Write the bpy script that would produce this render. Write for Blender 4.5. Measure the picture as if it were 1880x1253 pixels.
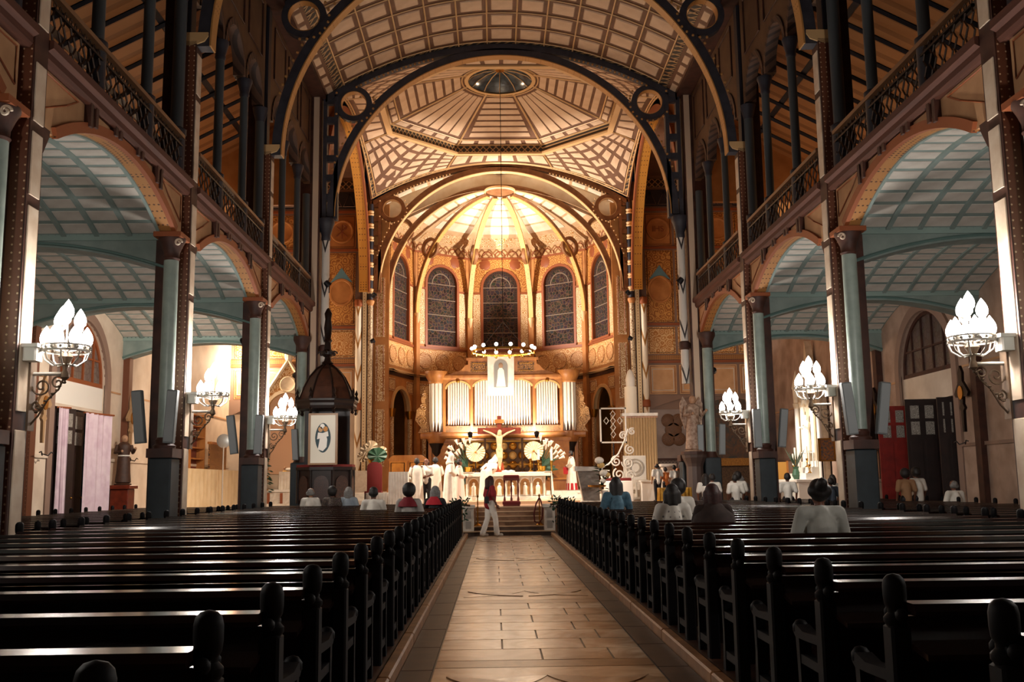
import bpy, math, random
from math import sin, cos, pi, radians, sqrt
from mathutils import Vector, Matrix
random.seed(7)
for _o in list(bpy.data.objects): bpy.data.objects.remove(_o)
SC = bpy.context.scene
COL = SC.collection

# ------------------------------------------------------------ camera (35 mm lens, tilted up, slight roll)
def setup_camera():
    f, cx, cy = 1800.0, 940.0, 626.5
    vx, vy, roll = 909.0, 888.0, radians(0.6)
    dy = Vector(((vx-cx)/f, (vy-cy)/f, 1)).normalized()
    u = Vector((-sin(roll), -cos(roll), 0)); u -= dy*u.dot(dy); u.normalize()
    dx = dy.cross(u)
    right = Vector((dx[0], dy[0], u[0])); down = Vector((dx[1], dy[1], u[1])); fwd = Vector((dx[2], dy[2], u[2]))
    cd = bpy.data.cameras.new('camera'); cd.sensor_fit = 'HORIZONTAL'; cd.sensor_width = 36; cd.lens = 36*f/1880
    cd.clip_start = 0.05; cd.clip_end = 300
    co = bpy.data.objects.new('camera', cd); COL.objects.link(co)
    m = Matrix.Identity(4)
    for i in range(3):
        m[i][0] = right[i]; m[i][1] = -down[i]; m[i][2] = -fwd[i]
    m[0][3], m[1][3], m[2][3] = -0.40, 0.0, 1.52
    co.matrix_world = m
    SC.camera = co
setup_camera()

# ------------------------------------------------------------ world and exposure (night interior: no daylight)
W = bpy.data.worlds.new('world'); SC.world = W; W.use_nodes = True
W.node_tree.nodes['Background'].inputs[0].default_value = (0.02, 0.03, 0.05, 1)
W.node_tree.nodes['Background'].inputs[1].default_value = 0.05
SC.view_settings.view_transform = 'Standard'; SC.view_settings.look = 'None'
SC.view_settings.exposure = 0.0; SC.view_settings.gamma = 1.0; SC.view_settings.use_curve_mapping = False
try:
    SC.cycles.use_denoising = True; SC.cycles.sample_clamp_indirect = 4.0; SC.cycles.max_bounces = 6
    SC.cycles.diffuse_bounces = 3; SC.cycles.glossy_bounces = 3; SC.cycles.caustics_reflective = False; SC.cycles.caustics_refractive = False
except Exception: pass

WARM = (1.0, 0.73, 0.48); AMBER = (1.0, 0.52, 0.22); COOL = (1.0, 0.93, 0.86)
# lamp powers (watts)
PW = dict(cand=210, ring=45, organ=1500, dome=9500, nave_dome=1250, altar=7500, left=1900, right=900, gallery=80, gal_near=45, side_altar=520)

# ------------------------------------------------------------ materials
def lin(h):
    h = h.lstrip('#'); r = []
    for i in (0, 2, 4):
        c = int(h[i:i+2], 16)/255
        r.append(c/12.92 if c <= .04045 else ((c+.055)/1.055)**2.4)
    return (r[0], r[1], r[2], 1)
MATS = {}
def M(name, col, rough=.6, metal=0., col2=None, pat=None, sc=1., bump=0., emit=0., thr=.5, stretch=(1, 1, 1), col3=None, coat=0., spec=None):
    if name in MATS: return MATS[name]
    m = bpy.data.materials.new(name); m.use_nodes = True; MATS[name] = m
    nt = m.node_tree; N = nt.nodes; L = nt.links
    b = N['Principled BSDF']; b.inputs['Roughness'].default_value = rough; b.inputs['Metallic'].default_value = metal
    if spec is not None: b.inputs['Specular IOR Level'].default_value = spec
    if coat: b.inputs['Coat Weight'].default_value = coat; b.inputs['Coat Roughness'].default_value = .12
    c1 = lin(col); b.inputs['Base Color'].default_value = c1
    if emit:
        b.inputs['Emission Color'].default_value = c1; b.inputs['Emission Strength'].default_value = emit
    if pat:
        c2 = lin(col2) if col2 else tuple(x*.55 for x in c1[:3])+(1,)
        tc = N.new('ShaderNodeTexCoord'); mp = N.new('ShaderNodeMapping'); L.new(tc.outputs['Object'], mp.inputs[0])
        mp.inputs['Scale'].default_value = tuple(sc*s for s in stretch)
        V = mp.outputs[0]
        mix = N.new('ShaderNodeMix'); mix.data_type = 'RGBA'; mix.inputs['A'].default_value = c1; mix.inputs['B'].default_value = c2
        def math_(op, a, bb=None):
            n = N.new('ShaderNodeMath'); n.operation = op
            for i, q in enumerate((a, bb)):
                if q is None: continue
                if isinstance(q, (int, float)): n.inputs[i].default_value = q
                else: L.new(q, n.inputs[i])
            return n.outputs[0]
        fac = None
        if pat in ('noise', 'wood', 'marble'):
            t = N.new('ShaderNodeTexNoise'); t.inputs['Detail'].default_value = 6; t.inputs['Scale'].default_value = 2
            if pat == 'marble': t.inputs['Distortion'].default_value = 2.2
            L.new(V, t.inputs['Vector'])
            r = N.new('ShaderNodeMapRange'); r.inputs[1].default_value = .35; r.inputs[2].default_value = .68; L.new(t.outputs[0], r.inputs[0]); fac = r.outputs[0]
        elif pat == 'dots':
            t = N.new('ShaderNodeTexVoronoi'); t.inputs['Randomness'].default_value = 0; t.inputs['Scale'].default_value = 1
            L.new(V, t.inputs['Vector']); fac = math_('LESS_THAN', t.outputs['Distance'], thr)
        elif pat == 'damask':
            ns = N.new('ShaderNodeTexNoise'); ns.inputs['Scale'].default_value = 3.; L.new(V, ns.inputs['Vector'])
            vm = N.new('ShaderNodeVectorMath'); vm.operation = 'MULTIPLY_ADD'; L.new(ns.outputs['Color'], vm.inputs[0]); vm.inputs[1].default_value = (.22, .22, .22); L.new(V, vm.inputs[2])
            t = N.new('ShaderNodeTexVoronoi'); t.inputs['Scale'].default_value = 2.2; t.inputs['Randomness'].default_value = .55
            L.new(vm.outputs[0], t.inputs['Vector'])
            fac = math_('GREATER_THAN', math_('SINE', math_('MULTIPLY', t.outputs['Distance'], 24.)), (thr-.5)*2)
        elif pat == 'lattice':
            s = N.new('ShaderNodeSeparateXYZ'); L.new(V, s.inputs[0])
            d1 = math_('FRACT', math_('ADD', math_('ADD', s.outputs[0], s.outputs[1]), s.outputs[2]))
            d2 = math_('FRACT', math_('SUBTRACT', math_('ADD', s.outputs[0], s.outputs[1]), s.outputs[2]))
            a = math_('LESS_THAN', math_('ABSOLUTE', math_('SUBTRACT', d1, .5)), thr*.3)
            c = math_('LESS_THAN', math_('ABSOLUTE', math_('SUBTRACT', d2, .5)), thr*.3)
            fac = math_('MAXIMUM', a, c)
        elif pat == 'stripe':
            s = N.new('ShaderNodeSeparateXYZ'); L.new(V, s.inputs[0])
            fac = math_('LESS_THAN', math_('FRACT', math_('ADD', math_('ADD', s.outputs[0], s.outputs[1]), s.outputs[2])), thr)
        elif pat == 'glass':
            t = N.new('ShaderNodeTexVoronoi'); t.feature = 'DISTANCE_TO_EDGE'; t.inputs['Scale'].default_value = 1; L.new(V, t.inputs['Vector'])
            t2 = N.new('ShaderNodeTexVoronoi'); t2.inputs['Scale'].default_value = 1; L.new(V, t2.inputs['Vector'])
            hs = N.new('ShaderNodeHueSaturation'); hs.inputs['Saturation'].default_value = .45; hs.inputs['Value'].default_value = .07
            L.new(t2.outputs['Color'], hs.inputs['Color'])
            m3 = N.new('ShaderNodeMix'); m3.data_type = 'RGBA'; m3.inputs['Factor'].default_value = .55; m3.inputs['B'].default_value = c1
            L.new(hs.outputs[0], m3.inputs['A']); L.new(m3.outputs['Result'], mix.inputs['A'])
            fac = math_('LESS_THAN', t.outputs['Distance'], .06)
        elif pat == 'chevron':
            s = N.new('ShaderNodeSeparateXYZ'); L.new(V, s.inputs[0])
            d = math_('FRACT', math_('SUBTRACT', s.outputs[2], math_('MULTIPLY', math_('ABSOLUTE', s.outputs[0]), 2.0)))
            fac = math_('LESS_THAN', d, thr)
        L.new(fac, mix.inputs['Factor']); L.new(mix.outputs['Result'], b.inputs['Base Color'])
        if bump:
            bp = N.new('ShaderNodeBump'); bp.inputs['Strength'].default_value = bump; bp.inputs['Distance'].default_value = .02
            L.new(fac, bp.inputs['Height']); L.new(bp.outputs[0], b.inputs['Normal'])
    return m
def glow(name, col, strength):
    """glowing frosted glass: emits, and lets the filament's light through"""
    if name in MATS: return MATS[name]
    m = bpy.data.materials.new(name); m.use_nodes = True; MATS[name] = m
    nt = m.node_tree; nt.nodes.clear()
    o = nt.nodes.new('ShaderNodeOutputMaterial'); e = nt.nodes.new('ShaderNodeEmission'); t = nt.nodes.new('ShaderNodeBsdfTransparent'); a = nt.nodes.new('ShaderNodeAddShader')
    e.inputs[0].default_value = lin(col); e.inputs[1].default_value = strength
    nt.links.new(e.outputs[0], a.inputs[0]); nt.links.new(t.outputs[0], a.inputs[1]); nt.links.new(a.outputs[0], o.inputs[0])
    return m

IRON = M('brown_painted_iron', '#4a281c', .6, 0, '#321810', 'noise', 2)
IRON_D = M('dark_blue_iron', '#2b2a33', .5)
RIVET = M('riveted_brown_strip', '#6b3d28', .5, 0, '#c9a684', 'dots', 9, thr=.2)
DOTTED = M('cream_dotted_strip', '#cbb096', .6, 0, '#54362a', 'dots', 6, thr=.22)
CREAM_P = M('pier_cream_panel', '#dccab4', .55, 0, '#c4ab92', 'noise', 1.5)
TEAL = M('teal_column_paint', '#98a69e', .4, 0, '#86958d', 'noise', 2)
TEAL_D = M('dark_teal_pedestal', '#252f35', .6, 0, '#1b2429', 'noise', 2)
TEAL_B = M('teal_beam_paint', '#8d9c97', .6, 0, '#7a8b86', 'noise', 1.2)
VPANEL = M('pale_vault_panel', '#d3ccc2', .7, 0, '#bdb4aa', 'noise', 1)
TAN = M('tan_spandrel_paint', '#c99c72', .65, 0, '#b4875f', 'noise', 1)
OCHRE = M('ochre_dotted_soffit', '#a8743f', .6, 0, '#4e2814', 'dots', 11, thr=.26)
GOLDBAND = M('gold_dotted_band', '#c98a35', .5, 0, '#6b3a14', 'dots', 8, thr=.24)
COFFER = M('cream_coffer_panel', '#d9bb9c', .65, 0, '#caa98a', 'noise', 1)
COF_FR = M('brown_coffer_frame', '#74503a', .65, 0, '#65452f', 'noise', 1.5)
COF_RIB = M('gilded_rib_line', '#d9b07c', .5)
BLKLAT = M('black_gold_lattice', '#2c241f', .6, 0, '#b08c5e', 'lattice', 3.2, thr=.35)
DAMASK = M('gold_damask_paint', '#c9914a', .6, 0, '#9a5c22', 'damask', 1.3, thr=.5)
DAMASK_C = M('cream_scroll_paint', '#e2c9a2', .6, 0, '#b07a3e', 'damask', 2.2, thr=.5)
DAMASK_O = M('ochre_scroll_paint', '#bb7a38', .6, 0, '#e0b882', 'damask', 1.6, thr=.56)
OCHRE_P = M('ochre_wall_paint', '#bd7f44', .65, 0, '#a86c35', 'noise', 1)
RUST = M('rust_moulding', '#8e4a24', .55)
MAUVE = M('mauve_wall_border', '#8d7263', .65)
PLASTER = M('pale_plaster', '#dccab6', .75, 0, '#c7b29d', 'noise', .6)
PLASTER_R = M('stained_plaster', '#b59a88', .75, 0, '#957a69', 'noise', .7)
MARBLE = M('white_marble', '#e8dfd2', .35, 0, '#cfc2b3', 'marble', 1.2)
WOOD_D = M('dark_carved_wood', '#1f0f0a', .4, 0, '#130906', 'wood', 3, spec=.3)
WOOD_O = M('golden_oak', '#b97a3c', .4, 0, '#96592a', 'wood', 2, stretch=(1, 1, .3))
WOOD_R = M('red_brown_wood', '#7a2f1a', .4, 0, '#5e2212', 'wood', 3)
PEW = M('varnished_pew_wood', '#22100b', .2, 0, '#140806', 'wood', 2.5, stretch=(.25, 2, 2), coat=.5)
PEW_E = M('black_pew_end_wood', '#0b090b', .6, spec=.12)
GILT = M('gilt_metal', '#b98436', .3, .9)
BRASS = M('polished_brass', '#c9973f', .25, 1.)
BLACK_I = M('black_wrought_iron', '#17151a', .45, .4); BRONZE = M('bronze_bracket_iron', '#6a5644', .45, .4)
CHROME = M('silvery_iron', '#b9b2a8', .45, .4)
SPK = M('grey_speaker_cloth', '#8f9496', .7); SPK_D = M('grey_speaker_case', '#6c7173', .6)
WHITE = M('white_paint', '#ece6dc', .5); CLOTH_W = M('white_cloth', '#ece3d6', .8, 0, '#d8ccbc', 'noise', 2)
GLASS_D = M('dark_stained_glass', '#2e211d', .8, 0, '#5e4738', 'glass', 5, spec=.03)
GLASS_L = M('grey_leaded_glass', '#8d7c74', .3, 0, '#5b4a42', 'glass', 5)
RED = M('red_cloth', '#a3161c', .8); RED_V = M('red_velvet', '#6b100d', .75)
SKIN_D = M('brown_skin', '#6d4330', .5); SKIN_M = M('light_brown_skin', '#9a6a4c', .5)
HAIR_B = M('black_hair', '#14100f', .6, 0, '#221a17', 'noise', 20); HAIR_G = M('grey_hair', '#8b8784', .7, 0, '#6b6865', 'noise', 20); HAIR_R = M('brown_hair', '#43201a', .6, 0, '#2a1310', 'noise', 20)
GREEN = M('dark_green_leaf', '#24452f', .45, 0, '#183321', 'noise', 6); GREEN_L = M('bright_green_leaf', '#2b5038', .5)
PETAL = M('white_petal', '#efe3d2', .6); PAPER = M('cream_paper_fan', '#e9d3b3', .7, 0, '#d4b68c', 'noise', 3)

# ------------------------------------------------------------ mesh builder
BASE = {}
class MB:
    def __init__(s, m=None): s.v = []; s.f = []; s.m = m
    def add(s, vs, fs):
        n = len(s.v)
        s.v += [tuple(s.m @ Vector(q)) if s.m else tuple(q) for q in vs]
        s.f += [tuple(i+n for i in q) for q in fs]; return s
    def box(s, x0, x1, y0, y1, z0, z1):
        return s.add([(x0, y0, z0), (x1, y0, z0), (x1, y1, z0), (x0, y1, z0), (x0, y0, z1), (x1, y0, z1), (x1, y1, z1), (x0, y1, z1)],
                     [(0, 3, 2, 1), (4, 5, 6, 7), (0, 1, 5, 4), (1, 2, 6, 5), (2, 3, 7, 6), (3, 0, 4, 7)])
    def bbox(s, x0, x1, y0, y1, z0, z1, b=.01):
        """box with chamfered vertical and top edges"""
        r = lambda k: [(x0+b+k, y0+k), (x1-b-k, y0+k), (x1-k, y0+b+k), (x1-k, y1-b-k), (x1-b-k, y1-k), (x0+b+k, y1-k), (x0+k, y1-b-k), (x0+k, y0+b+k)]
        vs = [(x, y, z0) for x, y in r(0)]+[(x, y, z1-b) for x, y in r(0)]+[(x, y, z1) for x, y in r(b)]
        fs = [tuple(range(7, -1, -1)), tuple(range(16, 24))]
        for k in (0, 8):
            for i in range(8): j = (i+1) % 8; fs.append((k+i, k+j, k+8+j, k+8+i))
        return s.add(vs, fs)
    def prism(s, poly, axis, a, b):
        """poly in the two other axes (cyclic order), extruded from a to b along axis"""
        n = len(poly)
        def p(q, t): return {'x': (t, q[0], q[1]), 'y': (q[0], t, q[1]), 'z': (q[0], q[1], t)}[axis]
        vs = [p(q, a) for q in poly]+[p(q, b) for q in poly]
        fs = [tuple(range(n)), tuple(range(2*n-1, n-1, -1))]+[((i+1) % n, i, i+n, (i+1) % n+n) for i in range(n)]
        return s.add(vs, fs)
    def lathe(s, prof, c=(0, 0, 0), n=16, a0=0., a1=2*pi, sx=1., sy=1., cap=True):
        full = abs(a1-a0-2*pi) < 1e-6; k = n if full else n+1; vs = []; fs = []
        for r, z in prof:
            for i in range(k):
                a = a0+(a1-a0)*i/n; vs.append((c[0]+r*cos(a)*sx, c[1]+r*sin(a)*sy, c[2]+z))
        for j in range(len(prof)-1):
            for i in range(n):
                i2 = (i+1) % k; fs.append((j*k+i, j*k+i2, (j+1)*k+i2, (j+1)*k+i))
        if prof[0][0] < .002 and prof[-1][0] > .002 and abs(prof[0][1]-prof[-1][1]) < .03: cap = False
        if full and cap:
            if prof[0][0] > 1e-4: fs.append(tuple(range(k-1, -1, -1)))
            if prof[-1][0] > 1e-4: fs.append(tuple((len(prof)-1)*k+i for i in range(k)))
        return s.add(vs, fs)
    def cyl(s, c, r, z0, z1, n=16, r2=None): return s.lathe([(r, z0), (r if r2 is None else r2, z1)], (c[0], c[1], 0), n)
    def tube(s, pts, r, n=6, closed=False):
        P = [Vector(p) for p in pts]; k = len(P); vs = []; fs = []
        rr = r if isinstance(r, (list, tuple)) else [r]*k
        up = None
        for i, p in enumerate(P):
            t = (P[(i+1) % k]-P[i-1]) if closed else (P[min(i+1, k-1)]-P[max(i-1, 0)])
            t.normalize()
            if up is None: up = Vector((0, 0, 1)) if abs(t.z) < .9 else Vector((1, 0, 0))
            a = t.cross(up)
            if a.length < 1e-5: a = t.orthogonal()
            a.normalize(); bb = a.cross(t); up = bb
            for j in range(n):
                q = 2*pi*j/n; vs.append(p+(a*cos(q)+bb*sin(q))*rr[i])
        for i in range(k if closed else k-1):
            for j in range(n):
                i2 = (i+1) % k; j2 = (j+1) % n; fs.append((i*n+j, i*n+j2, i2*n+j2, i2*n+j))
        if not closed: fs += [tuple(range(n)), tuple((k-1)*n+n-1-j for j in range(n))]
        return s.add(vs, fs)
    def sphere(s, c, r, n=10, sz=1., sx=1., sy=1.):
        m = max(4, n//2+1)
        return s.lathe([(max(1e-5, r*sin(pi*i/m)), -r*sz*cos(pi*i/m)) for i in range(m+1)], c, n, sx=sx, sy=sy)
    def band(s, path, w0, w1, nrm):
        """rectangular section swept along path [(P, radial unit vec)]: radial offsets nrm=(a,b), width vectors w0,w1"""
        vs = []; fs = []; a, b = nrm
        for p, r in path:
            p = Vector(p); r = Vector(r)
            vs += [p+r*a+Vector(w0), p+r*b+Vector(w0), p+r*b+Vector(w1), p+r*a+Vector(w1)]
        k = len(path)
        for i in range(k-1):
            for j in range(4): j2 = (j+1) % 4; fs.append((i*4+j, i*4+j2, i*4+4+j2, i*4+4+j))
        fs += [(3, 2, 1, 0), tuple((k-1)*4+j for j in range(4))]
        return s.add(vs, fs)
    def mesh(s, name, mat, smooth=True, off=(0, 0, 0)):
        me = bpy.data.meshes.new(name)
        vs = s.v if off == (0, 0, 0) else [(a-off[0], b-off[1], c-off[2]) for a, b, c in s.v]
        me.from_pydata(vs, [], s.f); me.update()
        if mat: me.materials.append(mat)
        if smooth:
            for p in me.polygons: p.use_smooth = True
            me.set_sharp_from_angle(angle=radians(38))
        return me
    def build(s, name, mat, parent=None, smooth=True, pivot=None):
        if parent is not None:
            off = BASE[parent]; o = bpy.data.objects.new(name, s.mesh(name, mat, smooth, off)); o.parent = parent; BASE[o] = off
        else:
            off = pivot or (0, 0, 0); o = bpy.data.objects.new(name, s.mesh(name, mat, smooth, off)); o.location = off; BASE[o] = tuple(off)
        COL.objects.link(o); return o
def tag(o, label=None, cat=None, group=None, kind=None):
    if label: o['label'] = label
    if cat: o['category'] = cat
    if group: o['group'] = group
    if kind: o['kind'] = kind
    return o
def thing(name, label, cat, loc=(0, 0, 0), group=None, rot=0.):
    o = bpy.data.objects.new(name, None); o.empty_display_size = .1; COL.objects.link(o); o.location = loc; o.rotation_euler[2] = rot
    BASE[o] = (0, 0, 0) if rot else tuple(loc)
    return tag(o, label, cat, group)
def lthing(name, label, cat, group=None):
    """a thing modelled at the origin, to be placed or copied later"""
    return thing(name, label, cat, (0, 0, 0), group)
def inst(mesh, name, parent=None, loc=(0, 0, 0), rot=(0, 0, 0), scale=(1, 1, 1)):
    o = bpy.data.objects.new(name, mesh); COL.objects.link(o); o.location = loc; o.rotation_euler = rot; o.scale = scale
    if parent: o.parent = parent
    return o
def tree(o, parent=None):
    c = o.copy(); COL.objects.link(c); c.parent = parent
    for ch in list(o.children): tree(ch, c)
    return c
def place(proto, first, loc, rot=0., label=None, group=None, scale=None):
    o = proto if first else tree(proto)
    o.location = loc; o.rotation_euler[2] = rot
    if label: o['label'] = label
    if group: o['group'] = group
    if scale: o.scale = scale
    return o
def struct(o, label=None): o['kind'] = 'structure'; 
def S_(name, mb, mat, label=None, parent=None, smooth=False):
    o = mb.build(name, mat, parent, smooth)
    if parent is None: o['kind'] = 'structure'
    if label: o['label'] = label
    return o
def coffers(S, us, vs, gu, gv, h, name, mat, parent, flip=1, group=None, skip=None, bev=.02):
    """one raised panel object per cell of the surface S(u,v); gu,gv = gap left at each side in u,v"""
    off = Vector(BASE[parent])
    for i in range(len(us)-1):
        for j in range(len(vs)-1):
            if skip and skip(i, j): continue
            a, b = us[i]+gu, us[i+1]-gu; c, d = vs[j]+gv, vs[j+1]-gv
            q = [Vector(S(a, c)), Vector(S(b, c)), Vector(S(b, d)), Vector(S(a, d))]
            n = (q[2]-q[0]).cross(q[3]-q[1])
            if n.length < 1e-8: continue
            n.normalize(); n *= flip; cen = sum(q, Vector())/4
            vv = [p-n*.01-cen for p in q]+[p+(cen-p).normalized()*bev+n*h-cen for p in q]
            me = bpy.data.meshes.new(name)
            me.from_pydata(vv, [], [(4, 5, 6, 7), (0, 1, 5, 4), (1, 2, 6, 5), (2, 3, 7, 6), (3, 0, 4, 7)]); me.materials.append(mat)
            inst(me, name, parent, cen-off)
def grid(S, nu, nv, mat, name, parent=None, us=None, vs=None, thick=0):
    mb = MB(); us = us or [i/nu for i in range(nu+1)]; vs = vs or [j/nv for j in range(nv+1)]
    k = len(vs); V = [Vector(S(u, v)) for u in us for v in vs]
    mb.add(V, [(i*k+j, (i+1)*k+j, (i+1)*k+j+1, i*k+j+1) for i in range(len(us)-1) for j in range(k-1)])
    return mb.build(name, mat, parent, True)
def lin_(a, b, n): return [a+(b-a)*i/n for i in range(n+1)]
def arc(c, r, a0, a1, n, plane='xz', y=0.):
    """path for MB.band: points of a circle in a plane with their radial vectors"""
    out = []
    for i in range(n+1):
        a = a0+(a1-a0)*i/n; ca, sa = cos(a), sin(a)
        if plane == 'xz': out.append(((c[0]+r*ca, y, c[1]+r*sa), (ca, 0, sa)))
        elif plane == 'yz': out.append(((y, c[0]+r*ca, c[1]+r*sa), (0, ca, sa)))
        else: out.append(((c[0]+r*ca, c[1]+r*sa, y), (ca, sa, 0)))
    return out
def spiral(c, r, turns, a0, ux, uz, n=22, grow=1.):
    """points of a flat scroll, centre c, plane vectors ux,uz"""
    c = Vector(c); ux = Vector(ux); uz = Vector(uz); P = []
    for i in range(n+1):
        t = i/n; a = a0+2*pi*turns*t*grow; q = r*(1-.85*t); P.append(c+ux*(q*cos(a))+uz*(q*sin(a)))
    return P
def add_light(kind, name, loc, power, col, parent=None, radius=.1, target=None, angle=60, blend=.4, size=None):
    d = bpy.data.lights.new(name, kind); d.energy = power; d.color = col
    if kind in ('POINT', 'SPOT'): d.shadow_soft_size = radius
    if kind == 'SPOT': d.spot_size = radians(angle); d.spot_blend = blend
    if kind == 'AREA' and size: d.size = size
    o = bpy.data.objects.new(name, d); COL.objects.link(o); o.location = loc
    if target is not None:
        o.rotation_euler = (Vector(target)-Vector(loc)).to_track_quat('-Z', 'Y').to_euler()
    if parent is not None:
        o.parent = parent; o.location = Vector(loc)-Vector(BASE[parent])
    return o
ORD = 'first second third fourth fifth sixth seventh eighth ninth tenth eleventh twelfth thirteenth fourteenth fifteenth sixteenth seventeenth eighteenth nineteenth twentieth twenty-first twenty-second twenty-third twenty-fourth twenty-fifth twenty-sixth twenty-seventh twenty-eighth'.split()
P = {k: 20.2+7.05*(k-2) for k in range(0, 5)}   # pier rows along the nave: 6.1, 13.15, 20.2, 27.25, 34.3
P[5] = 47.8
YC = 41.05                                       # centre of the crossing
CH = .80                                         # chancel floor height
SIDES = ((-1, 'left'), (1, 'right'))
# ============================================================ FLOOR
F_BASE = M('grey_brown_floor_stone', '#4a382c', .45, 0, '#38291f', 'noise', .8)
SLAB = [M('pale_marble_slab_a', '#dcbf9f', .24, 0, '#b28e6c', 'marble', .9), M('pale_marble_slab_b', '#cba884', .26, 0, '#a37c58', 'marble', .8), M('pale_marble_slab_c', '#e8cfb2', .22, 0, '#c4a17d', 'marble', 1.1)]
SLAB_D = M('brown_border_slab', '#402b1f', .5, 0, '#2c1c13', 'marble', .9); SLAB_M = M('tan_inlay_slab', '#a07a57', .3, 0, '#86623f', 'marble', 1.)
floor = S_('floor', MB().box(-13.9, 13.9, -4, 57.5, -.2, -.012), F_BASE)
def slab(x0, x1, y0, y1, mat, name='paving_slab', top=0.):
    g = .009
    o = MB().box(x0+g, x1-g, y0+g, y1-g, -.012, top).build(name, mat, floor, False)
def petal(cx, cy, a, L, w, mat, top=.004):
    n = 10; pts = []
    for k in range(n+1): t = -1+2*k/n; pts.append((t*L, w*(1-t*t)))
    for k in range(1, n): t = 1-2*k/n; pts.append((t*L, -w*(1-t*t)))
    MB().prism([(cx+p*cos(a)-q*sin(a), cy+p*sin(a)+q*cos(a)) for p, q in pts], 'z', -.005, top).build('inlay_petal', mat, floor, False)
y = 2.5
HW = .925
def slab_rows(y, n):
    for r in range(n):
        cut = [-HW, -.35, .42, HW] if r % 2 else [-HW, 0.0, .62, HW]
        for a, b in zip(cut[:-1], cut[1:]): slab(a, b, y, y+.58, random.choice(SLAB))
        y += .58
    return y
def motif(y):
    slab(-HW, HW, y, y+.35, SLAB_M); y += .35
    slab(-HW, HW, y, y+1.45, SLAB[1])
    petal(-.42, y+.72, radians(40), .55, .17, SLAB[2]); petal(.42, y+.72, radians(-40), .55, .17, SLAB_M, .006)
    petal(.42, y+.72, radians(40), .5, .13, SLAB[0], .008); petal(-.42, y+.72, radians(-40), .5, .13, SLAB_M, .010)
    y += 1.45; slab(-HW, HW, y, y+.33, SLAB_M); return y+.33
y = slab_rows(2.62, 7)          # to 6.68
while y < 28.2:
    y = motif(y); n = min(7, int((29.25-y)/.58))
    y = slab_rows(y, n)
slab(-HW, HW, y, 29.27, SLAB_M)
for s in (-1, 1):
    y = 1.5
    while y < 29.2:
        a, b = sorted((s*HW, s*1.2)); slab(a, b, y, min(y+1.15, 29.27), SLAB_D, 'border_slab'); y += 1.15
for s, nm in SIDES:
    a, b = sorted((s*1.3, s*6.62)); pf = S_('trim_pew_platform_'+nm, MB().box(a, b, .8, 28.9, -.01, .09), M('worn_platform_boards', '#4a2c1d', .45, 0, '#341d12', 'wood', 2))
    k = 0; y = 1.0
    while y < 28.8:
        a, b = sorted((s*1.2, s*1.3)); MB().bbox(a, b, y+.006, min(y+2.2, 28.9), -.01, .1, .015).build('kerb_stone', M('sandy_kerb_stone', '#a5744a', .45, 0, '#7d5332', 'noise', 2), pf, False); y += 2.2

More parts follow.
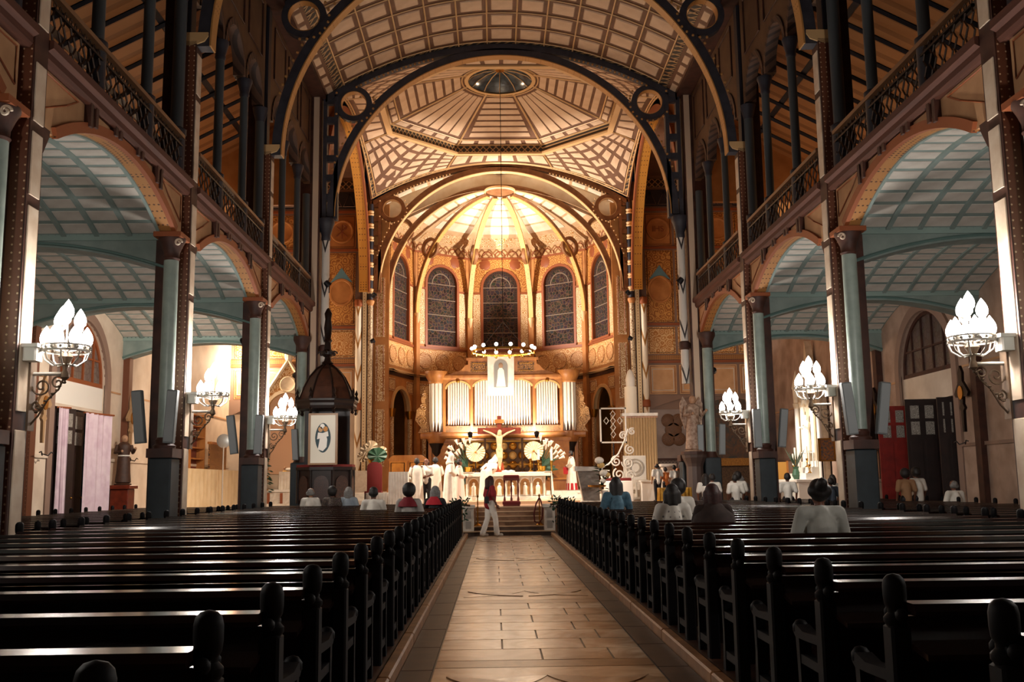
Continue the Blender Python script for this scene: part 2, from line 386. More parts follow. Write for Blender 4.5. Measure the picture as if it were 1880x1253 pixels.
# ============================================================ OUTER WALLS (left, right), doorway with arched window in the bay before the transept
YD, RD, ZS = 30.7, 1.9, 4.9      # doorway centre, half width, spring of its arch
def side_wall(s, nm, mat):
    x0, x1 = sorted((s*13.3, s*13.8)); mb = MB()
    mb.box(x0, x1, -4, YD-RD, 0, 12.6); mb.box(x0, x1, YD+RD, 48.2, 0, 12.6)
    arcp = [(YD-RD*cos(pi*i/20), ZS+RD*sin(pi*i/20)) for i in range(21)]
    mb.prism([(YD-RD, 12.6)]+arcp+[(YD+RD, 12.6)], 'x', x0, x1)
    w = S_('wall_'+nm, mb, mat)
    # dado, panel mouldings
    xa, xb = sorted((s*13.3, s*13.24))
    for y0, y1 in ((20.6, YD-RD-.35), (YD+RD+.35, 34.05), (34.75, 47.8)):
        MB().box(xa, xb, y0, y1, 0, 2.4).build('dado_panel', mat, w, False)
        xa2, xb2 = sorted((s*13.3, s*13.18)); MB().box(xa2, xb2, y0, y1, 2.4, 2.5).build('dado_rail', MAUVE if s > 0 else PLASTER, w, False)
        MB().box(*sorted((s*13.3, s*13.27)), y0+.1, y1-.1, 4.7, 4.76).build('panel_moulding', TAN, w, False)
    # moulded arch surround of the doorway
    MB().band([((s*13.3, *p[0][1:]), p[1]) for p in arc((YD, ZS), RD, 0, pi, 24, 'yz', 0)], (s*.02, 0, 0), (-s*.09, 0, 0), (0, .32)).build('arch_moulding', MAUVE, w, True)
    for yy in (YD-RD-.32, YD+RD): MB().box(*sorted((s*13.32, s*13.21)), yy, yy+.32, 0, ZS).build('door_jamb_moulding', MAUVE, w, False)
    # pilasters
    for k in (2, 3, 4):
        MB().box(*sorted((s*13.3, s*13.08)), P[k]-.16, P[k]+.16, 0, 6.6).build('pilaster', RIVET if s < 0 else IRON, w, False)
    # arched window above the doorway: mullions, panes
    win = S_('window_1' if s < 0 else 'window_2', MB().box(*sorted((s*13.38, s*13.52)), YD-RD, YD+RD, ZS-.12, ZS+.02), RUST if s < 0 else IRON)
    n = 5; xs = lin_(-RD, RD, n)
    for i in range(n):
        a, b = xs[i]+.03, xs[i+1]-.03; top = lambda t: sqrt(max(.01, RD*RD-t*t))
        for zz0, zz1 in ((0.02, .72), (.78, 3)):
            poly = [(YD+a, ZS+zz0), (YD+b, ZS+zz0)]; N_ = 6; cap = []
            for q in range(N_+1):
                t = b+(a-b)*q/N_; cap.append((YD+t, ZS+min(zz1, top(t)-.06)))
            if max(c[1] for c in cap) <= ZS+zz0+.05: continue
            cap = [(yy, max(zz, ZS+zz0+.01)) for yy, zz in cap]
            MB().prism(poly+cap, 'x', s*13.44, s*13.47).build('pane', GLASS_L if s < 0 else M('brown_grey_glass', '#6d5a50', .4, 0, '#4b3a33', 'glass', 5), win, False)
    MB().band([((s*13.44, *p[0][1:]), p[1]) for p in arc((YD, ZS), RD, 0, pi, 24, 'yz', 0)], (-.06, 0, 0), (.06, 0, 0), (-.12, 0)).build('window_frame', RUST if s < 0 else IRON, win, True)
    for i in range(1, n): MB().box(*sorted((s*13.38, s*13.5)), YD+xs[i]-.03, YD+xs[i]+.03, ZS, ZS+top(xs[i])).build('mullion', RUST if s < 0 else IRON, win, False)
    MB().box(*sorted((s*13.39, s*13.49)), YD-RD+.25, YD+RD-.25, ZS+.72, ZS+.78).build('transom_bar', RUST if s < 0 else IRON, win, False)
    MB().box(*sorted((s*13.36, s*13.5)), YD-RD, YD+RD, 4.05, ZS-.12).build('transom_panel', WHITE if s < 0 else PLASTER, win, False)
    MB().box(*sorted((s*13.34, s*13.52)), YD-RD, YD+RD, 3.95, 4.05).build('lintel', PLASTER, win, False)
    # dark sheet behind the doorway, standing in for the night outside
    S_('wall_dark_backing_'+nm, MB().box(*sorted((s*15.4, s*15.5)), 27, 35, 0, 8), M('dark_backing_sheet', '#3d3026', .8))
    return w
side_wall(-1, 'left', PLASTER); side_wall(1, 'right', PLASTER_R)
for s, nm in SIDES: S_('trim_ceiling_edge_'+nm, MB().box(*sorted((s*6.4, s*7.3)), -4, P[4], 15.45, 15.75), IRON)
S_('wall_back', MB().box(-13.9, 13.9, -4.2, -4, 0, 18), PLASTER_R)

# ============================================================ PIERS
def make_pier(name, label, s):
    """pier at the origin, nave face towards -s x; its column stands on the side nearer the camera (-y)"""
    t = lthing(name, label, 'pier'); X = lambda a, b: sorted((-s*a, -s*b))
    MB().box(*X(-.40, 0), -.28, .28, 0, 15.5).build('core', IRON, t, False)
    MB().box(*X(0, .26), -.2, .2, 0, 11.0).build('nave_pilaster', IRON, t, False)
    for i, (z0, z1) in enumerate(((.15, 2.3), (2.55, 5.35), (5.5, 6.4), (6.55, 7.4), (7.95, 9.7), (9.85, 10.75))):
        MB().bbox(*X(.255, .28), -.15, .15, z0, z1, .01).build('cream_panel', CREAM_P, t, False)
    for yy in (-.205, .19): MB().box(*X(.02, .24), yy, yy+.015, .1, 10.9).build('rivet_strip', RIVET, t, False)
    for yy in (-.285, .27): MB().box(*X(-.3, -.02), yy, yy+.015, .1, 7.3).build('rivet_strip', IRON, t, False)
    MB().prism([(-s*a, z) for a, z in [(0, 10.85), (.42, 11.0), (.5, 11.12), (.5, 11.2), (0, 11.2)][::-1]], 'y', -.2, .2).build('corbel', COF_RIB, t, False)
    MB().box(*X(.0, .12), -.16, .16, 11.2, 15.4).build('upper_post', IRON_D, t, False)
    cx, cy = -s*.03, -.6
    col = MB().cyl((cx, cy), .145, 2.5, 6.15, 20).build('column_shaft', TEAL, t)
    MB().lathe([(.21, 2.28), (.22, 2.34), (.17, 2.38), (.19, 2.45), (.15, 2.5)], (cx, cy, 0), 20).build('column_base', IRON, col)
    MB().lathe([(.145, 6.08), (.17, 6.12), (.15, 6.16), (.16, 6.25), (.21, 6.38), (.27, 6.5), (.27, 6.55)], (cx, cy, 0), 20).build('capital', IRON, col)
    MB().box(*X(-.26, .29), cy-.28, cy+.32, 6.53, 6.63).build('abacus', RUST, col, False)
    MB().tube(spiral((-s*.22, cy-.2, 6.42), .08, 1.3, 0, (-s, 0, 0), (0, 0, 1)), .022, 5).build('volute', CREAM_P, col)
    MB().bbox(*X(-.2, .25), cy-.25, cy+.3, 0, 2.1, .03).build('pedestal', TEAL_D, t, False)
    MB().box(*X(-.23, .28), cy-.28, cy+.3, 2.1, 2.28).build('pedestal_cap', IRON, t, False)
    MB().box(*X(-.23, .28), cy-.28, cy+.3, 0, .18).build('pedestal_base', TEAL_D, t, False)
    # bracket that takes the arch on the far side
    MB().prism([(.2, 6.1), (.34, 6.25), (.5, 6.53), (.52, 6.63), (.2, 6.63)], 'x', *X(-.2, .2)).build('arch_bracket', IRON, t, False)
    uc = MB().cyl((-s*.0, -.5), .13, 8.9, 11.75, 16).build('gallery_shaft', M('slate_column_paint', '#464c50', .5), t)
    MB().lathe([(.18, 7.85), (.18, 8.75), (.2, 8.8), (.2, 8.9), (.14, 8.94)], (0, -.5, 0), 16).build('gallery_base', IRON_D, uc)
    MB().lathe([(.13, 11.75), (.15, 11.85), (.2, 12.05), (.22, 12.15)], (0, -.5, 0), 16).build('gallery_capital', IRON_D, uc)
    return t
PIERX = 6.96
pn = {0: 'beside the camera, outside the picture', 1: 'cut by the {} edge', 2: 'second from the {} edge', 3: 'next to the crossing'}
for s, nm in SIDES:
    proto = make_pier('nave_pier', 'x', s)
    for i, k in enumerate((1, 2, 3, 0)):
        place(proto, i == 0, (s*PIERX, P[k], 0), 0, ('%s brown iron pier with cream panels, ' % nm)+pn[k].format(nm), 'nave piers')

# ============================================================ ARCADE BAYS, GALLERY RAILS
def seg_path(hw, z0, rise, n, x=0.):
    """segmental arch path in the yz plane with approximate outward normals"""
    R = (hw*hw+rise*rise)/(2*rise); cz = z0+rise-R; a = math.asin(hw/R)
    return arc((0, cz), R, pi/2+a, pi/2-a, n, 'yz', x)
def make_bay():
    t = lthing('arcade_arch', 'x', 'arch')
    hw, z0, rise = 2.72, 6.64, .74
    pth = seg_path(hw, z0, rise, 28)
    MB().band(pth, (-.14, 0, 0), (.2, 0, 0), (0, .03)).build('soffit', OCHRE, t)
    MB().band(pth, (.13, 0, 0), (.22, 0, 0), (-.02, .15)).build('arch_moulding', RUST, t)
    MB().band(pth, (-.17, 0, 0), (-.11, 0, 0), (-.03, .12)).build('arch_moulding', TEAL_B, t)
    up = [(p[0][1]+p[1][1]*.03, p[0][2]+p[1][2]*.03) for p in pth]
    MB().prism([(-3.2, 7.62), (-3.2, 6.64)]+up+[(3.2, 6.64), (3.2, 7.62)], 'x', -.12, .15).build('spandrel', TAN, t, False)
    # framed corner panels and paired brackets under the cornice
    for s in (-1, 1):
        q = [(s*3.1, 7.5), (s*3.1, 6.95), (s*2.35, 7.28), (s*1.95, 7.5)]
        pts = [Vector((.16, a, b)) for a, b in q]
        MB().tube(pts, .016, 4, True).build('panel_moulding', RUST, t)
        for yy, z in ((s*.42, 7.44), (s*.62, 7.43), (s*1.45, 7.26), (s*1.65, 7.2)):
            MB().box(.14, .26, yy-.05, yy+.05, z, 7.6).build('bracket', IRON, t, False)
    c = MB().prism([(.05, 7.56), (.24, 7.56), (.28, 7.62), (.28, 7.72), (.36, 7.76), (.36, 7.88), (-.3, 7.88), (-.3, 7.56)], 'y', -3.3, 3.3).build('cornice', M('red_brown_cornice', '#5c301e', .8, 0, '#462214', 'wood', 1.5, stretch=(3, .2, 3)), t, False)
    # railing
    rl = MB().bbox(.12, .24, -3.0, 3.0, 8.68, 8.78, .02).build('handrail', M('worn_handrail', '#8a6547', .5), t, False)
    for z in (7.98, 8.5): MB().box(.15, .21, -3, 3, z, z+.04).build('rail_bar', BLACK_I, t, False)
    sb = MB(); n = 34
    for i in range(n):
        y0 = -2.95+5.9*i/(n-1); d = .06 if i % 2 else -.06
        sb.tube([(.18, y0, 8.0), (.18, y0+d, 8.12), (.18, y0-d*.6, 8.26), (.18, y0+d, 8.4), (.18, y0, 8.52)], .018, 4)
        sb.tube([(.18, y0+.04*cos(q), 8.6+.05*sin(q)) for q in lin_(0, 2*pi, 7)[:-1]], .012, 4, True)
    tag(sb.build('scrollwork', M('bronze_scrollwork', '#4a3526', .45, .3), rl), kind='stuff')
    # triforium arches and wall above
    w = 2.05; tp = []
    cs = (-2.0, 0, 2.0); r = .84
    poly = [(-3.2, 15.5), (-3.2, 12.2)]
    for cc in cs: poly += [(cc-r*cos(pi*i/14), 12.2+r*1.15*sin(pi*i/14)) for i in range(15)]
    poly += [(3.2, 12.2), (3.2, 15.5)]
    MB().prism(poly, 'x', -.12, .1).build('triforium_wall', M('umber_wall_paint', '#65492f', .7, 0, '#553b27', 'noise', 1), t, False)
    for cc in cs:
        MB().band([((p[0][0], p[0][1], 12.2+(p[0][2]-12.2)*1.15), p[1]) for p in arc((cc, 12.2), r, 0, pi, 16, 'yz', 0)], (-.16, 0, 0), (.14, 0, 0), (-.02, .13)).build('triforium_arch', M('umber_banded_arch', '#5a4031', .6, 0, '#35231b', 'stripe', 3, thr=.4), t)
        MB().tube([(.12, cc+.75*a, b) for a, b in ((-1, 13.6), (1, 13.6), (1, 15.2), (-1, 15.2))], .025, 4, True).build('wall_moulding', IRON, t)
    return t
bay = make_bay(); first = True
def gallery_column():
    t = lthing('gallery_column', 'x', 'column')
    MB().lathe([(.15, 7.88), (.15, 8.72), (.17, 8.76), (.17, 8.86), (.115, 8.9)], (0, 0, 0), 16).build('column_base', IRON_D, t)
    MB().cyl((0, 0), .105, 8.9, 11.75, 16).build('shaft', M('slate_column_paint', '#464c50', .5), t)
    MB().lathe([(.105, 11.72), (.13, 11.78), (.12, 11.84), (.17, 12.05), (.2, 12.15), (.2, 12.2)], (0, 0, 0), 16).build('capital', IRON_D, t)
    return t
gcol = gallery_column(); gfirst = True
bn = {0: 'nearest', 1: 'second', 2: 'third', 3: 'fourth'}
for s, nm in SIDES:
    for k in (0, 1, 2, 3):
        yc = (P[k]+P[k+1])/2
        place(bay, first, (s*7.0, yc, 0), 0 if s < 0 else pi, '%s side arcade arch with tan spandrel and gallery rail, %s bay from the camera' % (nm, bn[k]), 'arcade arches'); first = False
        if k:
            for j, d in enumerate((-1.15, 1.15)):
                place(gcol, gfirst, (s*6.93, yc+d, 0), 0, 'slender slate-grey gallery column, %s side, %s bay, %s of its pair' % (nm, bn[k], ('nearer', 'farther')[j]), 'gallery columns'); gfirst = False

# ============================================================ AISLE VAULTS, GALLERIES
GAL_P = M('orange_brown_ceiling_panel', '#b98250', .6, 0, '#9a683c', 'stripe', 1.6, thr=.35, stretch=(0, 1, 0))
for s, nm in SIDES:
    for k in (0, 1, 2, 3):
        ya, yb = P[k]+.3, P[k+1]-.3; yc = (ya+yb)/2; h = (yb-ya)/2
        def SV(u, v): y = ya+(yb-ya)*v; return (s*(7.22+6.1*u), y, 6.72+.72*(1-((y-yc)/h)**2))
        v = grid(SV, 1, 20, TEAL_B, 'ceiling_aisle_%s_bay' % nm); tag(v, kind='structure')
        if k:
            us = lin_(0, 1, 9); vs = lin_(.0, 1, 16)
            coffers(SV, us, vs, .007, .008, .012, 'vault_panel', VPANEL, v, -s)
            for u in us[1:-1]:
                mb = MB(); pth = []
                for q in lin_(0, 1, 16): p = SV(u, q); pth.append((p, (0, 0, 1)))
                mb.band(pth, (-.05, 0, 0), (.05, 0, 0), (-.05, .01)).build('vault_rib', TEAL_B, v)
        # gallery floor and lean-to ceiling
        S_('floor_gallery_%s' % nm, MB().box(*sorted((s*7.3, s*13.3)), P[k], P[k+1], 7.5, 7.8), IRON_D)
        def SG(u, v): return (s*(7.1+6.2*v), P[k]+7.05*u, 14.9-.52*6.2*v)
        g = grid(SG, 1, 1, IRON_D, 'ceiling_gallery_%s' % nm); tag(g, kind='structure')
        if k:
            coffers(SG, lin_(0, 1, 6), lin_(0, 1, 3), .012, .012, .03, 'ceiling_panel', GAL_P, g, s)
            for u in lin_(0, 1, 6): 
                a, b = Vector(SG(u, 0)), Vector(SG(u, 1)); MB().tube([a+Vector((0, 0, -.05)), b+Vector((0, 0, -.05))], .07, 4).build('rafter', IRON_D, g, False)
    # transverse beams between vaults, curved soffit
    for k in (1, 2, 3, 4):
        n = 16; bot = []
        for i in range(n+1):
            t = i/n; bot.append((s*(7.15+6.15*t), 5.95+.55*(1-(2*t-1)**2)))
        bm = S_('trim_aisle_beam_%s_%d' % (nm, k), MB().prism([(s*13.3, 6.75), (s*7.15, 6.75)]+bot, 'y', P[k]-.27, P[k]+.27), TEAL_B)
        for sy in (-.285, .285):
            MB().tube([(a, P[k]+sy, b+.07) for a, b in bot], .035, 5).build('beam_moulding', M('deep_teal_moulding', '#5f7b77', .6), bm)
            MB().box(*sorted((s*7.2, s*13.3)), P[k]+sy-.03, P[k]+sy+.03, 6.6, 6.78).build('beam_moulding', M('teal_rivet_strip', '#8aa09a', .6, 0, '#5d7470', 'dots', 7, thr=.2), bm, False)
# ============================================================ NAVE CEILING
def SN(y0, y1):
    return lambda u, v: ((-6.45+12.9*u), y0+(y1-y0)*v, 15.6+2.0*(1-(2*u-1)**2))
for k, (y0, y1) in enumerate(((-4, 6.1), (6.1, P[1]), (P[1], P[2]), (P[2], P[3]), (P[3], P[4]))):
    fn = SN(y0, y1); c = grid(fn, 24, 1, COF_FR, 'ceiling_nave_bay'); tag(c, kind='structure')
    if k == 4:
        A = (6.45-5.75)/12.9; us = lin_(A, 1-A, 11); vs = lin_(.02, .955, 6)
        coffers(fn, us, vs, .011, .026, .03, 'coffer_panel', COFFER, c, -1, bev=.05)
        for u in us:
            MB().tube([Vector(fn(u, q))+Vector((0, 0, -.03)) for q in (0, 1)], .03, 4).build('rib', COF_RIB, c, False)
        for v in vs:
            MB().tube([Vector(fn(u, v))+Vector((0, 0, -.03)) for u in lin_(A, 1-A, 24)], .025, 4).build('rib', COF_RIB, c, False)
        for a, b in ((.0275, A), (1-A, 1-.0275)): coffers(fn, [a, b], lin_(0, 1, 6), .003, .006, .02, 'lattice_panel', BLKLAT, c, -1)
        for a, b in ((.002, .0275), (1-.0275, .998)): coffers(fn, [a, b], lin_(0, 1, 9), .005, .016, .02, 'small_coffer', COFFER, c, -1)
        coffers(fn, us, [.962, .998], .004, .003, .02, 'lattice_panel', BLKLAT, c, -1)
# ============================================================ TRANSVERSE ARCHES
def make_arch(name, label, y, R, cz, xr, mat, edge, legs=None, ringpos=(5.85, 15.14), chord=True, beads=True, thick=.16):
    t = thing(name, label, 'arch', (0, y, 0))
    MB().band(arc((0, cz), R, 0, pi, 64, 'xz', y), (0, -thick, 0), (0, thick, 0), (.03, .3)).build('arch_rib', mat, t)
    MB().band(arc((0, cz), R, 0, pi, 64, 'xz', y), (0, -thick-.02, 0), (0, thick+.02, 0), (0, .035)).build('gilded_edge', edge, t)
    if chord:
        n = 40; top = [(-6.42+12.84*i/n) for i in range(n+1)]; cz_ = lambda x: 15.55+2.0*(1-(x/6.45)**2)
        MB().prism([(x, cz_(x)) for x in top]+[(x, cz_(x)-.24) for x in reversed(top)], 'y', y-thick, y+thick).build('top_chord', mat, t, False)
    for s in (-1, 1):
        rx, rz = s*ringpos[0], ringpos[1]
        MB().band(arc((rx, rz), .47, 0, 2*pi, 32, 'xz', y), (0, -thick*.8, 0), (0, thick*.8, 0), (0, .19)).build('ring', mat, t)
        MB().band(arc((rx, rz), .45, 0, 2*pi, 32, 'xz', y), (0, -thick*.9, 0), (0, thick*.9, 0), (0, .02)).build('ring_edge', edge, t)
        if legs:
            a, b = legs
            for xx in (a, b): MB().box(*sorted((s*xx-.07, s*xx+.07)), y-thick, y+thick, cz-.1, 15.6).build('post', mat, t, False)
            nst = 6
            for i in range(nst+1):
                z = cz+(15.4-cz)*i/nst; MB().box(*sorted((s*a, s*b)), y-thick*.6, y+thick*.6, z-.12, z+.12).build('post_web', mat, t, False)
        if beads:
            mb = MB()
            for i in range(26):
                a = radians(16+56*i/25); q = R+.36; px, pz = q*cos(a), cz+q*sin(a)
                if pz < 15.5 and (px-ringpos[0])**2+(pz-rz)**2 > .5: mb.sphere((s*px, y-thick, pz), .045, 6)
            for i in range(22):
                a = 2*pi*i/22; mb.sphere((rx+.74*cos(a), y-thick, rz+.74*sin(a)), .045, 6) if (rx+.74*cos(a))*s < 6.1 and rz+.74*sin(a) < 15.7 else None
            for i in range(30):
                x = 4.9-4.9*i/30+.4; z = 15.55+2*(1-(x/6.45)**2)-.3
                if (x*x+(z-cz)**2) > (R+.38)**2: mb.sphere((s*x, y-thick, z), .045, 6)
            tag(mb.build('bead_trim', edge, t), kind='stuff')
    return t
ARCH_D = M('slate_arch_paint', '#3b3a42', .55, 0, '#2c2b33', 'noise', 2); ARCH_E = M('gilded_arch_edge', '#b8854a', .5, 0, '#7a4d24', 'dots', 9, thr=.2)
make_arch('transverse_arch', 'dark slate nave arch above the second pier pair, legs only in view', P[2], 6.4, 10.9, 6.4, ARCH_D, ARCH_E)
make_arch('transverse_arch', 'dark slate nave arch with ring spandrels cut by the top of the photo', P[3], 6.4, 10.9, 6.4, ARCH_D, ARCH_E)
make_arch('crossing_arch', 'dark slate arch with ring spandrels framing the octagonal dome', P[4], 6.02, 11.05, 6.05, ARCH_D, ARCH_E, (6.02, 6.42), (5.4, 15.28))
ARCH_B = M('brown_arch_paint', '#8a5c38', .55, 0, '#704626', 'noise', 2)
make_arch('crossing_arch', 'brown arch with ring spandrels at the mouth of the apse', P[5], 6.02, 11.05, 6.05, ARCH_B, COF_RIB, (6.02, 6.42), (5.4, 15.2))
make_arch('apse_arch', 'inner brown arch close behind the apse opening', 48.75, 5.6, 10.8, 5.6, ARCH_B, COF_RIB, None, (5.05, 14.35), chord=False, beads=False, thick=.12)
# crossing side arches (towards the transepts), gold dotted soffit
for s, nm in SIDES:
    t = thing('transept_arch', 'gold dotted arch over the %s transept opening' % nm, 'arch', (s*6.75, YC, 0))
    MB().band([((s*6.75, p[0][1], p[0][2]), p[1]) for p in arc((YC, 10.9), 6.25, 0, pi, 48, 'yz', 0)], (-.22, 0, 0), (.22, 0, 0), (0, .1)).build('soffit_band', GOLDBAND, t)
    MB().band([((s*6.75, p[0][1], p[0][2]), p[1]) for p in arc((YC, 10.9), 6.25, 0, pi, 48, 'yz', 0)], (-.26*s-.04, 0, 0), (-.26*s+.04, 0, 0), (-.03, .3)).build('arch_rib', RUST, t)
    top = [(YC-6.5+13*i/24, 10.9+6.3*sin(math.acos(max(-1, min(1, (-6.5+13*i/24)/6.55))))) for i in range(25)]
    MB().prism([(YC-6.7, 17.6)]+[(a, min(b, 17.3)) for a, b in top]+[(YC+6.7, 17.6)], 'x', s*6.8, s*6.9).build('spandrel_wall', OCHRE_P, t, False)
# ============================================================ CROSSING VAULT AND DOME
OA = 5.03   # octagon apothem
def octp(a, r_ap):   # point on octagon at angle a
    k = ((a+pi/8) % (pi/4))-pi/8; q = r_ap/cos(k); return q*sin(a), q*cos(a)
def sqp(a, h):
    k = ((a+pi/4) % (pi/2))-pi/4; q = h/cos(k); return q*sin(a), q*cos(a)
def edge_z(x, y, h=6.4):
    t = min(abs(x), abs(y))/h; return 15.62+1.85*(1-t*t)
def SX(u, v):
    a = 2*pi*u; ix, iy = octp(a, OA); ox, oy = sqp(a, 6.45); oz = edge_z(ox, oy, 6.45); b = v
    return (ox+(ix-ox)*b, YC+(oy+(iy-oy)*b), oz+(17.5-oz)*(b*.5+.5*sin(b*pi/2)))
xv = grid(SX, 96, 4, COF_FR, 'ceiling_crossing_vault'); tag(xv, kind='structure')
for q in range(8):
    a0 = (q-.5)/8; diag = q % 2 == 1
    if diag:
        coffers(SX, lin_(a0, a0+1/8, 7), lin_(.1, .96, 5), .0022, .026, .03, 'vault_coffer', COFFER, xv, 1, skip=lambda i, j: False)
    else:
        coffers(SX, lin_(a0, a0+1/8, 6), [.15, .9], .0022, .1, .03, 'vault_coffer', COFFER, xv, 1)
for v in (.03, .1): MB().tube([Vector(SX(u, v))+Vector((0, 0, -.03)) for u in lin_(0, 1, 96)[:-1]], .035, 4, True).build('vault_rib', COF_RIB, xv)
coffers(SX, lin_(0, 1, 56), [.035, .095], .001, .004, .02, 'lattice_panel', BLKLAT, xv, 1)
for q in range(8):
    a = (q+.5)/8; MB().tube([Vector(SX(a, v))+Vector((0, 0, -.03)) for v in lin_(0, 1, 5)], .04, 4).build('vault_rib', COF_RIB, xv)
# drum band
dr = thing('dome_drum', 'octagonal dark lattice band around the foot of the dome', 'drum', (0, YC, 17.5))
for q in range(8):
    a0, a1 = (q-.5)*pi/4, (q+.5)*pi/4; A, B = octp(a0+1e-6, OA), octp(a1-1e-6, OA)
    for z0, z1, off, mt, nm_ in ((17.42, 17.52, .1, COF_RIB, 'drum_moulding'), (17.52, 17.86, 0, BLKLAT, 'lattice_band'), (17.86, 17.94, .06, COF_RIB, 'drum_moulding')):
        f = (OA-off)/OA; f2 = (OA+.15)/OA
        MB().add([(A[0]*f, YC+A[1]*f, z0), (B[0]*f, YC+B[1]*f, z0), (B[0]*f2, YC+B[1]*f2, z0), (A[0]*f2, YC+A[1]*f2, z0), (A[0]*f, YC+A[1]*f, z1), (B[0]*f, YC+B[1]*f, z1), (B[0]*f2, YC+B[1]*f2, z1), (A[0]*f2, YC+A[1]*f2, z1)],
                 [(0, 3, 2, 1), (4, 5, 6, 7), (0, 1, 5, 4), (1, 2, 6, 5), (2, 3, 7, 6), (3, 0, 4, 7)]).build(nm_, mt, dr, False)
def SD(u, v):
    a = 2*pi*u; ix, iy = octp(a, OA-.02); ox, oy = 1.52*sin(a), 1.52*cos(a); return (ix+(ox-ix)*v, YC+iy+(oy-iy)*v, 17.9+1.2*v)
dm = grid(SD, 64, 3, COF_FR, 'ceiling_dome'); tag(dm, kind='structure')
for q in range(8):
    a0 = (q-.5)/8
    coffers(SD, [a0+.004, a0+.121], lin_(.16, .93, 7) if q % 2 == 0 else [.16, .93], .006, .016, .03, 'dome_panel', COFFER, dm, 1, skip=(lambda i, j: True) if q % 2 else None)
    if q % 2: coffers(SD, lin_(a0+.006, a0+.119, 5), [.14, .93], .0018, .02, .03, 'dome_panel', COFFER, dm, 1)
    coffers(SD, lin_(a0, a0+1/8, 5), [.02, .11], .003, .01, .03, 'dome_panel', COFFER, dm, 1)
    MB().tube([Vector(SD(a0, v))+Vector((0, 0, -.03)) for v in (0, 1)], .05, 4).build('dome_rib', COF_RIB, dm, False)
for v in (.12, .955): MB().tube([Vector(SD(u, v))+Vector((0, 0, -.03)) for u in lin_(0, 1, 64)[:-1]], .035, 4, True).build('dome_rib', COF_RIB, dm)
sk = thing('skylight', 'round ribbed glass skylight at the crown of the octagonal dome', 'skylight', (0, YC, 19.1))
MB().lathe([(1.4, 19.02), (1.56, 19.0), (1.6, 19.12), (1.42, 19.14)], (0, YC, 0), 40, cap=False).build('skylight_rim', COF_RIB, sk)
for i in range(12):
    a0, a1 = 2*pi*i/12, 2*pi*(i+1)/12
    MB().lathe([(1.42, 19.1), (1.2, 19.3), (.7, 19.5), (.16, 19.58)], (0, YC, 0), 3, a0, a1).build('skylight_pane', M('blue_grey_skylight_glass', '#59656c', .15, 0, '#2c3034', 'noise', 1.5), sk)
    MB().tube([(r*cos(a0), YC+r*sin(a0), z-.03) for r, z in ((1.42, 19.1), (1.2, 19.3), (.7, 19.5), (.16, 19.58))], .025, 5).build('glazing_bar', COF_RIB, sk)
MB().lathe([(.001, 19.5), (.2, 19.52), (.22, 19.6), (.001, 19.64)], (0, YC, 0), 16).build('boss', GILT, sk)
S_('ceiling_roof_void', MB().box(-14, 14, -4.2, 57.5, 20.2, 20.4), IRON_D)
